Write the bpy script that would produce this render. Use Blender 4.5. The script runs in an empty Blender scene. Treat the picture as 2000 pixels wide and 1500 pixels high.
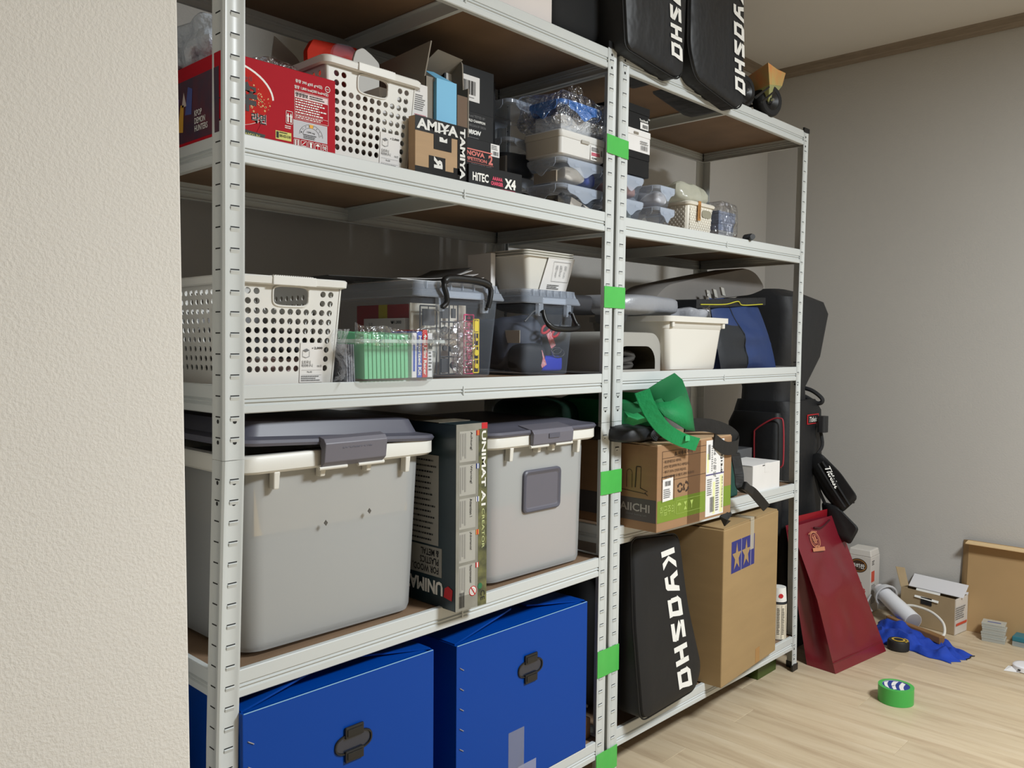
import bpy, math, random
from mathutils import Vector, Matrix, noise
random.seed(7)
SC = bpy.context.scene
COL = SC.collection
V = Vector
PI = math.pi

# ---------------------------------------------------------------- camera, light, exposure
cam_d = bpy.data.cameras.new('camera')
cam = bpy.data.objects.new('camera', cam_d)
COL.objects.link(cam)
SC.camera = cam
cam_d.sensor_fit = 'HORIZONTAL'
cam_d.sensor_width = 36.0
cam_d.lens = 36.0 * 1640.78 / 2000.0
cam_d.clip_start = 0.02
_r = V((0.68762637, -0.72601663, 0.00835606))
_u = V((0.02856987, 0.03855536, 0.99884796))
_f = V((0.7255024, 0.68659547, -0.04725388))
cam.matrix_world = Matrix(((_r.x, _u.x, -_f.x, -0.63185), (_r.y, _u.y, -_f.y, -1.22244), (_r.z, _u.z, -_f.z, 1.0966), (0, 0, 0, 1)))

def area(name, loc, rot, sx, sy, power, color):
    d = bpy.data.lights.new(name, 'AREA')
    d.shape = 'RECTANGLE'; d.size = sx; d.size_y = sy; d.energy = power; d.color = color
    o = bpy.data.objects.new(name, d); COL.objects.link(o)
    o.location = loc; o.rotation_euler = rot
    return o
area('ceiling_lamp_light', (1.20, -1.90, 2.30), (0, 0, 0), 0.50, 0.50, 78, (0.915, 0.97, 1.0))

w = bpy.data.worlds.new('world'); SC.world = w; w.use_nodes = True
w.node_tree.nodes['Background'].inputs[0].default_value = (0.9, 0.93, 1.0, 1)
w.node_tree.nodes['Background'].inputs[1].default_value = 0.05
SC.view_settings.view_transform = 'Standard'
SC.view_settings.look = 'None'
SC.view_settings.gamma = 1.0
SC.view_settings.use_curve_mapping = False
SC.view_settings.exposure = 0.34

# ---------------------------------------------------------------- materials
MATS = {}
def s2l(c):
    return tuple(((x / 255.0) / 12.92 if x / 255.0 <= 0.04045 else (((x / 255.0) + 0.055) / 1.055) ** 2.4) for x in c)
def mat(name, rgb, rough=0.5, metal=0.0, var=0.0, vscale=30.0, bump=0.0, bscale=200.0, alpha=1.0, spec=0.5, stretch=None, sss=0.0, coat=0.0, rgb2=None, detail=3.0, bdist=0.01):
    """rgb in 0-255 sRGB; optional noise between rgb and rgb2 / a value variation; optional noise bump"""
    if name in MATS: return MATS[name]
    m = bpy.data.materials.new(name); m.use_nodes = True
    nt = m.node_tree; n = nt.nodes; b = n['Principled BSDF']
    c = s2l(rgb) + (1,)
    b.inputs['Base Color'].default_value = c
    b.inputs['Roughness'].default_value = rough
    b.inputs['Metallic'].default_value = metal
    b.inputs['Specular IOR Level'].default_value = spec
    b.inputs['Coat Weight'].default_value = coat
    if sss: b.inputs['Subsurface Weight'].default_value = sss; b.inputs['Subsurface Radius'].default_value = (0.02, 0.02, 0.02)
    tc = n.new('ShaderNodeTexCoord')
    src = tc.outputs['Object']
    if stretch:
        mp = n.new('ShaderNodeMapping'); mp.inputs['Scale'].default_value = stretch
        nt.links.new(src, mp.inputs[0]); src = mp.outputs[0]
    if var or rgb2:
        no = n.new('ShaderNodeTexNoise'); no.inputs['Scale'].default_value = vscale; no.inputs['Detail'].default_value = detail
        nt.links.new(src, no.inputs['Vector'])
        cr = n.new('ShaderNodeValToRGB')
        cr.color_ramp.elements[0].position = 0.3; cr.color_ramp.elements[1].position = 0.7
        if rgb2: c2 = s2l(rgb2) + (1,)
        else: c2 = tuple(x * (1 - var) for x in c[:3]) + (1,)
        cr.color_ramp.elements[0].color = c2; cr.color_ramp.elements[1].color = c
        nt.links.new(no.outputs['Fac'], cr.inputs[0]); nt.links.new(cr.outputs[0], b.inputs['Base Color'])
    if bump:
        nb = n.new('ShaderNodeTexNoise'); nb.inputs['Scale'].default_value = bscale; nb.inputs['Detail'].default_value = 4
        nt.links.new(src, nb.inputs['Vector'])
        bp = n.new('ShaderNodeBump'); bp.inputs['Strength'].default_value = bump; bp.inputs['Distance'].default_value = bdist
        nt.links.new(nb.outputs['Fac'], bp.inputs['Height']); nt.links.new(bp.outputs[0], b.inputs['Normal'])
    if alpha < 1: b.inputs['Alpha'].default_value = alpha
    MATS[name] = m
    return m

def clear_plastic(name, rgb, alpha, rough=0.12, bump=0.0, bscale=60, spec=0.6):
    """thin see-through plastic film: mostly transparent, edges denser"""
    if name in MATS: return MATS[name]
    m = mat(name, rgb, rough, spec=spec, bump=bump, bscale=bscale)
    nt = m.node_tree; n = nt.nodes; b = n['Principled BSDF']; out = n['Material Output']
    tr = n.new('ShaderNodeBsdfTransparent'); mx = n.new('ShaderNodeMixShader'); lw = n.new('ShaderNodeLayerWeight')
    lw.inputs['Blend'].default_value = 0.25
    mr = n.new('ShaderNodeMapRange'); mr.inputs['To Min'].default_value = alpha; mr.inputs['To Max'].default_value = min(1, alpha + 0.22)
    nt.links.new(lw.outputs['Facing'], mr.inputs['Value'])
    nt.links.new(mr.outputs[0], mx.inputs[0]); nt.links.new(tr.outputs[0], mx.inputs[1]); nt.links.new(b.outputs[0], mx.inputs[2])
    nt.links.new(mx.outputs[0], out.inputs['Surface'])
    return m

PAINT = mat('white_powder_paint', (207, 211, 210), 0.32, spec=0.45)
DARK = mat('slot_dark', (30, 30, 30), 0.8)
BLACKP = mat('black_plastic', (22, 22, 23), 0.4)
MDF = mat('mdf_board', (142, 116, 92), 0.65, var=0.22, vscale=9, bump=0.05, bscale=300)
CARD = mat('kraft_card', (180, 150, 116), 0.8, var=0.10, vscale=6, stretch=(1, 1, 10), bump=0.04, bscale=120)
CARD3 = mat('kraft_card_brown', (160, 124, 90), 0.8, var=0.08, vscale=6, stretch=(1, 1, 10), bump=0.04, bscale=120)
CARD2 = mat('kraft_card_pale', (166, 138, 96), 0.8, var=0.08, vscale=5, stretch=(1, 1, 6), bump=0.03, bscale=90)
GREYCARD = mat('grey_card', (140, 132, 120), 0.8, var=0.08, vscale=8)
WHITEP = mat('white_plastic', (230, 229, 224), 0.38, spec=0.4)
CREAM = mat('cream_plastic', (230, 225, 212), 0.4)
TUBW = mat('ivory_plastic', (224, 221, 213), 0.4)
PAPER = mat('white_paper', (232, 230, 228), 0.75, var=0.03, vscale=20)
INK = mat('black_ink', (28, 28, 30), 0.7)
GREYINK = mat('grey_ink', (120, 120, 122), 0.7)
WHITEINK = mat('white_ink', (238, 237, 232), 0.55)
REDINK = mat('red_ink', (196, 32, 40), 0.6)
BLACKCARD = mat('black_card', (30, 31, 33), 0.45, var=0.15, vscale=12, spec=.25)
CLEAR = clear_plastic('clear_plastic', (190, 204, 224), 0.06)
CLEARLID = clear_plastic('clear_plastic_lid', (206, 218, 236), 0.30)
def film(name, fac, rough=.10, bump=1.0, bscale=28):
    """crinkled cling film: clear with sharp glints"""
    m = bpy.data.materials.new(name); m.use_nodes = True; nt = m.node_tree; n = nt.nodes; n.remove(n['Principled BSDF']); out = n['Material Output']
    tr = n.new('ShaderNodeBsdfTransparent'); gl = n.new('ShaderNodeBsdfGlossy'); gl.inputs['Roughness'].default_value = rough; gl.inputs['Color'].default_value = (.9, .93, 1, 1)
    mx = n.new('ShaderNodeMixShader'); lw = n.new('ShaderNodeLayerWeight'); lw.inputs['Blend'].default_value = .35; mr = n.new('ShaderNodeMapRange'); mr.inputs['To Min'].default_value = fac; mr.inputs['To Max'].default_value = min(1, fac + .5)
    tc = n.new('ShaderNodeTexCoord'); no = n.new('ShaderNodeTexNoise'); no.inputs['Scale'].default_value = bscale; no.inputs['Detail'].default_value = 3; no.inputs['Distortion'].default_value = 1.2
    bp = n.new('ShaderNodeBump'); bp.inputs['Strength'].default_value = bump; bp.inputs['Distance'].default_value = .03
    L_ = nt.links.new; L_(tc.outputs['Object'], no.inputs['Vector']); L_(no.outputs['Fac'], bp.inputs['Height']); L_(bp.outputs[0], gl.inputs['Normal']); L_(bp.outputs[0], lw.inputs['Normal'])
    L_(lw.outputs['Facing'], mr.inputs['Value']); L_(mr.outputs[0], mx.inputs[0]); L_(tr.outputs[0], mx.inputs[1]); L_(gl.outputs[0], mx.inputs[2]); L_(mx.outputs[0], out.inputs['Surface'])
    MATS[name] = m; return m
FILM = film('clear_film', .13)
GREENTAPE = mat('green_tape', (88, 200, 92), 0.35, var=0.12, vscale=18, alpha=0.93)
BLACKFAB = mat('black_fabric', (30, 32, 36), 0.5, var=0.3, vscale=6, bump=.55, bscale=5, stretch=(1.2, 1, .9), spec=.5, bdist=.04)
BLUECORR = mat('blue_corrugated_plastic', (0, 66, 158), 0.42, spec=0.22)

# ---------------------------------------------------------------- geometry helpers
class G:
    def __init__(s): s.v = []; s.f = []
    def add(s, vs, fs):
        b = len(s.v); s.v += [V(x) for x in vs]; s.f += [tuple(b + i for i in f) for f in fs]; return s
    def box(s, x0, x1, y0, y1, z0, z1):
        return s.add([(x0, y0, z0), (x1, y0, z0), (x1, y1, z0), (x0, y1, z0), (x0, y0, z1), (x1, y0, z1), (x1, y1, z1), (x0, y1, z1)],
                     [(3, 2, 1, 0), (4, 5, 6, 7), (0, 1, 5, 4), (1, 2, 6, 5), (2, 3, 7, 6), (3, 0, 4, 7)])
    def slab(s, pts, vec):
        """polygon pts extruded by vec"""
        n = len(pts); vec = V(vec)
        a = [V(p) for p in pts]; b = [p + vec for p in a]
        return s.add(a + b, [tuple(range(n)), tuple(range(2 * n - 1, n - 1, -1))] + [(i, i + n, (i + 1) % n + n, (i + 1) % n) for i in range(n)])
    def loft(s, rings, c0=True, c1=True, closed=True):
        n = len(rings[0]); fs = []
        vs = [p for r in rings for p in r]
        for k in range(len(rings) - 1):
            for i in range(n if closed else n - 1):
                j = (i + 1) % n
                fs.append((k * n + i, k * n + j, (k + 1) * n + j, (k + 1) * n + i))
        if c0: fs.append(tuple(range(n - 1, -1, -1)))
        if c1: fs.append(tuple(range((len(rings) - 1) * n, len(rings) * n)))
        return s.add(vs, fs)
    def tube(s, path, r, n=8, closed=False):
        P = [V(p) for p in path]; rings = []; m = len(P)
        up = None
        for i, p in enumerate(P):
            a = P[(i - 1) % m] if (i or closed) else P[i]; b = P[(i + 1) % m] if (i < m - 1 or closed) else P[i]
            t = (b - a).normalized() if (b - a).length > 1e-9 else V((0, 0, 1))
            if up is None: up = t.orthogonal().normalized()
            up = (up - t * up.dot(t)); up = up.normalized() if up.length > 1e-6 else t.orthogonal().normalized()
            w_ = t.cross(up); rr = r[i] if isinstance(r, (list, tuple)) else r
            rings.append([p + (up * math.cos(2 * PI * k / n) + w_ * math.sin(2 * PI * k / n)) * rr for k in range(n)])
        if closed: rings.append(rings[0]); return s.loft(rings, False, False)
        return s.loft(rings)
    def cyl(s, p0, p1, r0, r1=None, n=20):
        r1 = r0 if r1 is None else r1
        p0 = V(p0); p1 = V(p1); t = (p1 - p0).normalized(); a = t.orthogonal().normalized(); b = t.cross(a)
        rr = lambda p, r: [p + (a * math.cos(2 * PI * k / n) + b * math.sin(2 * PI * k / n)) * r for k in range(n)]
        return s.loft([rr(p0, r0), rr(p1, r1)])
    def build(s, name, m, parent=None, smooth=False, bevel=0, seg=2, solid=0, subsurf=0, local=False, label=None, kind=None):
        vs = s.v; loc = V((0, 0, 0))
        if parent is not None:
            root = parent
            while root.parent: root = root.parent
            if not local:
                inv = root.matrix_basis.inverted(); vs = [inv @ p for p in vs]
        else:
            xs = [p.x for p in vs]; ys = [p.y for p in vs]; zs = [p.z for p in vs]
            loc = V(((min(xs) + max(xs)) / 2, (min(ys) + max(ys)) / 2, min(zs))); vs = [p - loc for p in vs]
        me = bpy.data.meshes.new(name); me.from_pydata([tuple(p) for p in vs], [], s.f); me.update()
        if smooth:
            me.polygons.foreach_set('use_smooth', [True] * len(me.polygons))
            try: me.set_sharp_from_angle(angle=math.radians(42))
            except Exception: pass
        me.materials.append(m)
        o = bpy.data.objects.new(name, me); COL.objects.link(o); o.location = loc
        if parent is not None: o.parent = parent
        if bevel:
            b = o.modifiers.new('b', 'BEVEL'); b.width = bevel; b.segments = seg; b.limit_method = 'ANGLE'; b.angle_limit = math.radians(40)
        if solid:
            b = o.modifiers.new('s', 'SOLIDIFY'); b.thickness = solid; b.offset = 0
        if subsurf:
            b = o.modifiers.new('ss', 'SUBSURF'); b.levels = subsurf; b.render_levels = subsurf
        if label: o['label'] = label
        if kind: o['kind'] = kind
        return o

def rr(x0, x1, y0, y1, r, z, n=5):
    """rounded rectangle ring at height z"""
    r = min(r, (x1 - x0) / 2 - 1e-5, (y1 - y0) / 2 - 1e-5); out = []
    for cx, cy, a in ((x1 - r, y0 + r, -90), (x1 - r, y1 - r, 0), (x0 + r, y1 - r, 90), (x0 + r, y0 + r, 180)):
        for k in range(n + 1):
            t = math.radians(a + 90 * k / n); out.append(V((cx + r * math.cos(t), cy + r * math.sin(t), z)))
    return out
def round_poly(pts, r, n=4):
    out = []; m = len(pts)
    for i in range(m):
        p = V(pts[i]); a = V(pts[i - 1]); b = V(pts[(i + 1) % m])
        rad = r[i] if isinstance(r, (list, tuple)) else r
        da = (a - p); db = (b - p); l = min(rad, da.length * 0.45, db.length * 0.45)
        p0 = p + da.normalized() * l; p1 = p + db.normalized() * l
        for k in range(n + 1):
            t = k / n; out.append(p0 * (1 - t) ** 2 + p * 2 * t * (1 - t) + p1 * t * t)
    return out
def spline(pts, n=6):
    P = [V(p) for p in pts]; P = [P[0] * 2 - P[1]] + P + [P[-1] * 2 - P[-2]]; out = []
    for i in range(1, len(P) - 2):
        for k in range(n):
            t = k / n; a, b, c, d = P[i - 1], P[i], P[i + 1], P[i + 2]
            out.append(0.5 * ((2 * b) + (c - a) * t + (2 * a - 5 * b + 4 * c - d) * t * t + (3 * b - a - 3 * c + d) * t ** 3))
    out.append(P[-2]); return out

def thing(name, label, cat, loc=(0, 0, 0), rz=0.0, group=None):
    o = bpy.data.objects.new(name, None); COL.objects.link(o)
    o.empty_display_size = 0.02
    o.matrix_basis = Matrix.Translation(V(loc)) @ Matrix.Rotation(rz, 4, 'Z')
    return tag(o, label, cat, group)
def tag(o, label, cat, group=None):
    o['label'] = label; o['category'] = cat
    if group: o['group'] = group
    return o
def dup(root, off, label=None, rz=0.0):
    c = root.copy(); COL.objects.link(c)
    c.matrix_basis = Matrix.Translation(V(off)) @ root.matrix_basis @ Matrix.Rotation(rz, 4, 'Z')
    if label: c['label'] = label
    def rec(a, b):
        for ch in a.children:
            d = ch.copy(); COL.objects.link(d); d.parent = b; rec(ch, d)
    rec(root, c); return c

X_, Y_, Z_ = V((1, 0, 0)), V((0, 1, 0)), V((0, 0, 1))
FR = (X_, Z_)          # upright print on a front face (facing -Y)
FRD = (-Z_, X_)        # print on a front face reading downwards
LF = (-Y_, Z_)         # upright print on a left face (facing -X)
LFU = (Y_, -Z_)        # upside-down print on a left face
TXC = {}
def text(parent, body, o, uv, w_, h_, m, name='print', bold=0.0, shear=0.0, local=False, lift=0.0006, space=1.0):
    """flat lettering fitted into a w x h box whose lower left corner is o"""
    u, v = V(uv[0]), V(uv[1]); nrm = u.cross(v).normalized(); o = V(o)
    key = (body, bold, shear, space)
    if key not in TXC:
        c = bpy.data.curves.new('t', 'FONT'); c.body = body; c.offset = bold; c.shear = shear; c.resolution_u = 2; c.space_character = space
        c.space_line = 0.9
        tmp = bpy.data.objects.new('t', c); me = bpy.data.meshes.new_from_object(tmp)
        vs = [(p.co.x, p.co.y) for p in me.vertices]; fs = [tuple(p.vertices) for p in me.polygons]
        bpy.data.objects.remove(tmp); bpy.data.curves.remove(c); bpy.data.meshes.remove(me)
        TXC[key] = (vs, fs)
    vs, fs = TXC[key]
    x0 = min(p[0] for p in vs); x1 = max(p[0] for p in vs); y0 = min(p[1] for p in vs); y1 = max(p[1] for p in vs)
    g = G(); g.add([o + u * ((p[0] - x0) / (x1 - x0) * w_) + v * ((p[1] - y0) / max(y1 - y0, 1e-6) * h_) + nrm * lift for p in vs], fs)
    return g.build(name, m, parent, local=local)
def card(parent, o, uv, w_, h_, m, name='sticker', t=0.0004, local=False, r=0.0, label=None):
    u, v = V(uv[0]), V(uv[1]); nrm = u.cross(v).normalized(); o = V(o)
    pts = [o, o + u * w_, o + u * w_ + v * h_, o + v * h_]
    if r: pts = round_poly(pts, r)
    return G().slab([p for p in pts], nrm * t).build(name, m, parent, local=local, label=label)
def polys(parent, o, uv, ps, sx, sy, m, name='print', lift=0.0008, local=False, surf=None):
    """flat polygons given in unit coordinates"""
    u, v = V(uv[0]), V(uv[1]); nrm = u.cross(v).normalized(); o = V(o); g = G()
    for p in ps:
        q = [o + u * (a * sx) + v * (b * sy) + nrm * lift for a, b in p]
        if surf: q = [surf(x) for x in q]
        g.add(q, [tuple(range(len(q)))])
    return g.build(name, m, parent, local=local)
def barcode(parent, o, uv, w_, h_, m=INK, seed=1, lift=0.0007):
    rnd = random.Random(seed); x = 0; ps = []
    while x < 1:
        a = rnd.choice((0.015, 0.03, 0.045)); ps.append([(x, 0), (min(1, x + a), 0), (min(1, x + a), 1), (x, 1)]); x += a + rnd.choice((0.02, 0.03, 0.04))
    return polys(parent, o, uv, ps, w_, h_, m, 'barcode', lift)
def fineprint(parent, o, uv, w_, h_, rows, m, seed=3, lift=0.0007, fill=0.5):
    """rows of tiny print, too small to read: short word marks"""
    rnd = random.Random(seed); ps = []
    for k in range(rows):
        y = 1 - (k + 0.8) / rows; hh = fill / rows; x = 0; end = rnd.uniform(0.7, 1.0)
        while x < end:
            a = rnd.uniform(0.03, 0.10); b = min(end, x + a); ps.append([(x, y), (b, y), (b, y + hh), (x, y + hh)]); x = b + 0.02
    return polys(parent, o, uv, ps, w_, h_, m, 'fine_print', lift)
def ring_poly(cx, cy, r0, r1, n=24, a0=0, a1=360, asp=1.0):
    ps = []
    for k in range(n):
        t0 = math.radians(a0 + (a1 - a0) * k / n); t1 = math.radians(a0 + (a1 - a0) * (k + 1) / n)
        ps.append([(cx + r0 * math.cos(t0) * asp, cy + r0 * math.sin(t0)), (cx + r1 * math.cos(t0) * asp, cy + r1 * math.sin(t0)), (cx + r1 * math.cos(t1) * asp, cy + r1 * math.sin(t1)), (cx + r0 * math.cos(t1) * asp, cy + r0 * math.sin(t1))])
    return ps
def disc_poly(cx, cy, r, n=20, asp=1.0): return [[(cx + r * math.cos(2 * PI * k / n) * asp, cy + r * math.sin(2 * PI * k / n)) for k in range(n)]]

def lump(name, c, size, m, parent=None, p=0.55, amp=0.12, freq=18, seed=0, nu=28, nv=16, smooth=True, label=None, flat=False):
    """a soft crumpled body: superellipsoid with noise"""
    g = G(); rings = []; sx, sy, sz = size[0] / 2, size[1] / 2, size[2] / 2; c = V(c)
    sp = lambda t: math.copysign(abs(t) ** p, t)
    for j in range(1, nv):
        ph = -PI / 2 + PI * j / nv; ring = []
        for i in range(nu):
            th = 2 * PI * i / nu
            q = V((sp(math.cos(ph)) * sp(math.cos(th)) * sx, sp(math.cos(ph)) * sp(math.sin(th)) * sy, sp(math.sin(ph)) * sz))
            k = 1 + amp * noise.noise(V((q.x * freq + seed, q.y * freq, q.z * freq)))
            q = V((q.x * k, q.y * k, q.z * k))
            if flat and q.z < -sz * 0.93: q.z = -sz
            ring.append(c + q)
        rings.append(ring)
    g.loft(rings)
    zmin = min(v.z for v in g.v); dz = (c.z - sz) - zmin
    for v in g.v: v.z += dz
    return g.build(name, m, parent, smooth=smooth, label=label)

def sheet(P, nu, nv):
    """grid surface from function P(u,v)"""
    g = G(); g.add([P(i / nu, j / nv) for j in range(nv + 1) for i in range(nu + 1)],
                   [(j * (nu + 1) + i, j * (nu + 1) + i + 1, (j + 1) * (nu + 1) + i + 1, (j + 1) * (nu + 1) + i) for j in range(nv) for i in range(nu)])
    return g
def quadmap(a, b, c, d):
    """bilinear patch a(0,0) b(1,0) c(1,1) d(0,1)"""
    a, b, c, d = map(V, (a, b, c, d))
    return lambda u, v: a * (1 - u) * (1 - v) + b * u * (1 - v) + c * u * v + d * (1 - u) * v

# ---------------------------------------------------------------- the room
def setting(o): o['kind'] = 'structure'; return o
WALL = mat('wallpaper_grey', (190, 187, 182), 0.95, var=0.03, vscale=3, bump=0.10, bscale=160, spec=.1)
WALLB = mat('unseen_wall_darkened', (120, 112, 102), 0.95, spec=.1)  # for the unseen walls, darkened to cut bounce light
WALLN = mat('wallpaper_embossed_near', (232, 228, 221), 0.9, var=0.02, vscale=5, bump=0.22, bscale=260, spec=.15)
CEIL = mat('ceiling_paper', (222, 218, 212), 0.9, var=0.02, vscale=3)
TRIM = mat('trim_wood_foil', (150, 136, 120), 0.55, var=0.2, vscale=14, stretch=(1, 1, 8))
SKIRT = mat('skirting_foil', (168, 160, 146), 0.5)
XW, YW, ZC = 2.972, 0.598, 2.333
XL, YF = -1.5, -3.0
setting(G().box(XL, XW + .1, YW, YW + .1, -.02, ZC).build('wall_back', WALL))
setting(G().box(XW, XW + .1, YF, YW, -.02, ZC).build('wall_right', WALL))
g = G(); g.add([(XL, -.06, -.001), (-.0765, -.06, -.001), (-.0765, YW, -.001), (XL, YW, -.001), (XL, -.06, ZC), (-.0935, -.06, ZC), (-.0935, YW, ZC), (XL, YW, ZC)], [(3, 2, 1, 0), (4, 5, 6, 7), (0, 1, 5, 4), (1, 2, 6, 5), (2, 3, 7, 6), (3, 0, 4, 7)])
setting(g.build('wall_left', WALLN, bevel=.003))
setting(G().box(XL - .1, XL, YF, -.06, -.02, ZC).build('wall_side', WALLB))
setting(G().box(XL - .1, XW + .1, YF - .1, YF, -.02, ZC).build('wall_front', WALLB))
setting(G().box(XL - .1, XW + .1, YF - .1, YW + .1, ZC, ZC + .05).build('ceiling', CEIL))
# crown mouldings: stepped profile
def crown(name, a, b, inward):
    a, b, i = V(a), V(b), V(inward); g = G(); prof = [(0, 0), (.0, -.042), (.008, -.042), (.012, -.03), (.016, -.026), (.02, -.008), (.024, 0)]
    g.loft([[p + i * q[0] + Z_ * q[1] for q in prof] for p in (a, b)]); return setting(g.build(name, TRIM))
crown('trim_1', (XW, YF, ZC), (XW, YW, ZC), (-1, 0, 0))
crown('trim_2', (-.08, YW, ZC), (XW, YW, ZC), (0, -1, 0))
def skirting(name, a, b, inward):
    a, b, i = V(a), V(b), V(inward); g = G(); prof = [(0, 0), (.014, 0), (.014, .068), (.010, .076), (0, .079)]
    g.loft([[p + i * q[0] + Z_ * q[1] for q in prof] for p in (a, b)]); return setting(g.build(name, SKIRT))
skirting('baseboard_right', (XW, YF, 0), (XW, YW, 0), (-1, 0, 0))
skirting('baseboard_back', (-.0795, YW, 0), (XW - .014, YW, 0), (0, -1, 0))

# floor: sub-floor slab with laminate planks running front to back
def wood_floor_mat():
    m = mat('oak_laminate', (205, 182, 148), 0.42, spec=0.35); nt = m.node_tree; n = nt.nodes; b = n['Principled BSDF']
    tc = n.new('ShaderNodeTexCoord'); oi = n.new('ShaderNodeObjectInfo'); mp = n.new('ShaderNodeMapping'); mp.inputs['Scale'].default_value = (14, 1.3, 1)
    cb = n.new('ShaderNodeCombineXYZ'); mu = n.new('ShaderNodeMath'); mu.operation = 'MULTIPLY'; mu.inputs[1].default_value = 37.0
    nt.links.new(oi.outputs['Random'], mu.inputs[0]); nt.links.new(mu.outputs[0], cb.inputs[0]); nt.links.new(mu.outputs[0], cb.inputs[1])
    nt.links.new(tc.outputs['Object'], mp.inputs[0]); nt.links.new(cb.outputs[0], mp.inputs['Location'])
    no = n.new('ShaderNodeTexNoise'); no.inputs['Scale'].default_value = 1.6; no.inputs['Detail'].default_value = 7; no.inputs['Roughness'].default_value = .62; no.inputs['Distortion'].default_value = .5
    nt.links.new(mp.outputs[0], no.inputs['Vector'])
    cr = n.new('ShaderNodeValToRGB'); e = cr.color_ramp.elements
    e[0].position = .3; e[0].color = s2l((182, 160, 132)) + (1,); e[1].position = .72; e[1].color = s2l((214, 197, 170)) + (1,)
    e2 = cr.color_ramp.elements.new(.5); e2.color = s2l((203, 184, 154)) + (1,)
    nt.links.new(no.outputs['Fac'], cr.inputs[0])
    hs = n.new('ShaderNodeHueSaturation'); mr = n.new('ShaderNodeMapRange'); mr.inputs['To Min'].default_value = .93; mr.inputs['To Max'].default_value = 1.05
    nt.links.new(oi.outputs['Random'], mr.inputs['Value']); nt.links.new(mr.outputs[0], hs.inputs['Value']); nt.links.new(cr.outputs[0], hs.inputs['Color'])
    nt.links.new(hs.outputs[0], b.inputs['Base Color'])
    bp = n.new('ShaderNodeBump'); bp.inputs['Strength'].default_value = .08; bp.inputs['Distance'].default_value = .01
    nt.links.new(no.outputs['Fac'], bp.inputs['Height']); nt.links.new(bp.outputs[0], b.inputs['Normal'])
    return m
OAK = wood_floor_mat()
floor = setting(G().box(XL - .1, XW + .1, YF - .1, YW + .1, -.03, -.004).build('floor', mat('subfloor', (96, 80, 62), .9)))
PW, PL = .118, .80
plank0 = None; col = 0; x = XL
while x < XW:
    y = YF - random.uniform(0, PL)
    while y < YW:
        y0 = max(y, YF); y1 = min(y + PL, YW); x1 = min(x + PW, XW)
        if y1 - y0 > .03 and x1 - x > .01:
            full = abs(y1 - y0 - PL) < 1e-6 and abs(x1 - x - PW) < 1e-6
            if full and plank0 is not None: p = plank0.copy(); COL.objects.link(p)
            else:
                e = .0005; p = G().box(0, x1 - x - e, 0, y1 - y0 - e, -.008, 0).build('plank', OAK, floor, local=True, bevel=.0006, seg=1)
                if full: plank0 = p
            p.location = V((x, y0, 0)) - floor.location; p.parent = floor
        y += PL
    x += PW; col += 1

# ---------------------------------------------------------------- the two boltless shelving racks
def lerp_tab(tab, z):
    for (a, xa), (b, xb) in zip(tab, tab[1:]):
        if z <= b or (b, xb) == tab[-1]: return xa + (xb - xa) * (z - a) / (b - a)
DEP = 0.40
def angle_profile(sx, sy):
    """outer line of one angle upright, from the end of the X flange round the corner to the end of the Y flange, then back inside"""
    w_ = .036; t = .0016
    o = [(w_, 0), (w_ - .004, 0), (w_ - .006, .0014), (.0105, .0014), (.0085, 0), (.003, 0), (0, .003), (0, .0085), (.0014, .0105), (.0014, w_ - .006), (0, w_ - .004), (0, w_)]
    i = [(t, w_), (t, w_ - .004), (t + .0014, w_ - .006), (t + .0014, .0115), (t, .0095), (t + .001, .004), (.004, t + .001), (.0095, t), (.0115, t + .0014), (w_ - .006, t + .0014), (w_ - .004, t), (w_, t)]
    pr = [(a * sx, b * sy) for a, b in o + i]
    return pr if sx * sy > 0 else pr[::-1]
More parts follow.
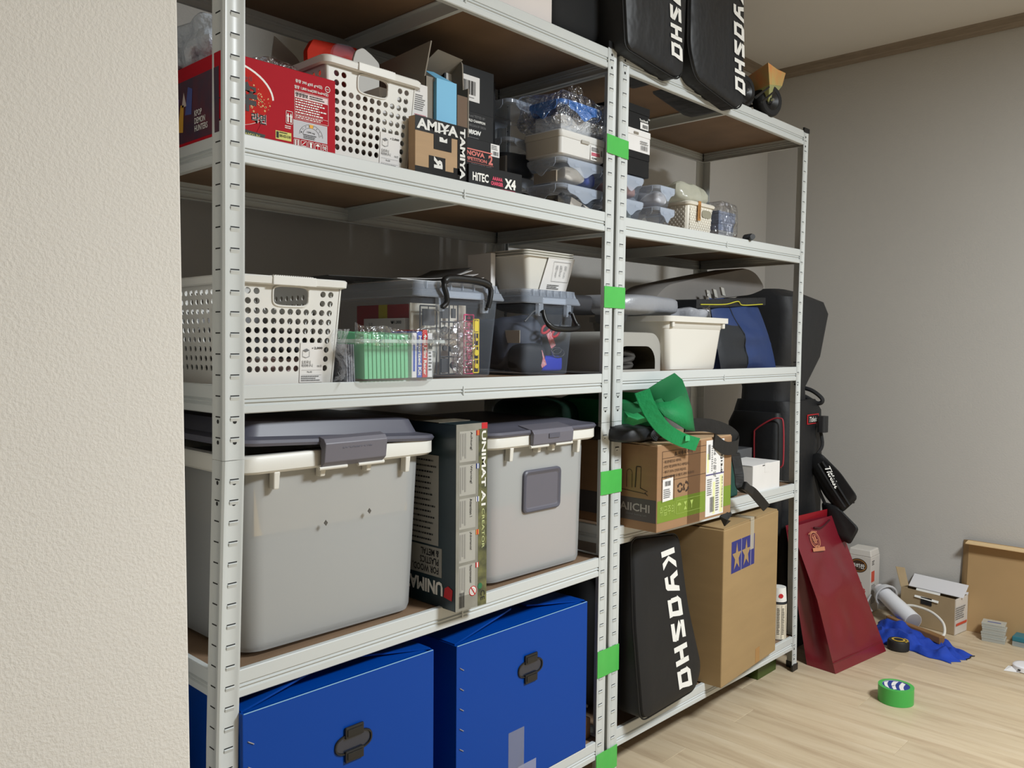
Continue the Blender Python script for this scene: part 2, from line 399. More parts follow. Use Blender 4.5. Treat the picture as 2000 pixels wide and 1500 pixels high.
def post(rack, xt, y0, sx, sy, slots):
    pr = angle_profile(sx, sy)
    for name, z0, z1, gro in (('lower', .004, .9095, .0), ('upper', .9105, 1.797, .0)):
        g = G(); lv = [z0 + (z1 - z0) * k / 4 for k in range(5)]
        g.loft([[V((lerp_tab(xt, z) + a, y0 + b, z)) for a, b in pr] for z in lv])
        p = g.build('post', PAINT, rack, smooth=True)
        if slots:
            ta, da = G(), G()
            k = 0; z = .021 + (.033 * 27 if name == 'upper' else 0)
            while z < z1 - .01:
                if z > z0 + .008:
                    X0 = lerp_tab(xt, z)
                    # X flange (front) and Y flange (side)
                    a0, a1 = X0 + sx * .0125, X0 + sx * .0275
                    lo, hi = min(a0, a1), max(a0, a1); yy = y0 + .0014 * sy
                    ta.add([(lo, yy, z - .007), (hi, yy, z - .007), (hi, yy - .0022 * sy, z - .0015), (lo, yy - .0022 * sy, z - .0015), (lo, yy, z), (hi, yy, z)], [(0, 1, 2, 3), (3, 2, 5, 4), (0, 3, 4), (1, 5, 2)])
                    da.box(lo, hi, yy - .0003, yy + .0004, z - .0006, z + .0016)
                    xx = X0 + .0014 * sx; b0, b1 = y0 + .0125 * sy, y0 + .0275 * sy; lo, hi = min(b0, b1), max(b0, b1)
                    da.box(xx - .0003, xx + .0003, lo, hi, z - .0006, z + .0014)
                z += .033
            hz = [.841, .874] if name == 'lower' else [.938, .971, 1.753, 1.783]
            if name == 'lower': hz += [.04, .075]
            for z in hz:
                X0 = lerp_tab(xt, z); yy = y0 + .0014 * sy
                da.cyl((X0 + sx * .020, yy - .0003, z), (X0 + sx * .020, yy + .0006, z), .0034, n=12)
                xx = X0 + .0014 * sx
                da.cyl((xx - .0003, y0 + .02 * sy, z), (xx + .0005, y0 + .02 * sy, z), .0034, n=12)
            ta.build('slot_tabs', PAINT, p, kind='stuff'); da.build('slot_openings', DARK, p, kind='stuff')
    # plastic foot and top cap
    for nm, z0, z1, e in (('foot', 0, .022, .0022), ('post_cap', 1.786 if slots else 1.79, 1.808, .0016)):
        g = G(); lv = (z0, z1); o = []
        w_ = .0375
        q = [(-e, -e), (w_, -e), (w_, .004), (.004, .004), (.004, w_), (-e, w_)]
        q = [(a * sx, b * sy) for a, b in q]
        if sx * sy < 0: q = q[::-1]
        if nm == 'post_cap': lv = (1.7975, 1.812)
        g.loft([[V((lerp_tab(xt, z) + a, y0 + b, z)) for a, b in q] for z in lv])
        g.build(nm, BLACKP, rack)
BPR = [(.010, 0), (.0012, 0), (.0, -.0014), (.0, -.0215), (.0054, -.0228), (.0054, -.0232), (-.0006, -.0268), (-.0006, -.0274), (.0054, -.0288), (.0054, -.0292), (.0, -.0336), (.0, -.0440), (.0016, -.0455), (.012, -.0455), (.012, -.0440), (.0028, -.0438), (.0028, -.0015), (.010, -.0013)]
def beam(rack, a, b, inward, name='beam'):
    """folded sheet beam with two pressed ribs from a to b (points on the outer top edge)"""
    a, b, i = V(a), V(b), V(inward); g = G()
    pr = BPR if (b - a).cross(i).z > 0 else BPR[::-1]
    g.loft([[p + i * q[0] + Z_ * q[1] for q in pr] for p in (a, b)])
    return g.build(name, PAINT, rack)
def rack(label, xl, xr, tiers, mid):
    R = thing('shelving_rack', label, 'shelving rack', (lerp_tab(xl, 0), 0, 0), group='white shelving racks standing side by side')
    post(R, xl, 0, 1, 1, True); post(R, xr, 0, -1, 1, True)
    post(R, xl, DEP, 1, -1, True); post(R, xr, DEP, -1, -1, True)
    for zl, zr in tiers:
        ax, bx = lerp_tab(xl, zl), lerp_tab(xr, zr); yb = .0012
        fb = beam(R, (ax + .033, yb, zl), (bx - .033, yb, zr), (0, 1, 0))
        G().box(mid - .0016, mid + .0016, -.0004, .001, (zl + zr) / 2 - .034, (zl + zr) / 2 - .016).build('joint_clip', PAINT, fb, bevel=.0004)
        beam(R, (ax + .0035, DEP - .003, zl), (bx - .0035, DEP - .003, zr), (0, -1, 0))
        beam(R, (ax + .003, .012, zl), (ax + .003, DEP - .012, zl), (1, 0, 0))
        beam(R, (bx - .003, .012, zr), (bx - .003, DEP - .012, zr), (-1, 0, 0))
        # centre cross bar under the board: folded channel
        zc = (zl + zr) / 2; g = G(); pr = [(-.012, -.0135), (.012, -.0135), (.012, -.016), (.0015, -.016), (.0015, -.040), (.010, -.0405), (.010, -.042), (-.001, -.042), (-.001, -.016), (-.012, -.016)]
        g.loft([[V((mid + q[0], y, zc + q[1])) for q in pr[::-1]] for y in (.008, DEP - .012)]); g.build('cross_bar', PAINT, R)
        g = G(); x0, x1, y0, y1 = ax + .0065, bx - .0065, .0050, DEP - .0065
        g.add([(x0, y0, zl - .0125), (x1, y0, zr - .0125), (x1, y1, zr - .0125), (x0, y1, zl - .0125), (x0, y0, zl - .004), (x1, y0, zr - .004), (x1, y1, zr - .004), (x0, y1, zl - .004)], [(3, 2, 1, 0), (4, 5, 6, 7), (0, 1, 5, 4), (1, 2, 6, 5), (2, 3, 7, 6), (3, 0, 4, 7)])
        g.build('shelf_board', MDF, R)
    return R
XL_L = [(0, -.016), (.43, -.009), (.908, .006), (1.6, .012), (1.8, .014)]
XL_R = [(0, 1.003), (.91, 1.009), (1.8, 1.017)]
XR_L = [(0, 1.0165), (.912, 1.0185), (1.8, 1.030)]
XR_R = [(0, 2.083), (.65, 2.066), (1.0, 2.058), (1.4, 2.066), (1.8, 2.074)]
TL = [(1.799, 1.795), (1.423, 1.412), (1.028, 1.028), (.571, .583), (.130, .130)]
TR = [(1.801, 1.802), (1.409, 1.416), (1.030, 1.030), (.647, .641), (.133, .120)]
rack('white metal shelving rack on the left, holding the blue boxes and perforated baskets', XL_L, XL_R, TL, .520)
rack('white metal shelving rack on the right, ending near the wall and golf bag', XR_L, XR_R, TR, 1.555)
def zt(tier, x, right=False):
    a, b = (TR if right else TL)[tier - 1]; x0, x1 = ((1.05, 2.03) if right else (.03, .97))
    return a + (b - a) * (x - x0) / (x1 - x0) - .004 + .0004

# green tape joining the two racks
def tape_strip(z0, z1, where, sk=0.0):
    xa, xb = lerp_tab(XL_R, z0) - .036, lerp_tab(XR_L, z0) + .037; g = G(); n = 10; rings = []
    for k in range(n + 1):
        u = k / n; x = xa + (xb - xa) * u; y = -.0012 - .0006 * math.sin(u * 9 + z0 * 40)
        rings.append([V((x, y - .0005, z0 + sk * u)), V((x, y + .0005, z0 + sk * u)), V((x, y + .0005, z1 + sk * u)), V((x, y - .0005, z1 + sk * u))])
    g.loft(rings); tag(g.build('green_tape_strip', GREENTAPE), 'green tape strip across the double upright, %s' % where, 'tape', 'green tape strips joining the racks')
tape_strip(1.552, 1.596, 'topmost, beside stacked clear boxes', -.004)
tape_strip(1.186, 1.237, 'second from the top')
tape_strip(.735, .792, 'third from the top, above the shipping box base')
tape_strip(.287, .353, 'beside the blue boxes')
tape_strip(.040, .097, 'lowest, near the floor')

# ---------------------------------------------------------------- builders for storage things
def bin_shell(g, w_, d, h, tp, r, t, rim=.008, rimh=.01):
    """open-topped tapered container: local 0..w, 0..d, 0..h at the top"""
    g.loft([rr(tp + .004, w_ - tp - .004, tp + .004, d - tp - .004, r * .7, 0), rr(tp, w_ - tp, tp, d - tp, r, .006), rr(rim, w_ - rim, rim, d - rim, r, h - rimh), rr(0, w_, 0, d, r, h - rimh), rr(0, w_, 0, d, r, h),
            rr(rim + t, w_ - rim - t, rim + t, d - rim - t, r, h), rr(tp + t, w_ - tp - t, tp + t, d - tp - t, r * .8, t + .004)])
    return g

def price_sticker(root, o, slope):
    """white price card on the baskets"""
    VV = V((0, slope, 1)).normalized(); FR = (X_, VV)
    s = card(root, o, FR, .046, .068, PAPER, 'price_sticker')
    o = V(o) + Y_ * -.0005
    W = lambda q: X_ * q[0] + VV * q[2]
    text(s, '₩', o + W((.0225, 0, .0575)), FR, .003, .0025, INK)
    text(s, '2,000', o + W((.027, 0, .0565)), FR, .0165, .0045, INK, bold=.02)
    g = [[(0, .3), (.55, .62), (1, .3), (.45, 0)]]; polys(s, o + W((.004, 0, .052)), FR, g, .014, .010, GREYINK)
    polys(s, o + W((.004, 0, .043)), FR, [[(0, .9), (.04, .9), (.04, .1), (0, .1)], [(.96, .9), (1, .9), (1, .1), (.96, .1)], [(0, .1), (.5, -.1), (.5, -.02), (0, .16)], [(1, .1), (.5, -.1), (.5, -.02), (1, .16)]], .014, .012, GREYINK)
    text(s, '도트무늬\n메쉬바구니', o + W((.003, 0, .026)), FR, .022, .0115, INK)
    text(s, '06호', o + W((.034, 0, .026)), FR, .0095, .004, GREYINK)
    for z in (.021, .0125): polys(s, o + W((.003, 0, z)), FR, [[(0, 0), (1, 0), (1, 1), (0, 1)]], .040, .0003, GREYINK)
    text(s, '76x38', o + W((.014, 0, .0165)), FR, .010, .0028, INK)
    fineprint(s, o + W((.003, 0, .002)), FR, .040, .010, 3, GREYINK, 5)
def basket(label, loc, w_=.222, d=.33, h=.176):
    B = thing('perforated_basket', label, 'basket', loc, group='white perforated plastic baskets')
    tp = .012; r = .016; t = .0022; L = V(loc)
    def ins(z): return tp * (1 - z / h) + .010
    def wall(fn, nu, nv, handle, nh):
        g = G(); zlo, zhi = .020, h - .015; ulo, uhi = .045, .955
        if nu > 12: ulo, uhi = .03, .97
        cu = (uhi - ulo) / nu; cv = (zhi - zlo) / nv
        def P(u, z, k): return fn(u, z, k)
        def cell(u0, u1, z0, z1, hole):
            N = len(hole); sq = []
            for k in range(N):
                a = 2 * PI * (k + .5 if N == 4 else k) / N; c_, s_ = math.cos(a), math.sin(a); m = max(abs(c_), abs(s_))
                sq.append(((u0 + u1) / 2 + (u1 - u0) / 2 * c_ / m, (z0 + z1) / 2 + (z1 - z0) / 2 * s_ / m))
            vs = [P(*q, 0) for q in sq] + [P(*q, 0) for q in hole] + [P(*q, 1) for q in hole] + [P(*q, 1) for q in sq]
            fs = []
            for k in range(N):
                j = (k + 1) % N
                fs += [(k, j, N + j, N + k), (N + k, N + j, 2 * N + j, 2 * N + k), (2 * N + k, 2 * N + j, 3 * N + j, 3 * N + k)]
            g.add(vs, fs)
        def plate(u0, u1, z0, z1):
            g.add([P(u0, z0, 0), P(u1, z0, 0), P(u1, z1, 0), P(u0, z1, 0), P(u0, z0, 1), P(u1, z0, 1), P(u1, z1, 1), P(u0, z1, 1)], [(0, 1, 2, 3), (7, 6, 5, 4)])
        for iu in range(nu):
            for iv in range(nv):
                if handle and iv >= nv - 2 and 2 <= iu <= nu - 3: continue
                u0, u1 = ulo + cu * iu, ulo + cu * (iu + 1); z0, z1 = zlo + cv * iv, zlo + cv * (iv + 1); uc, zc = (u0 + u1) / 2, (z0 + z1) / 2
                wu = .0052 / (w_ - .04 if nu < 12 else d - .04)
                cell(u0, u1, z0, z1, [(uc + wu * math.cos(2 * PI * k / nh), zc + .0052 * math.sin(2 * PI * k / nh)) for k in range(nh)])
        plate(0, ulo, 0, h); plate(uhi, 1, 0, h); plate(ulo, uhi, 0, zlo)
        if handle:
            a, b = ulo + cu * 2, uhi - cu * 2
            plate(ulo, a, zhi, h); plate(b, uhi, zhi, h)
            N = 24; hole = []
            uc, zc = .5, h - .029; hu, hz = .175, .0155
            for k in range(N):
                an = 2 * PI * k / N; c_, s_ = math.cos(an), math.sin(an); hole.append((uc + hu * math.copysign(abs(c_) ** .45, c_), zc + hz * math.copysign(abs(s_) ** .45, s_)))
            cell(a, b, zhi - cv * 2, h, hole)
        else: plate(ulo, uhi, zhi, h)
        return g
    lx = lambda u, z, e: e + r * .3 + (w_ - 2 * e - r * .6) * u
    fr = lambda u, z, k: V((ins(z) + r * .25 + (w_ - 2 * ins(z) - r * .5) * u, ins(z) + k * t, z)) + L
    bk = lambda u, z, k: V((w_ - (ins(z) + r * .25 + (w_ - 2 * ins(z) - r * .5) * u), d - ins(z) - k * t, z)) + L
    le = lambda u, z, k: V((ins(z) + k * t, d - (ins(z) + r * .25 + (d - 2 * ins(z) - r * .5) * u), z)) + L
    ri = lambda u, z, k: V((w_ - ins(z) - k * t, ins(z) + r * .25 + (d - 2 * ins(z) - r * .5) * u, z)) + L
    wall(fr, 11, 9, True, 16).build('front_panel', WHITEP, B)
    wall(bk, 11, 9, True, 8).build('back_panel', WHITEP, B)
    wall(le, 15, 9, False, 8).build('side_panel', WHITEP, B)
    wall(ri, 15, 9, False, 8).build('side_panel', WHITEP, B)
    g = G()
    for sx, sy in ((0, 0), (1, 0), (1, 1), (0, 1)):     # rounded corner strips
        rings = []
        for z in (0, h):
            e = ins(z) - .0012; q = [(e, e + r * .30), (e + r * .03, e + r * .12), (e + r * .12, e + r * .03), (e + r * .30, e), (e + r * .30, e + t), (e + t, e + r * .30)]
            rings.append([V((w_ - a if sx else a, d - b if sy else b, z)) + L for a, b in q])
        g.loft(rings if (sx + sy) != 1 else [r_[::-1] for r_ in rings])
    e = ins(0); g.loft([[p + L for p in rr(e, w_ - e, e, d - e, r * .4, z)] for z in (0, .003)])
    g.build('base', WHITEP, B, smooth=True)
    q = lambda x0, z: [p + L for p in rr(x0, w_ - x0, x0, d - x0, r, z)]
    G().loft([q(.006, h - .012), q(0, h - .010), q(-.001, h), q(.001, h + .0025), q(.008, h + .0025), q(.009, h - .001), q(.0065, h - .010)], False, False).build('rim', WHITEP, B, smooth=True)
    for y in (0, 1):
        g = G(); x0, x1 = w_ * .5 - w_ * .185, w_ * .5 + w_ * .185; yy = .0 if y == 0 else d
        s_ = 1 if y == 0 else -1
        g.loft([[V((x, yy + a * s_, z)) + L for a, z in ((-.003, h - .012), (-.003, h + .003), (.010, h + .004), (.011, h - .010))] for x in (x0, x0 + .002, x1 - .002, x1)])
        hd = g.build('handle', WHITEP, B, bevel=.0012)
        if y == 0:
            g = G()
            for k in range(18): g.cyl(V((x0 + .006 + k * (x1 - x0 - .012) / 17, .000, h + .0032)) + L, V((x0 + .006 + k * (x1 - x0 - .012) / 17, .008, h + .0042)) + L, .0012, n=6)
            g.build('grip_ribs', WHITEP, hd)
    for y0 in (ins(h - .05) - .002,):               # raised lip round the hand hole
        g = G(); N = 28; path = []
        for k in range(N):
            an = 2 * PI * k / N; c_, s_ = math.cos(an), math.sin(an); u = .5 + .18 * math.copysign(abs(c_) ** .45, c_); z = h - .029 + .017 * math.copysign(abs(s_) ** .45, s_)
            path.append(fr(u, z, 0) - Y_ * .0008)
        g.tube(path, .0018, 6, True).build('hand_hole_lip', WHITEP, B, smooth=True)
    price_sticker(B, L + V((w_ * .595, ins(.004) - .0008, .004)), -tp / h)
    return B

def lock_box(label, loc, w_, d, h, cat='box', tint=CLEAR, lid=CLEARLID, group=None, name='clear_food_box', lidc=None):
    """rectangular lidded food box with four hinged locking wings"""
    B = thing(name, label, cat, loc, group=group); L = V(loc); hl = .014
    q = lambda e, z, r=.018: [p + L for p in rr(e, w_ - e, e, d - e, r, z)]
    G().loft([q(.016, 0), q(.012, .004), q(.006, h - hl - .002), q(.002, h - hl), q(.008, h - hl)][:5], True, False).build('body', tint, B, smooth=True)
    lo = G().loft([q(.003, h - hl + .0005), q(.0, h - hl + .003), q(.0, h - .004), q(.003, h - .001), q(.007, h), q(.011, h - .003), q(.013, h - .0035)], False, True).build('lid', lidc or lid, B, smooth=True)
    for s_ in range(4):
        ln = (w_ if s_ % 2 == 0 else d) * .74; n = 14; pts = []
        for k in range(n + 1):
            u = k / n; zz = -.012 - .016 * math.exp(-((u - .5) / .17) ** 2) - .004 * math.sin(PI * u); pts.append((u * ln, zz))
        pts = [(0, .006)] + [(0, -.006)] + pts[1:-1] + [(ln, -.006), (ln, .006)]
        def M(a, z, y):
            if s_ == 0: return L + V(((w_ - ln) / 2 + a, -.0025 + y, h - .010 + z))
            if s_ == 2: return L + V(((w_ - ln) / 2 + a, d + .0025 - y, h - .010 + z))
            if s_ == 1: return L + V((w_ + .0025 - y, (d - ln) / 2 + a, h - .010 + z))
            return L + V((-.0025 + y, (d - ln) / 2 + a, h - .010 + z))
        a = [M(p[0], p[1], 0) for p in pts]; b = [M(p[0], p[1], .0018) for p in pts]; N = len(a)
        G().add(a + b, [tuple(range(N)), tuple(range(2 * N - 1, N - 1, -1))] + [(i, i + N, (i + 1) % N + N, (i + 1) % N) for i in range(N)]).build('lock_wing', lidc or lid, lo)
        if s_ in (0, 3):
            for a0 in (.2, .68): G().slab([M(ln * a0, -.004, -.0006), M(ln * a0 + .018, -.004, -.0006), M(ln * a0 + .018, -.010, -.0006), M(ln * a0, -.010, -.0006)], (0, .0006, 0) if s_ == 0 else (.0006, 0, 0)).build('wing_slot', lidc or lid, lo)
    return B

def plain_box(name, label, cat, x0, x1, y0, y1, z0, z1, m, group=None, rz=0, lidz=None):
    T = thing(name, label, cat, (x0, y0, z0), rz, group)
    w_, d, h = x1 - x0, y1 - y0, z1 - z0
    if lidz:
        G().box(.001, w_ - .001, .001, d - .001, 0, h - lidz).build('body', m, T, local=True, bevel=.0008)
        G().box(0, w_, 0, d, h - lidz + .0002, h).build('lid', m, T, local=True, bevel=.001)
    else: G().box(0, w_, 0, d, 0, h).build('carton', m, T, local=True, bevel=.0012)
    return T

# ================================================================ TIER 2, left rack (z about 1.42)
z2 = lambda x: zt(2, x)
# red noodle carton
NR = mat('noodle_red', (176, 20, 36), 0.6, spec=0.12); NR2 = mat('noodle_bowl_red', (196, 34, 26), 0.6, spec=.12, var=.15, vscale=40)
n0 = V((.012, .008, z2(.1))); nw, nd, nh = .209, .215, .127
N = thing('noodle_carton', 'red multipack noodle carton with nutrition table, beside the front left upright', 'carton', n0)
G().box(n0.x, n0.x + nw, n0.y, n0.y + nd, n0.z, n0.z + nh).build('carton', NR, N, bevel=.0015)
def nf(x, z): return V((n0.x + x, n0.y, n0.z + z))
YEL = mat('label_yellow', (216, 214, 120), .7); GOLD = mat('gold_print', (214, 150, 70), .5)
def clipx(ps): return [[(max(a, .001), b) for a, b in p] for p in ps]
bowl = lambda r_, dz: clipx([[(.006 + r_ * math.cos(2 * PI * k / 48), .0665 + dz + r_ * .60 * math.sin(2 * PI * k / 48)) for k in range(48)]])
polys(N, nf(0, 0), FR, bowl(.0845, 0), 1, 1, WHITEINK, 'bowl_rim_print', .0004)
polys(N, nf(0, 0), FR, bowl(.0815, -.0015), 1, 1, NR2, 'bowl_print', .0006)
polys(N, nf(0, 0), FR, [[(.088, .068), (.120, .068), (.075, .004), (.055, .004)]], 1, 1, NR, 'bowl_side_print', .0007)
polys(N, nf(.0, .0), FR, [[(.0, .0065), (.072, .004), (.0745, .0105), (.05, .012), (.0, .017)]], 1, 1, mat('green_black', (28, 38, 24), .6), 'bowl_foot_print', .0008)
text(N, 'RAMYUN', nf(.034, .0035), FR, .030, .005, YEL, lift=.0011)
text(N, '농심', nf(.038, .090), FR, .013, .007, mat('dark_red_ink', (120, 14, 22), .6), bold=.02, lift=.0009)
text(N, '辛', nf(.026, .042), FR, .034, .046, mat('brush_black', (34, 26, 22), .6), bold=.05, lift=.0012)
text(N, '라면', nf(.050, .026), FR, .026, .016, WHITEINK, bold=.055, lift=.0011)
text(N, '라면', nf(.050, .026), FR, .0255, .016, INK, bold=.02, lift=.0014)
rn = random.Random(4); polys(N, nf(0, 0), FR, [p for k in range(60) for p in disc_poly(.060 + rn.gauss(0, .009), .062 + rn.gauss(0, .009), rn.uniform(.0006, .0018), 8)], 1, 1, GOLD, 'flame_print', .0010)
text(N, '중량 390 g(65 g×6입)', nf(.130, .106), FR, .052, .0065, WHITEINK, bold=.015)
text(N, '열량 1,800 kcal(300 kcal×6입)', nf(.128, .096), FR, .066, .0065, WHITEINK, bold=.015)
polys(N, nf(0, 0), FR, [p for p in ring_poly(.1925, .1085, .0042, .0052, 20)], 1, 1, WHITEINK); text(N, 'HACCP', nf(.1895, .1075), FR, .006, .002, WHITEINK)
for (a, b, c, e) in ((.128, .0935, .066, .0004), (.128, .0475, .066, .0004), (.128, .0475, .0004, .046), (.1936, .0475, .0004, .046), (.128, .0555, .066, .0004), (.128, .0825, .066, .0004)): polys(N, nf(a, b), FR, [[(0, 0), (1, 0), (1, 1), (0, 1)]], c, e, WHITEINK)
card(N, nf(.129, .083), FR, .064, .0095, mat('label_pink', (236, 214, 214), .7), 'table_heading')
text(N, '영양정보', nf(.130, .0845), FR, .024, .007, INK, bold=.02, lift=.0011); fineprint(N, nf(.157, .0845), FR, .034, .007, 2, INK, 8, .0009)
fineprint(N, nf(.130, .057), FR, .062, .025, 6, WHITEINK, 9); fineprint(N, nf(.130, .049), FR, .062, .006, 2, WHITEINK, 11)
gc = card(N, nf(.126, .0165), FR, .066, .0295, mat('label_grey', (198, 198, 204), .7), 'sodium_scale')
polys(gc, nf(0, 0), FR, ring_poly(.160, .0245, .0126, .0130, 20, 0, 180, 1.25) + ring_poly(.160, .0245, .0178, .0182, 20, 0, 180, 1.25), 1, 1, INK, lift=.0009)
polys(gc, nf(0, 0), FR, [[(.1566, .0372), (.1634, .0372), (.1642, .0426), (.1558, .0426)]], 1, 1, mat('label_orange', (236, 170, 40), .6), lift=.0010)
for k, s_ in enumerate('123456789'[:8]):
    an = PI - (k + .5) * PI / 8; text(gc, s_, nf(.160 + .0155 * 1.25 * math.cos(an) - .0008, .0245 + .0155 * math.sin(an) - .001), FR, .0015, .0025, INK, lift=.0012)
text(gc, '1290 mg', nf(.152, .0275), FR, .015, .0035, INK, bold=.01, lift=.0009); fineprint(gc, nf(.145, .018), FR, .03, .008, 3, INK, 12, .0009)
polys(N, nf(.112, .0365), FR, [[(0, 0), (1, 0), (1, .04), (0, .04)], [(0, .96), (1, .96), (1, 1), (0, 1)], [(0, 0), (.06, 0), (.06, 1), (0, 1)], [(.94, 0), (1, 0), (1, 1), (.94, 1)],
      [(.18, .12), (.40, .12), (.40, .55), (.50, .55), (.29, .85), (.10, .55), (.18, .55)], [(.62, .12), (.84, .12), (.84, .55), (.93, .55), (.73, .85), (.53, .55), (.62, .55)]], .0125, .021, WHITEINK, 'arrows_print')
fineprint(N, nf(.110, .028), FR, .014, .006, 2, WHITEINK, 13)
yl = card(N, nf(.093, .0085), FR, .029, .0135, YEL, 'phone_label'); fineprint(yl, nf(.100, .0185), FR, .020, .003, 1, INK, 14, .0010); text(yl, '080-023-5181', nf(.100, .0125), FR, .021, .0045, INK, bold=.01, lift=.0010)
polys(yl, nf(.0945, .0105), FR, [[(0, 0), (1, 0), (1, 1), (0, 1)]], .004, .010, INK, lift=.0010)
for k in range(5):
    b = [[(0, 0), (1, 0), (1, .06), (0, .06)], [(0, .94), (1, .94), (1, 1), (0, 1)], [(0, 0), (.06, 0), (.06, 1), (0, 1)], [(.94, 0), (1, 0), (1, 1), (.94, 1)]]
    ic = [[[(.2, .1), (.4, .1), (.4, .9), (.2, .9)], [(.6, .1), (.8, .1), (.8, .9), (.6, .9)]], [[(.15, .15), (.85, .15), (.85, .25), (.15, .25)], [(.2, .3), (.8, .8), (.75, .88), (.15, .38)]], [[(.3, .15), (.7, .15), (.65, .5), (.75, .85), (.25, .85), (.35, .5)]],
          [[(.15, .55), (.85, .55), (.7, .8), (.5, .86), (.3, .8)], [(.47, .15), (.53, .15), (.53, .55), (.47, .55)]], [[(.2, .15), (.3, .15), (.85, .8), (.75, .85)], [(.7, .15), (.82, .2), (.3, .85), (.2, .8)], [(.15, .45), (.85, .45), (.85, .55), (.15, .55)]]][k]
    polys(N, nf(.1265 + k * .0135, .003), FR, b + ic, .0115, .0115, WHITEINK, 'icon_print')
# left end of the carton: dark printed panel without figures
def nl(y, z): return V((n0.x, n0.y + y, n0.z + z))
pl = card(N, nl(nd - .004, .004), LF, nd - .012, .100, mat('noodle_end_dark', (88, 26, 44), .5, var=.6, vscale=26, rgb2=(44, 34, 58)), 'printed_end_panel')
text(pl, 'KPOP\nDEMON\nHUNTERS', nl(.088, .016), LF, .044, .034, WHITEINK, bold=.01, lift=.0010)
for c_, q_ in (((214, 160, 50), [(.30, .15), (.36, .60), (.42, .58), (.40, .12)]), ((120, 90, 150), [(.16, .30), (.24, .80), (.34, .70), (.28, .28)]), ((70, 84, 150), [(.44, .40), (.50, .86), (.58, .80), (.56, .38)]), ((196, 80, 110), [(.05, .05), (.10, .35), (.20, .25), (.22, .05)]), ((206, 190, 180), [(.38, .55), (.42, .80), (.47, .55)])):
    polys(pl, nl(nd - .01, .01), LF, [q_], .19, .095, mat('end_print_%d_%d' % c_[:2], c_, .6), 'abstract_print', lift=.0008)
# grey plastic bag on the carton
tag(lump('plastic_bag', (.050, .145, n0.z + nh + .030), (.092, .15, .072), mat('grey_film_bag', (186, 194, 204), .3, spec=.8, bump=.8, bscale=22, bdist=.03), amp=.5, freq=30, seed=3, nu=36, nv=20), 'crumpled grey plastic bag lying on the red noodle carton', 'plastic bag')
tag(lump('foil_pouch', (.125, .06, n0.z + nh + .008), (.09, .06, .018), FILM, amp=.4, freq=40, seed=9), 'small clear film pouch on the noodle carton behind the upright', 'pouch')

# basket on tier 2 and what is in it
basket('white perforated basket with hand hole on the upper shelf, behind the red noodle carton', (.209, .022, z2(.33)))
bx, by, bz = .209, .022, z2(.33)
def standing(top, y, zb, m, name, label, cat, th=.006, r=0.0):
    """flat item standing in the basket: given top outline points, carried down to the basket floor"""
    P_ = [V(p) for p in top]; l_, r_ = P_[0], P_[-1]
    pts = [V((l_.x + .006, y, zb))] + P_ + [V((r_.x - .004, y, zb))]
    if r: pts = round_poly(pts, r, 3)
    return tag(G().slab([p for p in pts][::-1], (0, -th, 0)).build(name, m, bevel=.001), label, cat)
standing([(0.303, 0.235, 1.669), (0.317, 0.235, 1.693), (0.422, 0.235, 1.702), (0.422, 0.235, 1.687)], .235, bz + .006, mat('orange_red_plastic', (206, 44, 16), .6, spec=.15), 'document_case', 'orange red plastic case sticking out of the upper perforated basket', 'case', .014, .004)
standing([(0.345, 0.205, 1.673), (0.354, 0.205, 1.689), (0.388, 0.205, 1.692), (0.401, 0.205, 1.683)], .205, bz + .006, CLEAR, 'blister_pack', 'clear blister pack leaning on the orange red case in the basket', 'blister pack', .010, .006)
standing([(0.367, 0.165, 1.651), (0.374, 0.165, 1.671), (0.391, 0.165, 1.681), (0.412, 0.165, 1.672), (0.432, 0.165, 1.659)], .165, bz + .006, mat('pale_grey_plastic', (206, 202, 194), .5), 'white_card_sleeve', 'pale grey rounded card standing in the upper basket behind the handle', 'card', .006, .006)
standing([(0.277, 0.315, 1.652), (0.282, 0.315, 1.690), (0.286, 0.315, 1.713), (0.301, 0.315, 1.705), (0.337, 0.315, 1.683), (0.351, 0.315, 1.668)], .315, bz + .008, mat('grey_sheet', (176, 172, 166), .7), 'folded_sheet', 'pale pointed sheet of card rising behind the noodle carton and basket', 'sheet', .003)
t = lump('cloth_bundle', (bx + .10, by + .10, bz + .072), (.15, .13, .13), mat('brown_grey_cloth', (112, 98, 90), .8), amp=.25, seed=5); tag(t, 'brown grey soft bundle inside the upper perforated basket', 'bundle')
t = plain_box('parts_box', 'white printed parts box seen through the basket hand hole', 'box', bx + .140, bx + .190, by + .03, by + .08, bz + .01, bz + .158, PAPER); text(t, '15.0A\nMAXI', V((bx + .146, by + .03, bz + .130)), FR, .022, .012, INK)
t = plain_box('parts_box', 'dark green parts box low in the upper perforated basket', 'box', bx + .095, bx + .17, by + .16, by + .22, bz + .006, bz + .150, mat('dark_green_card', (30, 66, 40), .6))

# white leaflet box behind the basket
B_ = plain_box('leaflet_box', 'white upright box with fine grey print, between basket and blue carton', 'box', .436, .474, .060, .16, z2(.45), 1.604, PAPER)
text(B_, 'AiiO', V((.440, .060, 1.588)), FR, .014, .004, GREYINK); fineprint(B_, V((.440, .060, 1.552)), FR, .028, .032, 8, GREYINK, 21); fineprint(B_, V((.440, .060, 1.524)), FR, .030, .022, 6, mat('pink_ink', (200, 130, 140), .7), 22)
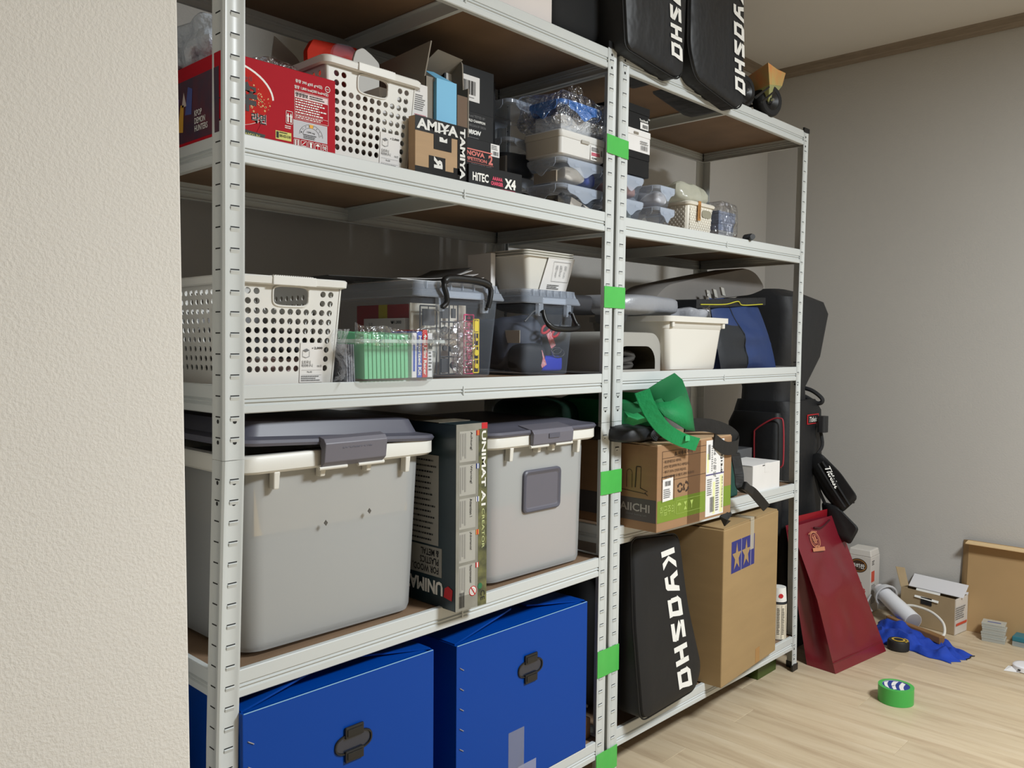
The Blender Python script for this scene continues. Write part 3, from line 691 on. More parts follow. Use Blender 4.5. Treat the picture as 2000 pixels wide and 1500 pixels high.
# grey open carton with a blue carton in it
zz = z2(.53)
T = thing('open_carton', 'grey open carton with flaps up holding a light blue carton', 'carton', (.482, .075, zz))
a = .478; b = .596; y0 = .070; y1 = .24; h = 1.628
for nm, bb in (('side_wall', (a, a + .003, y0, y1)), ('side_wall', (b - .003, b, y0, y1)), ('back_wall', (a, b, y1 - .003, y1)), ('front_wall', (a, .4965, y0 - .001, y0 + .002))):
    G().box(bb[0], bb[1], bb[2], bb[3], zz, h).build(nm, GREYCARD, T)
G().box(a, b, y0, y1, zz, zz + .003).build('base', GREYCARD, T)
G().slab([(a, y0 + .005, h), (a, y1, h), (a - .006, y1 - .01, h + .050), (a + .002, y0 - .012, h + .066)], (.003, 0, 0)).build('flap', GREYCARD, T)
G().slab([(a + .018, y1 - .06, h), (b, y1 - .06, h), (b - .004, .085, h + .062), (a + .045, .085, h + .066)], (0, .003, 0)).build('flap', GREYCARD, T)
G().slab(round_poly([(b - .006, y0 + .016, h + .06), (b - .002, y0 + .016, h - .006), (b - .002, y0 + .10, h - .006), (b - .006, y0 + .10, h + .06)], .01), (.003, 0, 0)).build('flap', GREYCARD, T)
G().box(.5555, .584, y0 - .008, y0 - .005, zz, 1.606).build('flap', mat('brown_grey_card', (112, 92, 76), .8), T)
SKY = mat('light_blue_card', (118, 188, 226), .5)
T = thing('blue_carton', 'light blue upright carton with torn top, standing in the grey carton', 'carton', (.497, .062, zz))
G().box(.4975, .5515, .060, .066, zz, 1.626).build('carton', SKY, T); G().box(.4975, .5515, .0662, .125, zz, 1.620).build('carton_body', SKY, T)
G().slab([(.4975, .062, 1.626), (.5515, .062, 1.626), (.5200, .095, 1.650), (.4960, .095, 1.648)], (0, .0015, 0)).build('torn_flap', SKY, T)
# brown box strapped with black printed tape
zz = z2(.46); T = thing('taped_box', 'brown cardboard box bound with black and white printed tape', 'box', (.402, .012, zz))
x0, x1, yy, hh = .402, .536, .012, .112
G().box(x0, x1, yy, yy + .020, zz, zz + hh).build('carton', CARD, T, bevel=.001)
BT = mat('black_tape', (20, 20, 21), .25)
fx = lambda x, z: V((x, yy, zz + z))
card(T, fx(x0 - .0004, hh - .028), FR, .1348, .028, BT, 'tape'); card(T, fx(x0 - .0004, 0), FR, .1348, .018, BT, 'tape'); card(T, fx(x1 - .026, .0), FR, .0262, hh, BT, 'tape', t=.0007)
card(T, fx(x0 + .046, hh - .056), FR, .046, .030, BT, 'tape', t=.0007); card(T, fx(x0 + .034, .016), FR, .042, .026, BT, 'tape', t=.0007)
card(T, fx(x0 + .098, .016), FR, .022, .012, BT, 'tape', t=.0007)
WT = mat('tape_white_print', (226, 226, 222), .3)
text(T, 'AMIYA', fx(x0 + .003, hh - .024), FR, .106, .020, WT, bold=.04, lift=.0010)
text(T, 'TAMIYA', fx(x1 - .020, hh - .004), FRD, .100, .014, WT, bold=.04, lift=.0014); text(T, 'R', fx(x0 + .046, .020), FRD, -.022, .022, WT, bold=.05, lift=.0014)
polys(T, fx(x0 + .060, hh - .040), FR, [[(0, 0), (1, 0), (1, 1), (.6, .5), (.4, 1), (0, 1)]], .020, .009, WT, lift=.0012); polys(T, fx(x0 + .05, hh - .024), FR, [[(0, 0), (1, .55), (1, .75), (0, .14)]], .034, .014, WT, lift=.0016)

# black retail boxes
zb = z2(.62); T = plain_box('charger_box', 'flat black charger box with white and pink lettering at the shelf edge', 'box', .536, .692, .006, .22, zb, zb + .044, BLACKCARD)
PINK = mat('pink_ink2', (214, 70, 100), .6)
o = V((.536, .006, zb)); text(T, 'HiTEC', o + V((.010, 0, .012)), FR, .045, .017, WHITEINK, bold=.03); text(T, 'AA/AAA', o + V((.066, 0, .020)), FR, .030, .008, PINK, bold=.05); text(T, 'CHARGER', o + V((.062, 0, .010)), FR, .036, .008, PINK, bold=.05)
text(T, 'X4', o + V((.102, 0, .008)), FR, .034, .021, WHITEINK, bold=.05); text(T, 'AC/DC MULTI-FUNCTION', o + V((.09, 0, .002)), FR, .044, .004, PINK)
zb += .0445; T = plain_box('charger_box', 'black and dark green box with red lettering and barcode label', 'box', .545, .658, .040, .22, zb, zb + .062, BLACKCARD)
o = V((.545, .040, zb)); RP = mat('salmon_ink', (220, 120, 110), .6)
polys(T, o + V((0, 0, .0375)), FR, [[(0, 0), (1, 0), (1, 1), (0, 1)]], .090, .0025, RP); text(T, 'ERNOVA', o + V((-.004, 0, .026)), FR, .072, .010, RP, bold=.04); text(T, 'COMPETITION', o + V((-.006, 0, .016)), FR, .080, .007, RP, bold=.03)
text(T, '2', o + V((.079, 0, .015)), FR, .013, .020, RP, bold=.04); polys(T, o + V((0, 0, .0125)), FR, [[(0, 0), (1, 0), (1, 1), (0, 1)]], .094, .0006, RP); text(T, 'DISCHARGE AND', o + V((.030, 0, .006)), FR, .058, .005, GREYINK)
c_ = card(T, o + V((.086, 0, .034)), FR, .026, .026, PAPER); barcode(c_, o + V((.092, -.0004, .037)), FR, .017, .008); fineprint(c_, o + V((.088, -.0004, .048)), FR, .022, .010, 3, GREYINK, 31)
zb += .0625; T = plain_box('charger_box', 'black box with white championship print, third in the black stack', 'box', .560, .684, .085, .25, zb, zb + .070, BLACKCARD)
o = V((.560, .085, zb)); text(T, 'DESIGNED and TESTED BY', o + V((.020, 0, .058)), FR, .078, .005, GREYINK); text(T, 'WORLD CHAMPION', o + V((.036, 0, .048)), FR, .062, .0055, WHITEINK, bold=.03); text(T, 'MASAMI HIROSAKA BY ORION', o + V((.030, 0, .038)), FR, .070, .005, GREYINK); text(T, 'ORION', o + V((.042, 0, .022)), FR, .044, .010, WHITEINK, bold=.06, shear=.4); fineprint(T, o + V((.05, 0, .014)), FR, .04, .003, 1, GREYINK, 32)
zb += .0705; T = plain_box('charger_box', 'tall black box with white barcode label, topmost of the black boxes', 'box', .572, .720, .120, .28, zb, zb + .108, BLACKCARD, lidz=None)
o = V((.572, .120, zb)); c_ = card(T, o + V((.005, 0, .034)), FR, .098, .054, PAPER); barcode(c_, o + V((.050, -.0004, .047)), FR, .040, .030, seed=5); text(c_, '25N', o + V((.026, -.0004, .066)), FRD, .012, .008, INK); fineprint(c_, o + V((.06, -.0004, .040)), FR, .03, .003, 1, GREYINK, 33)

plain_box('light_block', 'added dark block stopping light behind the black charger boxes', 'carton', .725, .806, .20, .385, z2(.75), 1.715, BLACKCARD)  # added to stop lamp light reaching the back wall through the gap
plain_box('light_block', 'added dark block stopping light at the back behind the basket', 'carton', .43, .70, .29, .385, z2(.5), 1.66, BLACKCARD)  # second added block, closes the remaining light leak onto the back wall
# stack of food boxes, front
zf = z2(.93); fx0, fy0 = .846, .028
fb = lock_box('clear locking food box holding dark screws and beige cards, bottom of the front stack', (fx0, fy0, zf), .172, .115, .060, group='clear food boxes with locking lids')
dup(fb, (.001, .002, .0605), 'clear locking food box with a white cloth and blue item, second in the front stack')
T = lump('parts_pile', (fx0 + .075, fy0 + .055, zf + .020), (.11, .07, .034), mat('brass_dark_parts', (84, 74, 56), .5, var=.7, vscale=90, rgb2=(30, 28, 28)), amp=.5, freq=60, seed=4); tag(T, 'dark pile of small screws in the bottom clear food box', 'hardware')
T = G().slab([(fx0 + .05, fy0 + .016, zf + .006), (fx0 + .155, fy0 + .016, zf + .006), (fx0 + .150, fy0 + .018, zf + .010), (fx0 + .06, fy0 + .018, zf + .034)], (0, .004, 0)).build('beige_card', mat('beige_card', (214, 204, 188), .7)); tag(T, 'beige card leaning inside the bottom clear food box', 'card')
T = lump('cloth_wad', (fx0 + .080, fy0 + .05, zf + .087), (.075, .06, .036), mat('white_cloth', (220, 214, 204), .85), amp=.35, freq=40, seed=8); tag(T, 'wadded white cloth in the second clear food box', 'cloth')
T = lump('blue_pouch', (fx0 + .138, fy0 + .05, zf + .084), (.035, .06, .034), mat('blue_pouch', (50, 76, 190), .5), amp=.2, freq=40, seed=2); tag(T, 'small blue pouch in the second clear food box', 'pouch')
T = G().box(fx0 + .018, fx0 + .022, fy0 + .03, fy0 + .10, zf + .0665, zf + .092).build('tan_card', mat('tan_card', (176, 162, 142), .7)); tag(T, 'tan card at the left side of the second clear food box', 'card')
LG = mat('warm_white_plastic', (226, 225, 222), .35); z3 = zf + .1225
T = thing('white_lidded_box', 'white lidded plastic box with price label, third in the front stack', 'box', (fx0 - .002, fy0, z3)); w_, d_ = .170, .118
q = lambda e, z, r=.010: [p + V((fx0 - .002, fy0, z3)) for p in rr(e, w_ - e, e, d_ - e, r, z)]
G().loft([q(.008, 0), q(.003, .004), q(.0015, .040)]).build('body', LG, T, smooth=True); G().loft([q(.001, .0405), q(0, .042), q(0, .055), q(.002, .057)]).build('lid', LG, T, smooth=True)
G().box(fx0 + .072, fx0 + .100, fy0 - .002, fy0 + .002, z3 + .036, z3 + .043).build('latch', mat('shade_plastic', (180, 176, 168), .4), T)
c_ = card(T, V((fx0 + .108, fy0 + .001, z3 + .003)), FR, .048, .034, PAPER); fineprint(c_, V((fx0 + .111, fy0 + .0004, z3 + .024)), FR, .03, .010, 3, INK, 41); fineprint(c_, V((fx0 + .111, fy0 + .0004, z3 + .013)), FR, .036, .008, 2, PINK, 42, fill=.8); barcode(c_, V((fx0 + .146, fy0 + .0004, z3 + .016)), FR, .007, .014, seed=8); text(c_, '12,900', V((fx0 + .113, fy0 + .0004, z3 + .005)), FR, .018, .005, INK, bold=.03)
z4 = z3 + .058
BLID = mat('blue_lid', (70, 134, 220), .35)
lb = lock_box('food box with blue locking lid wrapped in clear film, on the white box', (fx0 + .006, fy0 + .004, z4), .160, .112, .072, lidc=BLID, name='blue_lid_food_box')
T = lump('film_wrap', (fx0 + .082, fy0 + .06, z4 + .040), (.205, .145, .082), FILM, amp=.22, freq=30, seed=6, nu=44, nv=26, p=.35, smooth=False); tag(T, 'crinkled clear film wrap around the blue-lidded food box', 'film')
g = sheet(lambda u, v: V((fx0 + .035 + .05 * u, fy0 + .01 - .006 * math.sin(u * 9), z4 + .080 + .024 * v + .006 * math.sin(u * 13 + v * 5))), 14, 5); tag(g.build('film_knot', FILM), 'twisted end of film standing up above the blue-lidded box', 'film')
T = plain_box('white_inner_box', 'white item with a round red mark inside the blue-lidded food box', 'box', fx0 + .022, fx0 + .15, fy0 + .02, fy0 + .10, z4 + .005, z4 + .040, LG)
# stack of larger food boxes behind
bz_ = z2(.93)
bb = lock_box('smoky clear food box at the back, bottom of the rear stack', (.812, .165, bz_), .175, .15, .090, group='clear food boxes with locking lids')
dup(bb, (0, 0, .0905), 'smoky clear food box at the back, middle of the rear stack')
dup(bb, (.004, 0, .181), 'large clear food box with tall lid, topmost of the rear stack')
T = lump('dark_parts_bag', (.90, .24, bz_ + .034), (.13, .11, .062), mat('dark_pouch', (36, 36, 44), .5), amp=.2, seed=12); tag(T, 'dark pouch in the bottom rear food box', 'pouch')
T = lump('dark_parts_bag', (.90, .24, bz_ + .126), (.13, .11, .062), MATS['dark_pouch'], amp=.2, seed=14); tag(T, 'dark pouch in the middle rear food box', 'pouch')
T = plain_box('parts_card', 'pale card in the middle rear food box', 'card', .832, .838, .19, .29, bz_ + .098, bz_ + .140, mat('dim_card', (150, 144, 136), .7))

# ================================================================ TIER 2, right rack
zr = zt(2, 1.2, True); LB = dict(group='clear food boxes with locking lids')
fb2 = lock_box('clear food box with pinkish content, upper one beside the double upright', (1.055, .035, zr + .0605), .142, .12, .060, **LB)
dup(fb2, (0, 0, -.0605), 'clear food box, bottom one of the stack beside the double upright')
T = lump('pink_pouch', (1.13, .095, zr + .085), (.10, .08, .032), mat('pink_brown_pouch', (150, 116, 112), .6), amp=.25, seed=3); tag(T, 'pinkish pouch inside the clear food box by the double upright', 'pouch')
T = lump('grey_pouch', (1.13, .095, zr + .024), (.10, .08, .032), mat('grey_pouch', (120, 130, 130), .6), amp=.25, seed=5); tag(T, 'grey pouch inside the lowest clear food box by the double upright', 'pouch')
zs = zr + .122
plain_box('shoe_style_box', 'lower black lidded box above the clear food boxes', 'box', 1.070, 1.208, .035, .20, zs, zs + .060, BLACKCARD, lidz=.018, group='small lidded part boxes')
T = plain_box('shoe_style_box', 'white lidded box between two black boxes', 'box', 1.070, 1.211, .035, .20, zs + .0605, zs + .116, PAPER, lidz=.016, group='small lidded part boxes')
o = V((1.07, .0345, zs + .0605)); fineprint(T, o + V((.095, 0, .020)), FR, .040, .010, 2, GREYINK, 51); barcode(T, o + V((.098, 0, .006)), FR, .030, .012, GREYINK, 9); card(T, o + V((.066, -.0006, .042)), FR, .020, .006, GREYCARD, 'grip_slot')
T = plain_box('shoe_style_box', 'upper black lidded box with barcode label, topmost of the stack', 'box', 1.070, 1.206, .035, .20, zs + .1165, zs + .176, BLACKCARD, lidz=.020, group='small lidded part boxes')
o = V((1.07, .035, zs + .1165)); text(T, 'TrackStar®', o + V((.090, 0, .022)), FR, .038, .006, WHITEINK, bold=.02); text(T, '100', o + V((.128, 0, .030)), FR, .008, .004, WHITEINK); c_ = card(T, o + V((.094, 0, .003)), FR, .036, .017, PAPER); barcode(c_, o + V((.104, -.0004, .006)), FR, .022, .009, seed=12)
fb3 = lock_box('clear food box with graduations, lower one left of the woven basket', (1.236, .028, zt(2, 1.28, True)), .092, .115, .056, **LB)
dup(fb3, (0, 0, .0565), 'clear food box with a white bag inside, upper one left of the woven basket')
T = lump('white_parts_bag', (1.285, .08, zt(2, 1.28, True) + .080), (.062, .08, .034), mat('white_bag', (226, 228, 236), .4), amp=.25, freq=30, seed=7); tag(T, 'white bag in the upper clear food box left of the woven basket', 'bag')

# woven-look cream basket: raised weave blocks on a tapered shell
zc_ = zt(2, 1.47, True); T = thing('woven_basket', 'cream woven-pattern plastic basket with brown leather tag', 'basket', (1.394, .030, zc_)); w_, d_, h_ = .146, .115, .090; L = V((1.394, .030, zc_))
g = G(); g.loft([[p + L for p in r_] for r_ in (rr(.010, w_ - .010, .010, d_ - .010, .014, 0), rr(.0045, w_ - .0045, .0045, d_ - .0045, .014, h_ - .010), rr(.007, w_ - .007, .007, d_ - .007, .012, h_ - .002), rr(.013, w_ - .013, .013, d_ - .013, .012, .004))]); g.build('shell', CREAM, T, smooth=True)
G().loft([[p + L for p in r_] for r_ in (rr(.0, w_, .0, d_, .015, h_ - .010), rr(-.002, w_ + .002, -.002, d_ + .002, .016, h_ - .004), rr(.002, w_ - .002, .002, d_ - .002, .015, h_), rr(.012, w_ - .012, .012, d_ - .012, .012, h_))]).build('rim', CREAM, T, smooth=True)
wv = G(); rows = 11; hx0, hx1 = .074, .128
for r_ in range(rows):
    za = .004 + r_ * (h_ - .016) / rows; zb_ = za + (h_ - .016) / rows * .86; e = .010 - .0055 * (za / h_)
    for side in range(2):
        n = 18 if side == 0 else 14; ln = (w_ if side == 0 else d_) - 2 * e - .016
        for k in range(n):
            a0 = e + .008 + ln * k / n; a1 = a0 + ln / n * .84; up = .0016 if (k + r_) % 2 else .0006
            if side == 0 and hx0 < (a0 + a1) / 2 < hx1 and .046 < za < .070: continue
            if side == 0: wv.slab([L + V(q) for q in ((a0, e - .0004, za), (a1, e - .0004, za), (a1, e - .0006, zb_), (a0, e - .0006, zb_))], (0, -up, 0))
            else: wv.slab([L + V(q) for q in ((e - .0004, a1, za), (e - .0004, a0, za), (e - .0006, a0, zb_), (e - .0006, a1, zb_))], (-up, 0, 0))
wv.build('weave', CREAM, T, bevel=.0005, seg=1, kind='stuff')
polys(T, L + V((hx0 + .002, .006, .050)), FR, [[tuple(p)[0:2] for p in round_poly([V((0, 0, 0)), V((1, 0, 0)), V((1, 1, 0)), V((0, 1, 0))], .35)]], .050, .022, mat('hole_dim', (150, 146, 128), .7), 'hand_hole', lift=.002)
lt = G().slab([L + V(q) for q in ((.046, .0005, .038), (.060, .0005, .038), (.060, -.001, .092), (.046, -.001, .092))], (0, -.0018, 0)).build('leather_tag', mat('tan_leather', (176, 124, 66), .7), T, bevel=.0006); text(lt, 'HANDMADE', L + V((.050, -.003, .082)), FRD, .038, .006, mat('burnt_brown', (84, 50, 24), .8))
BAGY = clear_plastic('yellowish_film', (216, 216, 198), .5, rough=.2, bump=.5, bscale=30)
T = lump('plastic_bag', (1.452, .085, zc_ + .110), (.13, .10, .062), BAGY, amp=.35, freq=24, seed=11, smooth=True, nu=34, nv=20); tag(T, 'cloudy plastic bag heaped in the cream woven basket', 'plastic bag')
# stack of small clear cases in a bag
za = zt(2, 1.66, True)
SC_ = mat('smoke_blue_case', (126, 138, 164), .3)
for k, (m_, lab, h0) in enumerate(((clear_plastic('ribbed_clear', (210, 215, 222), .5), 'low ribbed clear case at the bottom of the small stack', .030), (SC_, 'grey blue case, second of the small stack', .026), (SC_, 'grey blue case, topmost of the small stack', .030))):
    zz_ = za + (.0, .0305, .057)[k]; c_ = plain_box('small_case', lab, 'case', 1.600, 1.690 + .01 * (k == 2), .055, .125, zz_, zz_ + h0, m_, group='small plastic cases', lidz=.008)
T = lump('film_bag', (1.652, .088, za + .062), (.108, .085, .106), FILM, amp=.10, freq=22, seed=15, p=.25); tag(T, 'thin clear bag over the small grey blue cases', 'plastic bag')
g = G(); g.cyl((1.688, -.004, za + .012), (1.704, .022, za + .012), .0105, .0118, 18); g.cyl((1.682, -.012, za + .012), (1.688, -.004, za + .012), .0080, .0104, 18)
T = g.build('black_bottle', BLACKP, smooth=True); tag(T, 'small black bottle lying at the shelf edge beside the small cases', 'knob')

# ================================================================ TIER 3, left rack (z about 1.03)
z3s = zt(3, .5)
basket('white perforated basket with hand hole on the middle shelf beside the front left upright', (.026, .004, z3s), .222, .33, .178)
T = lump('black_pouch', (.14, .14, z3s + .052), (.17, .20, .085), mat('dark_grey_cloth', (52, 52, 56), .7, var=.5, vscale=40, rgb2=(20, 20, 22)), amp=.2, seed=21); tag(T, 'dark pouch lying in the middle shelf basket', 'pouch')
T = lump('pink_white_pouch', (.15, .085, z3s + .026), (.15, .10, .045), mat('pink_white', (206, 170, 170), .7, var=.5, vscale=50, rgb2=(150, 150, 150)), amp=.25, seed=22); tag(T, 'pinkish pouch at the front of the middle shelf basket', 'pouch')
T = plain_box('grey_carton', 'grey carton standing at the back of the middle shelf basket', 'carton', .06, .21, .20, .27, z3s + .006, z3s + .125, mat('mid_grey_card', (128, 128, 130), .7))

def handle_box(label, loc, w_, d, h, up, grp='clear storage boxes with black handles', tint=CLEAR):
    B = thing('clear_storage_box', label, 'storage box', loc, group=grp); L = V(loc); hl = .036
    q = lambda e, z, r=.016: [p + L for p in rr(e, w_ - e, e, d - e, r, z)]
    G().loft([q(.026, 0), q(.022, .004), q(.011, h - hl), q(.006, h - hl)], True, False).build('body', tint, B, smooth=True)
    lid = G().loft([q(.0, h - hl + .002), q(-.001, h - hl + .0045), q(.004, h - .018), q(.006, h - .017), q(.011, h - .001), q(.015, h), q(.03, h - .001), q(.033, h - .006)], False, True).build('lid', CLEARLID, B, smooth=True)
    for k in range(7):
        x = L.x + .03 + (w_ - .06) * k / 6; G().box(x - .001, x + .001, L.y + .002, L.y + .010, L.z + h - .016, L.z + h - .002).build('lid_rib', CLEARLID, lid)
    for s_ in (-1, 1):      # moulded pivots and the swinging handle
        x = L.x + w_ * .5 + s_ * w_ * .245
        bp_ = G().box(x - .008, x + .008, L.y - .002, L.y + .010, L.z + h - .062, L.z + h - .034).build('pivot_block', CLEARLID, B, bevel=.002)
        G().cyl((x, L.y - .0045, L.z + h - .053), (x, L.y - .001, L.z + h - .053), .0035, n=12).build('pivot_pin', BLACKP, bp_)
    cx = L.x + w_ * .5; hw = w_ * .245; zp = L.z + h - .050; y = L.y - .006
    if up: pts = [(cx - hw - .004, y - .002, zp - .004), (cx - hw + .006, y - .004, zp + .006), (cx - hw + .004, y - .005, zp + .022), (cx - hw - .001, y - .004, zp + .038), (cx - hw + .006, y - .002, zp + .052), (cx - hw * .5, y, zp + .056), (cx, y, zp + .056), (cx + hw * .5, y, zp + .055), (cx + hw - .004, y - .002, zp + .050), (cx + hw + .006, y - .004, zp + .038), (cx + hw + .003, y - .005, zp + .018), (cx + hw - .002, y - .004, zp)]
    else: pts = [(cx - hw, y - .002, zp), (cx - hw - .002, y - .006, zp - .012), (cx - hw + .002, y - .012, zp - .028), (cx - hw + .018, y - .018, zp - .040), (cx, y - .020, zp - .042), (cx + hw - .014, y - .018, zp - .041), (cx + hw + .008, y - .016, zp - .036), (cx + hw + .004, y - .010, zp - .022), (cx + hw, y - .004, zp - .004)]
    P = spline(pts, 5); n = len(P)
    if up: rad = [.0058 + .0026 * (1 if P[i].z > zp + .046 else 0) for i in range(n)]
    else: rad = [.0048 + .0018 * (1 if P[i].z < zp - .03 else 0) for i in range(n)]
    G().tube(P, rad, 10).build('handle', BLACKP, B, smooth=True)
    G().box(cx - w_ * .20, cx + w_ * .20, L.y + .001, L.y + .004, L.z + h - .034, L.z + h - .020).build('latch_plate', CLEARLID, B, bevel=.001)
    return B
hb1 = handle_box('big clear storage box with its black handle raised, papers on the lid', (.448, .062, z3s), .258, .30, .200, True)
hb2 = handle_box('clear storage box with its black handle hanging, white tubs on the lid', (.765, .060, z3s), .205, .30, .200, False)
def sprue(name, label, x0, x1, y, z0, z1, m, seed, nx=3, nz=5, group='model part sprues'):
    """moulded part frame: runners with little parts hanging off"""
    rnd = random.Random(seed); g = G(); r_ = .0016
    X0 = lambda i: x0 + (x1 - x0) * i / nx; Z0 = lambda j: z0 + (z1 - z0) * j / nz
    for i in range(nx + 1): g.tube([(X0(i), y, z0), (X0(i), y, z1)], r_, 5)
    for j in range(nz + 1): g.tube([(x0, y, Z0(j)), (x1, y, Z0(j))], r_, 5)
    for i in range(nx):
        for j in range(nz):
            cx, cz = (X0(i) + X0(i + 1)) / 2, (Z0(j) + Z0(j + 1)) / 2; ww, hh = (x1 - x0) / nx * rnd.uniform(.2, .42), (z1 - z0) / nz * rnd.uniform(.15, .42)
            if rnd.random() < .5: g.box(cx - ww, cx + ww, y - .002, y + .002, cz - hh, cz + hh)
            else: g.cyl((cx, y - .003, cz), (cx, y + .003, cz), min(ww, hh), n=12)
            g.tube([(cx, y, cz), (cx, y, Z0(j + 1))], .001, 4)
    return tag(g.build(name, m), label, 'sprue', group)
SPG = mat('grey_sprue', (74, 74, 76), .5)
sprue('part_sprue', 'grey part sprue at the left front of the big clear box', .490, .535, .100, z3s + .008, z3s + .150, SPG, 1, 1, 3)
sprue('part_sprue', 'dark grey part sprue in the middle of the big clear box', .545, .595, .100, z3s + .008, z3s + .155, SPG, 2, 2, 4)
sprue('part_sprue', 'pink part sprue at the right of the big clear box', .612, .640, .098, z3s + .008, z3s + .135, mat('pink_sprue', (236, 70, 130), .4), 4, 1, 9)
sprue('part_sprue', 'narrow yellow part sprue in front of the pink one', .630, .646, .088, z3s + .010, z3s + .125, mat('yellow_sprue', (238, 214, 40), .4), 5, 1, 4)
T = plain_box('parts_bag_card', 'beige backing card behind the sprues in the big clear box', 'card', .482, .640, .122, .126, z3s + .006, z3s + .156, mat('beige_back', (222, 218, 206), .7))
T = plain_box('retail_pack', 'white printed pack on the left side of the big clear box', 'pack', .482, .495, .14, .28, z3s + .045, z3s + .125, PAPER); text(T, '₩1,000', V((.482, .185, z3s + .112)), LF, .035, .008, INK, bold=.02); text(T, '1/1\nZL', V((.482, .262, z3s + .10)), LF, .014, .016, INK)
fineprint(T, V((.482, .275, z3s + .06)), LF, .05, .03, 5, GREYINK, 60); polys(T, V((.482, .20, z3s + .05)), LF, ring_poly(.5, .2, .30, .38, 16, 0, 180), .05, .05, INK)
T = plain_box('retail_pack', 'red and yellow pack behind the white one in the big clear box', 'pack', .500, .510, .15, .33, z3s + .03, z3s + .155, mat('red_pack', (170, 50, 48), .6)); card(T, V((.5, .25, z3s + .125)), LF, .03, .03, mat('yellow_pack', (206, 190, 40), .6), 'yellow_patch')
T = lump('film_bag', (.600, .088, z3s + .06), (.07, .012, .11), FILM, amp=.2, freq=30, seed=31); tag(T, 'shiny clear parts bag against the front of the big clear box', 'plastic bag')
# contents of the second box
T = lump('grey_pouch', (.85, .20, z3s + .07), (.14, .16, .13), mat('slate_cloth', (70, 76, 92), .7, var=.3, vscale=20), amp=.15, seed=33); tag(T, 'slate grey cloth pouch filling the second clear box', 'pouch')
T = lump('charcoal_pouch', (.83, .115, z3s + .04), (.09, .06, .07), mat('charcoal_cloth', (36, 38, 44), .7), amp=.2, seed=34); tag(T, 'charcoal pouch with white print at the front of the second clear box', 'pouch')
DR = mat('red_white_strap', (196, 60, 76), .6, var=.8, vscale=300, rgb2=(226, 190, 196), stretch=(1, 1, .4))
for k, (x, z, a) in enumerate(((.876, .100, .5), (.845, .055, .45))):
    g = G(); c_ = V((x, .086, z3s + z)); u = V((math.cos(a), 0, math.sin(a))); v_ = V((-math.sin(a), 0, math.cos(a))) * -1
    g.slab([c_ - u * .009, c_ + u * .009, c_ + u * .009 + v_ * .038, c_ - u * .009 + v_ * .038], (0, .0015, 0)); T = g.build('strap_end', DR); tag(T, ('upper', 'lower')[k] + ' red patterned strap end in the second clear box', 'strap', 'red patterned strap ends')
g = G(); P = spline([(.795, .09, z3s + .125), (.83, .085, z3s + .150), (.87, .083, z3s + .118), (.91, .085, z3s + .112), (.925, .09, z3s + .128)], 8); g.tube(P, .0025, 8); T = g.build('grey_cable', mat('dark_cable', (46, 46, 50), .4), smooth=True); tag(T, 'dark cable looping across the second clear box', 'cable')
for k, (x, z, rad) in enumerate(((.903, .100, .014), (.868, .110, .016))):
    g = G(); g.tube([V((x + rad * math.cos(t_ * PI / 9), .088, z3s + z + rad * .7 * math.sin(t_ * PI / 9 + .6))) for t_ in range(18)], .0032, 8, True); T = g.build('scissor_grip', mat('red_grip', (196, 50, 60), .4), smooth=True); tag(T, ('right', 'left')[k] + ' red-lined tool grip in the second clear box', 'tool', 'red-lined tool grips')
g = G(); g.tube([V((.912 + .022 * math.cos(t_ * PI / 8), .086, z3s + .052 + .010 * math.sin(t_ * PI / 8))) for t_ in range(16)], .0014, 6, True); g.tube([V((.902 + .018 * math.cos(t_ * PI / 8), .084, z3s + .058 + .008 * math.sin(t_ * PI / 8))) for t_ in range(16)], .0014, 6, True); T = g.build('wire_rings', mat('steel', (170, 172, 176), .3, metal=1), smooth=True); tag(T, 'steel wire rings above the blue lid in the second clear box', 'wire')
T = lump('blue_tub', (.893, .115, z3s + .027), (.085, .055, .038), mat('royal_blue_plastic', (44, 60, 190), .4), amp=.02, p=.35, seed=2); tag(T, 'royal blue tub at the bottom of the second clear box', 'tub')
T = plain_box('tape_piece', 'beige label at the left of the second clear box', 'label', .790, .792, .10, .16, z3s + .075, z3s + .105, mat('beige_label', (180, 172, 160), .7))
# papers on the lid of the first box
for k in range(6):
    rnd = random.Random(k); x0, x1 = .48 + rnd.uniform(-.02, .02), .688 + rnd.uniform(-.006, .010); y0, y1 = .10 + .012 * k, .30; zt_ = z3s + .2005 + k * .0016
    P = lambda u, v: V((x0 + (x1 - x0) * u, y0 + (y1 - y0) * v, zt_ + (.004 + .0065 * k) * max(0, (u - .35) / .65) ** 2 + .004 * math.sin(u * PI) * (k > 3)))
    T = sheet(P, 14, 3).build('leaflet', mat('leaflet_dark', (60, 58, 56), .5) if k == 5 else PAPER, solid=.0006)
    tag(T, ('dark covered leaflet on top of the papers on the big clear box' if k == 5 else ('lowest', 'second', 'third', 'fourth', 'uppermost')[k] + ' white curled leaflet in the pile on the big clear box'), 'leaflet', None if k == 5 else 'white curled leaflets on the clear box lid')
T = sheet(lambda u, v: V((.31 + .20 * u, .16 + .22 * v, z3s + .203 + .012 * u * 0 + .004 * u)), 6, 3).build('black_folder', mat('black_folder', (44, 44, 44), .5), solid=.001); tag(T, 'thin black folder lying across the back of the big clear box', 'folder')
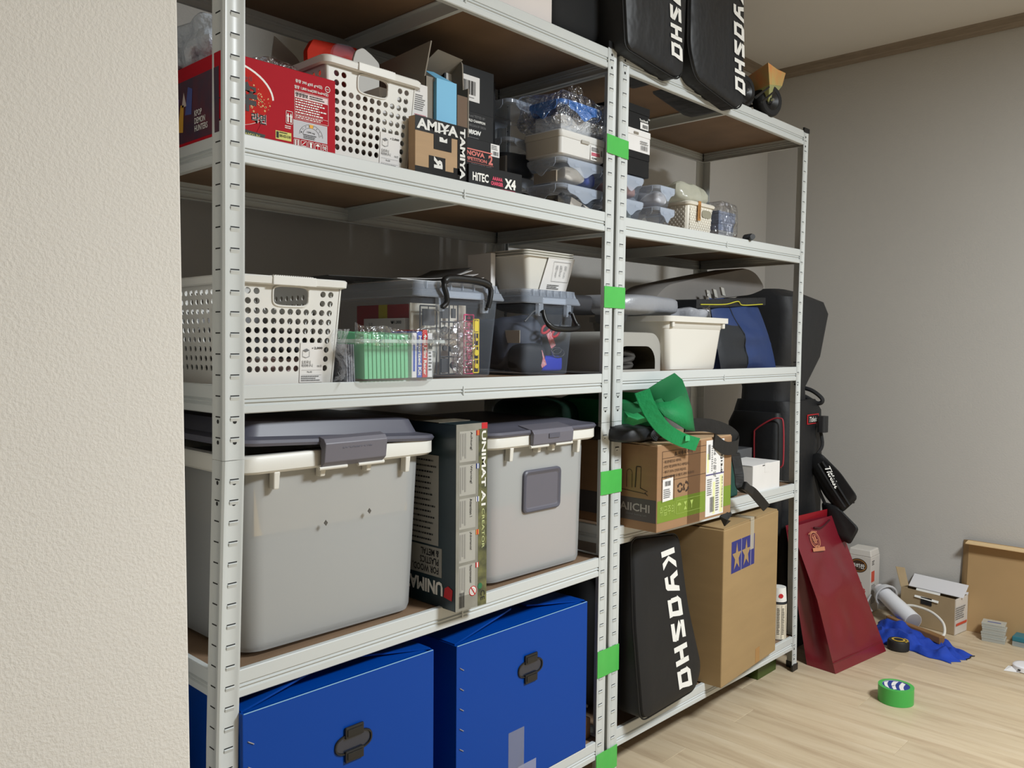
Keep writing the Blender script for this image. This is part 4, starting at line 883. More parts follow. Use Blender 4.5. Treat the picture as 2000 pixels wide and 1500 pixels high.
# small clear basket with green cards, in film
T = thing('clear_card_tray', 'small clear open tray in film, holding green cards and kit boxes', 'tray', (.243, -.028, z3s)); w_, d_, h_ = .205, .115, .080; L = V((.243, -.028, z3s))
G().loft([[p + L for p in r_] for r_ in (rr(.018, w_ - .018, .016, d_ - .016, .016, 0), rr(.013, w_ - .013, .012, d_ - .012, .02, .005), rr(.006, w_ - .006, .005, d_ - .005, .02, h_ - .007))], True, False).build('tray', clear_plastic('milky_tray', (214, 224, 226), .13), T, smooth=True)
G().loft([[p + L for p in r_] for r_ in (rr(.004, w_ - .004, .003, d_ - .003, .02, h_ - .008), rr(-.003, w_ + .003, -.005, d_ + .003, .02, h_ - .007), rr(-.003, w_ + .003, -.005, d_ + .003, .02, h_ - .001), rr(.006, w_ - .006, .005, d_ - .005, .02, h_ - .001))], False, False).build('rim', clear_plastic('milky_rim', (222, 232, 232), .5), T, smooth=True)
GRN = mat('mint_green_card', (122, 206, 156), .55)
for k in range(11):
    x = L.x + .028 + k * .0092; c_ = G().slab([(x, L.y + .020, L.z + .008), (x, L.y + .100, L.z + .008), (x - .002, L.y + .100, L.z + .094 - .001 * (k % 2)), (x - .002, L.y + .020, L.z + .088)], (.0074, 0, 0)).build('green_card_pack', GRN, bevel=.0006); tag(c_, ('leftmost', 'second', 'third', 'fourth', 'fifth', 'sixth', 'seventh', 'eighth', 'ninth', 'tenth', 'rightmost')[k] + ' mint green card pack, counted from the left, in the small clear tray', 'card pack', 'mint green card packs in the tray')
for k, (c0, lab, tx, x) in enumerate((((232, 232, 236), 'white kit box with blue stripe at the right of the green cards', '', .134), ((60, 90, 190), 'blue kit box with white print in the small clear tray', 'Motorized Kit', .147), ((206, 30, 46), 'red kit box with white lettering in the small clear tray', '4wd Mini Racer', .160), ((228, 230, 236), 'white kit box with star mark at the right of the tray', '', .173))):
    hh = .084 + .003 * (k % 3); b_ = plain_box('kit_box', lab, 'box', L.x + x, L.x + x + .0122, L.y + .018, L.y + .098, L.z + .008, L.z + .008 + hh, mat('kit_%d' % k, c0, .5), group='kit boxes in the clear tray')
    if tx: text(b_, tx, V((L.x + x + .0025, L.y + .018, L.z + hh)), FRD, hh * .86, .0075, WHITEINK, bold=.03)
    if k == 0: card(b_, V((L.x + x + .003, L.y + .018, L.z + .02)), FR, .005, .05, mat('kit_1', (60, 90, 190), .5), 'blue_stripe')
    if k == 3: card(b_, V((L.x + x + .001, L.y + .018, L.z + .062)), FR, .010, .018, INK, 'star_patch'); text(b_, '★', V((L.x + x + .0025, L.y + .0175, L.z + .067)), FR, .007, .008, WHITEINK, lift=.0009); fineprint(b_, V((L.x + x + .002, L.y + .018, L.z + .02)), FR, .008, .038, 6, INK, 66)
g = sheet(lambda u, v: V((L.x - .012 + (w_ + .030) * u, L.y - .006 + .004 * math.sin(u * 23), L.z + h_ - .012 + (.030 + .010 * (u - .5) ** 2 * 4) * v + .003 * math.sin(u * 17 + v * 3))), 40, 5); T = g.build('cling_film', FILM); tag(T, 'loose clear film rising over the front of the small clear tray', 'film')
g = sheet(lambda u, v: V((L.x - .016 + .008 * math.sin(v * 6), L.y + .10 * u, L.z + .004 + .092 * v)), 10, 8); T = g.build('cling_film', FILM); tag(T, 'clear film fold at the left of the small clear tray', 'film')
for k in range(4): x = L.x - .002 + k * .005; T = G().slab([(x, L.y + .03, L.z + .001), (x, L.y + .10, L.z + .001), (x - .003, L.y + .10, L.z + .070), (x - .003, L.y + .03, L.z + .070)], (.0012, 0, 0)).build('grey_card', mat('grey_slip', (170, 174, 186), .6)); tag(T, ('leftmost', 'second', 'third', 'rightmost')[k] + ' thin grey card slipped between basket and clear tray', 'card', 'thin grey cards beside the clear tray')
# white nested tubs on the second box
zt_ = z3s + .2005; WTUB = mat('thin_white_tub', (226, 224, 216), .4)
for k in range(3):
    T = thing('white_tub', ('lowest', 'middle', 'uppermost')[k] + ' of the nested white tapered tubs on the clear storage box', 'tub', (.80, .10, zt_ + k * .006), group='nested white tubs'); g = G(); L = V((.805, .095, zt_ + k * .006))
    g.loft([[p + L for p in r_] for r_ in (rr(.026, .150, .020, .118, .012, 0), rr(.004, .172, .004, .134, .014, .078), rr(-.002, .178, -.002, .140, .014, .078), rr(-.002, .178, -.002, .140, .014, .080), rr(.006, .170, .006, .132, .014, .080), rr(.028, .148, .022, .116, .012, .002))]); g.build('tub', WTUB, T, smooth=True)
T = thing('paper_sleeve', 'white printed paper sleeve on the front of the nested tubs', 'paper', (.87, .10, zt_)); nrm_ = V((0, -1, .22)).normalized(); up = V((0, -.21, 1)).normalized()
P0 = V((.868, .1115, zt_ + .002)); G().slab([P0, P0 + X_ * .098, P0 + X_ * .112 + up * .080, P0 + X_ * .016 + up * .080], (0, -.0012, 0)).build('sleeve', PAPER, T)
for c_i in range(3): text(T, ('사랑해\n너를', '좋은날\n우리', '가득히\n담다')[c_i], P0 + X_ * (.045 + c_i * .016) + up * .032 + Y_ * -.002, (X_, up), .009, .030, GREYINK)
polys(T, P0 + X_ * .036 + up * .022 + Y_ * -.002, (X_, up), [[(0, 0), (1, 0), (1, .015), (0, .015)], [(0, .985), (1, .985), (1, 1), (0, 1)], [(0, 0), (.01, 0), (.01, 1), (0, 1)], [(.99, 0), (1, 0), (1, 1), (.99, 1)]], .062, .048, GREYINK); fineprint(T, P0 + X_ * .024 + up * .003 + Y_ * -.002, (X_, up), .045, .012, 3, INK, 70)
plain_box('white_carton', 'white narrow carton behind the nested tubs', 'carton', .785, .800, .19, .27, zt_, zt_ + .088, PAPER)

# ================================================================ TIER 3, right rack
z3r = zt(3, 1.5, True)
# grey plastic appliance with arched opening
GP = mat('grey_machine_plastic', (168, 166, 160), .45)
T = thing('arched_grey_case', 'grey rounded plastic case with arched opening, left of the cream tub', 'case', (1.045, .045, z3r)); Y0, Y1 = .045, .345; a, b, top = 1.042, 1.288, z3r + .103
def arch(x0, x1, zlo, ztop, r, y, n=8):
    pts = [V((x0, y, zlo)), V((x1, y, zlo))]
    for k in range(n + 1): t = k / n * PI / 2; pts.append(V((x1 - r + r * math.cos(t), y, ztop - r + r * math.sin(t))))
    for k in range(n + 1): t = PI / 2 + k / n * PI / 2; pts.append(V((x0 + r + r * math.cos(t), y, ztop - r + r * math.sin(t))))
    return pts
o1 = arch(a, b, z3r, top, .045, Y0); i1 = arch(1.090, b - .025, z3r + .006, z3r + .068, .042, Y0)
G().loft([i1, o1, arch(a - .002, b + .002, z3r, top + .002, .047, Y0 + .02), arch(a, b, z3r, top, .045, Y1)], False, True).build('housing', GP, T, smooth=True)
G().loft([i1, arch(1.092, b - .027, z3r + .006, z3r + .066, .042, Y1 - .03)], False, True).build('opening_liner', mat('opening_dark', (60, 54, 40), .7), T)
G().box(1.088, b - .024, Y0 - .002, Y0 + .004, z3r, z3r + .0075).build('sill', GP, T)
g = G(); g.tube([V((1.14 + .075 * math.cos(t_ * PI / 10), .085, z3r + .040 + .012 * math.sin(t_ * PI / 10))) for t_ in range(20)], .009, 10, True); g.tube([V((1.15 + .06 * math.cos(t_ * PI / 10), .085, z3r + .018 + .008 * math.sin(t_ * PI / 10))) for t_ in range(20)], .007, 10, True)
tag(g.build('rolled_bag', mat('dark_roll', (70, 68, 66), .35, spec=.7), smooth=True), 'dark rolled bag inside the arched grey case', 'bag')
# cream tub
T = thing('cream_tub', 'open cream plastic tub with folded grey bags inside', 'tub', (1.274, .012, z3r)); L = V((1.274, .012, z3r)); w_, d_, h_ = .320, .27, .150
G().loft([[p + L for p in r_] for r_ in (rr(.026, w_ - .056, .016, d_ - .02, .016, 0), rr(.020, w_ - .050, .010, d_ - .014, .02, .006), rr(.006, w_ - .024, .006, d_ - .006, .02, h_ - .034), rr(.005, w_ - .023, .005, d_ - .005, .02, h_ - .033), rr(.004, w_ - .014, .003, d_ - .004, .02, h_ - .014))], True, False).build('body', TUBW, T, smooth=True)
G().loft([[p + L for p in r_] for r_ in (rr(.005, w_ - .014, .004, d_ - .004, .02, h_ - .016), rr(-.004, w_, -.006, d_ + .004, .02, h_ - .015), rr(-.004, w_, -.006, d_ + .004, .02, h_), rr(.008, w_ - .012, .006, d_ - .008, .018, h_), rr(.028, w_ - .06, .020, d_ - .02, .018, .004))], False, True).build('rim', TUBW, T, smooth=True)
for x in (.016, w_ - .038): G().box(L.x + x, L.x + x + .012, L.y - .003, L.y + .004, L.z + h_ - .030, L.z + h_ - .014).build('rim_rib', TUBW, T, bevel=.002)
GB = mat('grey_foam_film', (150, 152, 158), .35, spec=.7, bump=.4, bscale=18)
T = lump('grey_folded_bag', (1.27, .15, z3r + .178), (.30, .20, .055), GB, amp=.12, freq=9, seed=41, p=.45); tag(T, 'grey folded padded bag lying over the left of the cream tub', 'bag')
T = lump('grey_folded_bag', (1.36, .20, z3r + .150), (.20, .14, .045), mat('pale_grey_foam', (196, 198, 204), .4), amp=.1, freq=12, seed=42, p=.4); tag(T, 'pale grey packing pouch in the cream tub', 'pouch')
T = lump('film_packet', (1.49, .11, z3r + .158), (.15, .11, .040), clear_plastic('packet_film', (210, 212, 220), .5, .15, .6, 30), amp=.3, freq=20, seed=43); tag(T, 'crumpled film packet at the right of the cream tub', 'packet')
g = sheet(lambda u, v: V((1.50 + .075 * u, .06 + .01 * v, z3r + .150 + (.006 + .075 * u ** 2) * v)), 8, 6); tag(g.build('film_corner', FILM, solid=.0006), 'pointed corner of clear film standing up from the cream tub', 'film')
# dark items behind
T = lump('dark_grey_mat', (1.07, .25, z3r + .175), (.32, .20, .05), mat('dark_mat', (60, 60, 64), .7), amp=.15, freq=8, seed=44); tag(T, 'dark grey soft mat behind the double upright', 'mat')
plain_box('flat_board_case', 'grey flat case behind the clear storage box under the mat', 'case', .99, 1.12, .22, .34, zt(3, .97), zt(3, .97) + .125, mat('slate_case', (92, 92, 94), .6))
# big grey seat cover lying across
G4 = mat('grey_cover_cloth', (122, 118, 114), .75, var=.15, vscale=7)
pts = [(1.366, 0.200, 1.224), (1.442, 0.200, 1.272), (1.630, 0.200, 1.306), (1.847, 0.200, 1.342), (1.954, 0.200, 1.359), (2.026, 0.200, 1.345), (2.094, 0.200, 1.296), (1.986, 0.200, 1.268), (1.633, 0.200, 1.232), (1.438, 0.200, 1.215)]
pp = [V(p) for p in pts]; c_ = sum(pp, V()) / len(pp); pp = round_poly(pp, .03, 3)
T = G().loft([[c_ + (p - c_) * .93 + Y_ * -.06 for p in pp], [p + Y_ * -.04 for p in pp], [p + Y_ * .05 for p in pp], [c_ + (p - c_) * .9 + Y_ * .08 for p in pp]]).build('seat_cover', G4, smooth=True); tag(T, 'grey padded seat cover lying across the cream tub and blue bag', 'cover')
for k in range(3):
    a = V([(1.614, 0.100, 1.265), (1.653, 0.100, 1.270), (1.699, 0.100, 1.278)][k]); G_ = G().slab([a, a + V((.018, 0, -.002)), a + V((.030, 0, -.026)), a + V((.012, 0, -.024))], (0, .006, 0)).build('strap_loop', mat('pale_strap', (170, 168, 162), .7)); tag(G_, ('left', 'middle', 'right')[k] + ' pale strap loop hanging from the grey seat cover', 'strap', 'pale strap loops on the seat cover')
# navy and black shopping bag
T = thing('navy_bag', 'navy and black cooler bag with zipped yellow-edged top', 'bag', (1.56, .03, z3r)); NV = mat('navy_fabric', (34, 56, 104), .5, bump=.3, bscale=14); BK = mat('black_bag_fabric', (32, 36, 42), .5, bump=.3, bscale=14)
zb_ = z3r; Y0 = .03
def nfr(u, v):
    x0, x1 = 1.603, 1.957 - .062 * v ** 1.3; k = math.sin(PI * min(1, u * 1.0)) * math.sin(PI * min(1, v))
    return V((x0 + (x1 - x0) * u + .012 * math.sin(PI * v) * u, Y0 + .010 + .045 * v - .022 * k ** .6 + .014 * noise.noise(V((u * 4.0, v * 5.5, 1.3))) * k ** .4, zb_ + .0008 + .214 * v + .008 * noise.noise(V((u * 5, v * 2, 4))) * v))
ub = lambda v: .43 - .12 * v
sheet(lambda u, v: nfr(ub(v * .62) * u, v * .62), 10, 12).build('black_panel', BK, T, smooth=True)
sheet(lambda u, v: nfr(ub(v) + (1 - ub(v)) * u, v), 16, 20).build('front_panel', NV, T, smooth=True)
sheet(lambda u, v: nfr(ub(.62 + .38 * v) * u, .62 + .38 * v), 10, 8).build('front_panel', NV, T, smooth=True)
G().tube([nfr(ub(v / 12), v / 12) + V((0, -.001, 0)) for v in range(13)], .0016, 5).build('panel_seam', BK, T)
G().loft([[V((x0, Y0 + y0, z)), V((x1, Y0 + y0, z)), V((x1, Y0 + .21, z)), V((x0, Y0 + .21, z))] for x0, x1, y0, z in ((1.608, 1.950, .014, zb_ + .001), (1.608, 1.952, .026, zb_ + .08), (1.608, 1.915, .052, zb_ + .16), (1.608, 1.890, .062, zb_ + .205))]).build('body', NV, T)
g = G().loft([[V((x, Y0 + a, zb_ + .195 + (x - 1.57) * .06 + c0)) for a, c0 in ((.035, -.012), (.035, .012), (.17, .016), (.19, -.01))] for x in (1.50, 1.65, 1.80, 1.925)]).build('zip_top', BLACKFAB, T)
g = G(); g.tube(spline([(1.52, Y0 + .033, zb_ + .190), (1.66, Y0 + .033, zb_ + .196), (1.735, Y0 + .031, zb_ + .208), (1.77, Y0 + .033, zb_ + .198), (1.90, Y0 + .033, zb_ + .206)], 6), .0016, 6); g.build('yellow_piping', mat('yellow_piping', (206, 200, 60), .5), T, smooth=True)

# ================================================================ TOP of the racks
zt1 = zt(1, .9)
plain_box('white_carton', 'pale pinkish white carton on top of the left rack', 'carton', .60, .806, .026, .30, zt(1, .7), zt(1, .7) + .26, mat('pinkish_white_card', (226, 218, 214), .6))
T = lump('black_duffel', (.93, .20, zt1 + .14), (.235, .33, .28), mat('black_duffel_fabric', (14, 15, 17), .8), amp=.05, freq=8, seed=51, p=.3); tag(T, 'black soft bag on top of the left rack beside the white carton', 'bag')

LET = {  # slanted block letters, unit height, baseline at 0
 'K': [[(0, 0), (.30, 0), (.36, 1), (.06, 1)], [(.36, .50), (.80, 1), (1.16, 1), (.60, .46), (.98, 0), (.62, 0)]],
 'Y': [[(0, 1), (.30, 1), (.38, .66), (.70, .66), (.86, 1), (1.14, 1), (.80, .10), (.66, 0), (.10, 0), (.10, .24), (.52, .24), (.60, .42), (.16, .42)]],
 'O': [[(0, 0), (.96, 0), (.96, .26), (.06, .26)], [(.0, .74), (.30, 1), (1.16, 1), (1.12, .74)], [(0, .26), (.26, .26), (.32, .74), (.06, .74)], [(.70, .26), (.96, .26), (1.12, .74), (.82, .74)]],
 'S': [[(0, 0), (.92, 0), (1.04, .26), (.06, .26)], [(.06, .74), (.14, 1), (1.06, 1), (1.0, .74)], [(.0, .62), (.34, .74), (1.04, .40), (.98, .24), (.70, .26), (.06, .58)]],
 'H': [[(0, 0), (.28, 0), (.36, 1), (.08, 1)], [(.74, 0), (1.02, 0), (1.10, 1), (.82, 1)], [(.30, .38), (.80, .38), (.82, .64), (.32, .64)]]}
def split(p):   # concave outlines are triangulated by the mesh itself; keep as one face
    return p
def kyosho(parent, o, u, v, L, hgt, m, surf=None, letters='KYOSHO'):
    o, u, v = V(o), V(u).normalized(), V(v).normalized(); adv = L / len(letters)
    for k, ch in enumerate(letters):
        ps = [[(a / 1.16 * .90, b) for a, b in q] for q in LET[ch]]
        polys(parent, o + u * (adv * k), (u, v), ps, adv, hgt, m, 'letter', lift=.0012, surf=surf)
def slab_bag(name, label, outline, y_front, thick, m, rad, lean=0.0, zref=0.0, bulge=.010, cat='bag', group=None, base=None):
    """soft flat-fronted bag: outline in x,z; lean shifts y with height"""
    O = round_poly([V((x, 0, z)) for x, z in outline], rad, 6); c_ = sum(O, V()) / len(O)
    yf = lambda z: y_front + lean * (z - zref)
    T = thing(name, label, cat, (c_.x, yf(min(z for _, z in outline)), min(z for _, z in outline)), group=group)
    def ring(ins, dy): return [V((c_.x + (p.x - c_.x) * (1 - ins / .15), 0, c_.z + (p.z - c_.z) * (1 - ins / .25))) for p in O], dy
    rings = []
    for ins, dy in ((.05, -.001), (.022, .0), (.006, .006), (0, .018), (0, thick * .5), (.0, thick - .018), (.010, thick - .004), (.03, thick)):
        r_, d_ = ring(ins, dy); rings.append([V((p.x, yf(p.z) + d_, p.z)) for p in r_])
    G().loft(rings).build('fabric_body', m, T, smooth=True)
    G().tube([V((p.x, yf(p.z) + .012, p.z)) for p in [c_ + (q - c_) * 1.005 for q in O]], .0022, 6, True).build('piping', mat('black_piping', (12, 12, 13), .6), T, smooth=True)
    return T, yf
# two black car bags overhanging the top front beam
A, yA = slab_bag('black_car_bag', 'black car bag with white lettering on top of the racks, the left one', [(1.000, 1.792), (1.245, 1.768), (1.262, 2.10), (.965, 2.10)], -.045, .16, BLACKFAB, [.02, .045, .03, .03], cat='bag', group='black car bags with white lettering')
kyosho(A, (1.150, -.047, 2.072), (.10, 0, -1), (1, 0, .05), .268, .050, WHITEINK)
Bb, yB = slab_bag('black_car_bag', 'black lettered car bag on top of the racks, right one beside the model car', [(1.300, 1.790), (1.515, 1.755), (1.552, 1.775), (1.545, 2.12), (1.262, 2.12), (1.262, 1.86)], -.050, .17, BLACKFAB, [.03, .03, .02, .03, .03, .03], cat='bag', group='black car bags with white lettering')
kyosho(Bb, (1.462, -.052, 2.078), (.085, 0, -1), (1, 0, .03), .290, .056, WHITEINK)
# side of the second bag: rounded black end
# model buggy with orange wing
T = thing('model_buggy', 'black model buggy with orange rear wing, on top of the right rack', 'model car', (1.80, .03, zt(1, 1.8, True)))
RUB = mat('tyre_rubber', (26, 26, 27), .8); OR = mat('orange_lexan', (236, 150, 90), .35, rgb2=(206, 190, 120), vscale=14, var=.1)
def wheel(c, ax, R0, wd):
    c, ax = V(c), V(ax).normalized(); a = ax.orthogonal().normalized(); b = ax.cross(a); g = G(); n = 28
    rg = lambda r_, s_: [c + ax * s_ + (a * math.cos(2 * PI * k / n) + b * math.sin(2 * PI * k / n)) * r_ for k in range(n)]
    g.loft([rg(R0 * .62, -wd / 2), rg(R0 * .90, -wd / 2), rg(R0, -wd / 2 + .006), rg(R0, wd / 2 - .006), rg(R0 * .90, wd / 2), rg(R0 * .62, wd / 2), rg(R0 * .58, wd / 2 - .01), rg(R0 * .58, -wd / 2 + .01)] , False, False)
    w_ = g.build('wheel', RUB, T, smooth=True)
    G().loft([rg(R0 * .62, -wd / 2 + .001), rg(R0 * .52, -wd / 2 + .004), rg(R0 * .26, -wd / 2 + .012), rg(R0 * .16, -wd / 2 + .004), rg(.001, -wd / 2 + .003)], False, True).build('hub', BLACKP, w_, smooth=True)
    G().cyl(c - ax * (wd / 2 - .003), c - ax * (wd / 2 + .005), .005, n=6).build('wheel_nut', mat('steel', (170, 172, 176), .3, metal=1), w_)
zw = zt(1, 1.8, True)
wheel((1.800, .012, zw + .048), (.25, 1, 0), .048, .040); wheel((1.800, .230, zw + .048), (0, 1, 0), .048, .040); wheel((1.655, .020, zw + .048), (.1, 1, 0), .046, .036); wheel((1.63, .230, zw + .048), (0, 1, 0), .046, .036)
G().box(1.60, 1.83, .075, .18, zw + .028, zw + .045).build('chassis', BLACKP, T, bevel=.004)
G().loft([rr(1.62, 1.80, .085, .17, .02, zw + .045), rr(1.64, 1.79, .09, .165, .02, zw + .085), rr(1.68, 1.76, .10, .155, .02, zw + .105)]).build('body_shell', mat('black_shell', (20, 24, 26), .25), T, smooth=True)
G().box(1.765, 1.775, .05, .20, zw + .04, zw + .098).build('shock_tower', BLACKP, T, bevel=.001)
for y in (.035, .215): g = G(); g.cyl((1.775, y + (.03 if y < .1 else -.03), zw + .092), (1.79, y, zw + .045), .006, n=10); g.cyl((1.76, .11, zw + .04), (1.80, y, zw + .042), .004, n=8); g.build('suspension_arm', BLACKP, T, smooth=True)
p0 = [(1.713, 0.030, 1.862), (1.869, 0.030, 1.870), (1.953, 0.030, 1.961), (1.836, 0.030, 1.977), (1.738, 0.030, 1.934)]
wa = V((1.768, .00, zw + .102)); 
wing = G().slab([V(q) for q in ((1.735, -.01, zw + .118), (1.840, -.01, zw + .070), (1.866, -.01, zw + .094), (1.860, -.01, zw + .118), (1.868, -.01, zw + .132), (1.805, -.01, zw + .176), (1.765, -.01, zw + .172))], (0, .012, 0))
w0 = [V(q) for q in ((1.730, .002, zw + .120), (1.818, -.018, zw + .088), (1.880, .006, zw + .118), (1.796, .03, zw + .168))]
A1_, A2_, B1_, B2_, C1_, C2_, D_ = [V(q) for q in ((1.718, -0.030, 1.935), (1.730, -0.030, 1.874), (1.764, 0.060, 1.923), (1.785, 0.060, 1.878), (1.935, 0.020, 1.966), (1.912, 0.020, 1.920), (1.783, 0.000, 1.837))]
g = G(); mid_ = (A1_ + C1_) / 2 + V((0, 0, -.004)); g.add([B1_, A1_, A2_, B2_, mid_, (A2_ + C2_) / 2, C1_, C2_], [(0, 1, 2, 3), (1, 4, 5, 2), (4, 6, 7, 5)])
wg = g.build('wing', OR, T, solid=.002)
G().add([B2_, A2_, (A2_ + C2_) / 2, C2_, D_], [(0, 1, 2, 3, 4)]).build('wing_end_plate', mat('pale_olive_lexan', (176, 178, 120), .4), wg, solid=.0015)
for k in range(2): a_ = V([(1.637, -0.035, 1.815), (1.675, -0.035, 1.809)][k]); b_ = V([(1.698, -0.045, 1.856), (1.731, -0.045, 1.851)][k]); G().cyl(a_, b_, .0040, .0025, 10).build('wing_strut', BLACKP, T, smooth=True)
G().cyl(V((1.775, .03, zw + .07)), D_, .005, .004, 8).build('wing_mount', BLACKP, T, smooth=True)

# ================================================================ TIER 4, left rack: two large lidded bins and a kit box
BINW = mat('translucent_white_bin', (200, 202, 202), .42, spec=.4, alpha=.60, sss=0.0)
BINR = mat('white_bin_rim', (228, 226, 218), .38)
LIDG = mat('slate_grey_lid', (92, 92, 104), .42)
def tote(label, loc, w_, d, h, lid_tilt=0.0, z_lid=0.0, plate=False, tp=.028, raised='', lh=0.034):
    T = thing('lidded_bin', label, 'storage bin', loc, group='white storage bins with grey lids'); L = V(loc)
    q = lambda e, z, r=.045, e2=None: [p + L for p in rr(e, w_ - e, e, d - e, r, z, 7)]
    G().loft([q(tp + .012, 0, .030), q(tp + .003, .003, .038), q(tp, .012, .04), q(.016, h - .036, .045), q(.016, h - .026, .045), q(.020, h - .026, .045), q(tp + .004, .014, .04), q(tp + .012, .006, .032)]).build('body', BINW, T, smooth=True)
    rim = G().loft([q(.017, h - .034), q(.012, h - .030), q(-.001, h - .030), q(-.005, h - .026), q(-.005, h - .004), q(-.002, h), q(.014, h), q(.018, h - .006), q(.0185, h - .030)], False, False).build('rim', BINR, T, smooth=True)
    for x in (.075, .165, w_ - .165, w_ - .075):
        s_ = 1 if x in (.075, w_ - .075) else .6
        G().slab([L + V((x - .006, -.002, h - .029)), L + V((x - .005, .001, h - .029 - .030 * s_)), L + V((x + .005, .001, h - .029 - .030 * s_)), L + V((x + .006, -.002, h - .029))], (0, .016, 0)).build('rim_rib', BINR, rim, bevel=.002)
    # lid: flanged tray with raised centre
    zt_ = lambda p: p + V((0, 0, z_lid + lid_tilt * (p.x - L.x)))
    ql = lambda e, z, r=.05: [zt_(p + L) for p in rr(e, w_ - e, e, d - e, r, z, 7)]
    lid = G().loft([ql(.012, h - .006), ql(-.008, h - .004), ql(-.010, h + .001), ql(-.007, h + .006), ql(.004, h + .0065), ql(.020, h + .0095, .035), ql(.030, h + lh, .035), ql(.040, h + lh + .0035, .035), ql(.075, h + lh + .003, .03)]).build('lid', LIDG, T, smooth=True)
    # latch at the front
    cx = L.x + w_ * .5 + .005; hw = .066 if not plate else .068
    zz0 = L.z + h - .028
    if lid_tilt or z_lid:
        g = G(); g.loft([[V((cx - hw + (2 * hw) * u, L.y + a, b + .020 * u * 0)) for a, b in ((-.010, zz0 - .002), (-.022, zz0 + .008), (-.026, zz0 + .040), (-.020, zz0 + .048), (-.004, zz0 + .052), (-.004, zz0 + .042), (-.012, zz0 + .030), (-.010, zz0 + .006))] for u in (0, .02, .98, 1)])
        la = g.build('latch', mat('latch_grey', (112, 110, 120), .4), T, bevel=.0015)
        text(la, 'LOCK&STORE', V((cx - .030, L.y - .0245, zz0 + .030)), (X_, V((0, .12, 1)).normalized()), .062, .008, LIDG, bold=.02, lift=.001)
    else:
        g = G(); g.loft([[V((cx - hw + (2 * hw) * u, L.y + a, b)) for a, b in ((-.007, zz0 - .004), (-.016, zz0 + .002), (-.018, zz0 + .026), (-.012, zz0 + .034), (.030, zz0 + .042), (.030, zz0 + .034), (-.006, zz0 + .026), (-.007, zz0 + .006))] for u in (0, .02, .98, 1)])
        la = g.build('latch', mat('latch_grey', (112, 110, 120), .4), T, bevel=.0015)
        card(la, V((cx - .018, L.y - .0185, zz0 + .014)), FR, .036, .010, LIDG, 'latch_slot', t=.0008)
    for s_ in (-1, 1): G().cyl((cx + s_ * .012, L.y - .010, zz0 - .003), (cx + s_ * (hw + .003), L.y - .010, zz0 - .003), .0035, n=10).build('hinge_pin', BINR, la, smooth=True)
    if plate:
        x0, z0, ww, hh = plate; p_ = V((L.x + x0, L.y + .0195 - (z0 - L.z) * 0, z0))
        yq = lambda z: L.y + tp + (.016 - tp) * ((z - L.z - .012) / (h - .048)) - .002
        def fr(e, dy): return [V((p.x, yq(p.y) + dy, p.y)) for p in [V((a, b, 0)) for a, b in [(v.x, v.y) for v in rr(p_.x + e, p_.x + ww - e, z0 + e, z0 + hh - e, .012 - e * .5, 0, 4)]]]
        pf = G().loft([fr(0, .002), fr(.001, -.003), fr(.004, -.005), fr(.009, -.003)], False, False).build('label_frame', LIDG, T, smooth=True)
        G().loft([fr(.008, -.0032), fr(.012, -.0012), fr(.02, -.0012)], False, True).build('label_plate', mat('plate_grey', (106, 104, 114), .4), pf)
    return T
z4 = zt(4, .25)
zb4 = .5745
t1 = tote('big white bin with its slate grey lid ajar, beside the front left upright', (.028, .006, zb4), .428, .395, .338, lid_tilt=-.050, z_lid=.022)
tote('white bin with closed grey lid and grey label plate, right of the kit box', (.592, .006, zb4 + .005), .378, .395, .325, plate=(.128, .722, .128, .096), tp=.022, lh=.012)
# two pierced marks on the first bin
for x, z in ((.203, .782), (.297, .790)): T = G().slab([V((x - .004, .0135, z)), V((x, .0130, z - .005)), V((x + .004, .0135, z)), V((x, .0135, z + .005))], (0, -.0012, 0)).build('punched_mark', mat('dark_mark', (90, 86, 80), .8), t1)
# contents seen through the walls
T = plain_box('beige_carton', 'beige carton showing through the wall of the first white bin', 'carton', .075, .40, .031, .30, zb4 + .20, zb4 + .30, mat('beige_content', (232, 206, 160), .7))
T = plain_box('grey_carton', 'grey carton low inside the first white bin', 'carton', .085, .40, .042, .30, zb4 + .010, zb4 + .195, mat('grey_content', (150, 152, 158), .7))
T = plain_box('pink_carton', 'pink content low inside the second white bin', 'carton', .64, .93, .040, .30, zb4 + .018, zb4 + .170, mat('pink_content', (236, 150, 140), .7))
T = plain_box('grey_carton', 'grey content in the upper part of the second white bin', 'carton', .64, .93, .034, .30, zb4 + .172, zb4 + .28, mat('grey_content2', (150, 150, 150), .7))
# kit box standing on end
TEAL = mat('dark_teal_card', (30, 52, 60), .4, var=.35, vscale=8, coat=.2); SPN = mat('worn_grey_spine', (150, 148, 138), .5, var=.3, vscale=16)
x0, x1, yf, zb, zt_ = .4665, .5505, -.036, zt(4, .5), .9405
T = thing('kit_box', 'worn dark teal model kit box standing on end between the two bins', 'box', (x0, yf, zb))
G().box(x0, x1, yf, yf + .42, zb, zt_).build('carton', TEAL, T, bevel=.0015)
G().box(x0 - .0004, x1 + .0004, yf + .05, yf + .42, zt_, zt_ + .0012).build('top_print', mat('worn_olive_print', (120, 112, 96), .6, var=.6, vscale=30), T)
sp = card(T, V((x0, yf, zb)), FR, x1 - x0, zt_ - zb, SPN, 'spine_print', t=.0006)
S = lambda x, z: V((x0 + x, yf - .0006, zb + z)); Hh = zt_ - zb
card(sp, S(.060, 0), FR, .024, Hh - .012, mat('camo_print', (120, 120, 74), .5, var=.7, vscale=40, rgb2=(50, 54, 44)), 'picture_strip', t=.0003)
card(sp, S(.068, Hh - .012), FR, .016, .012, REDINK, 'red_block')
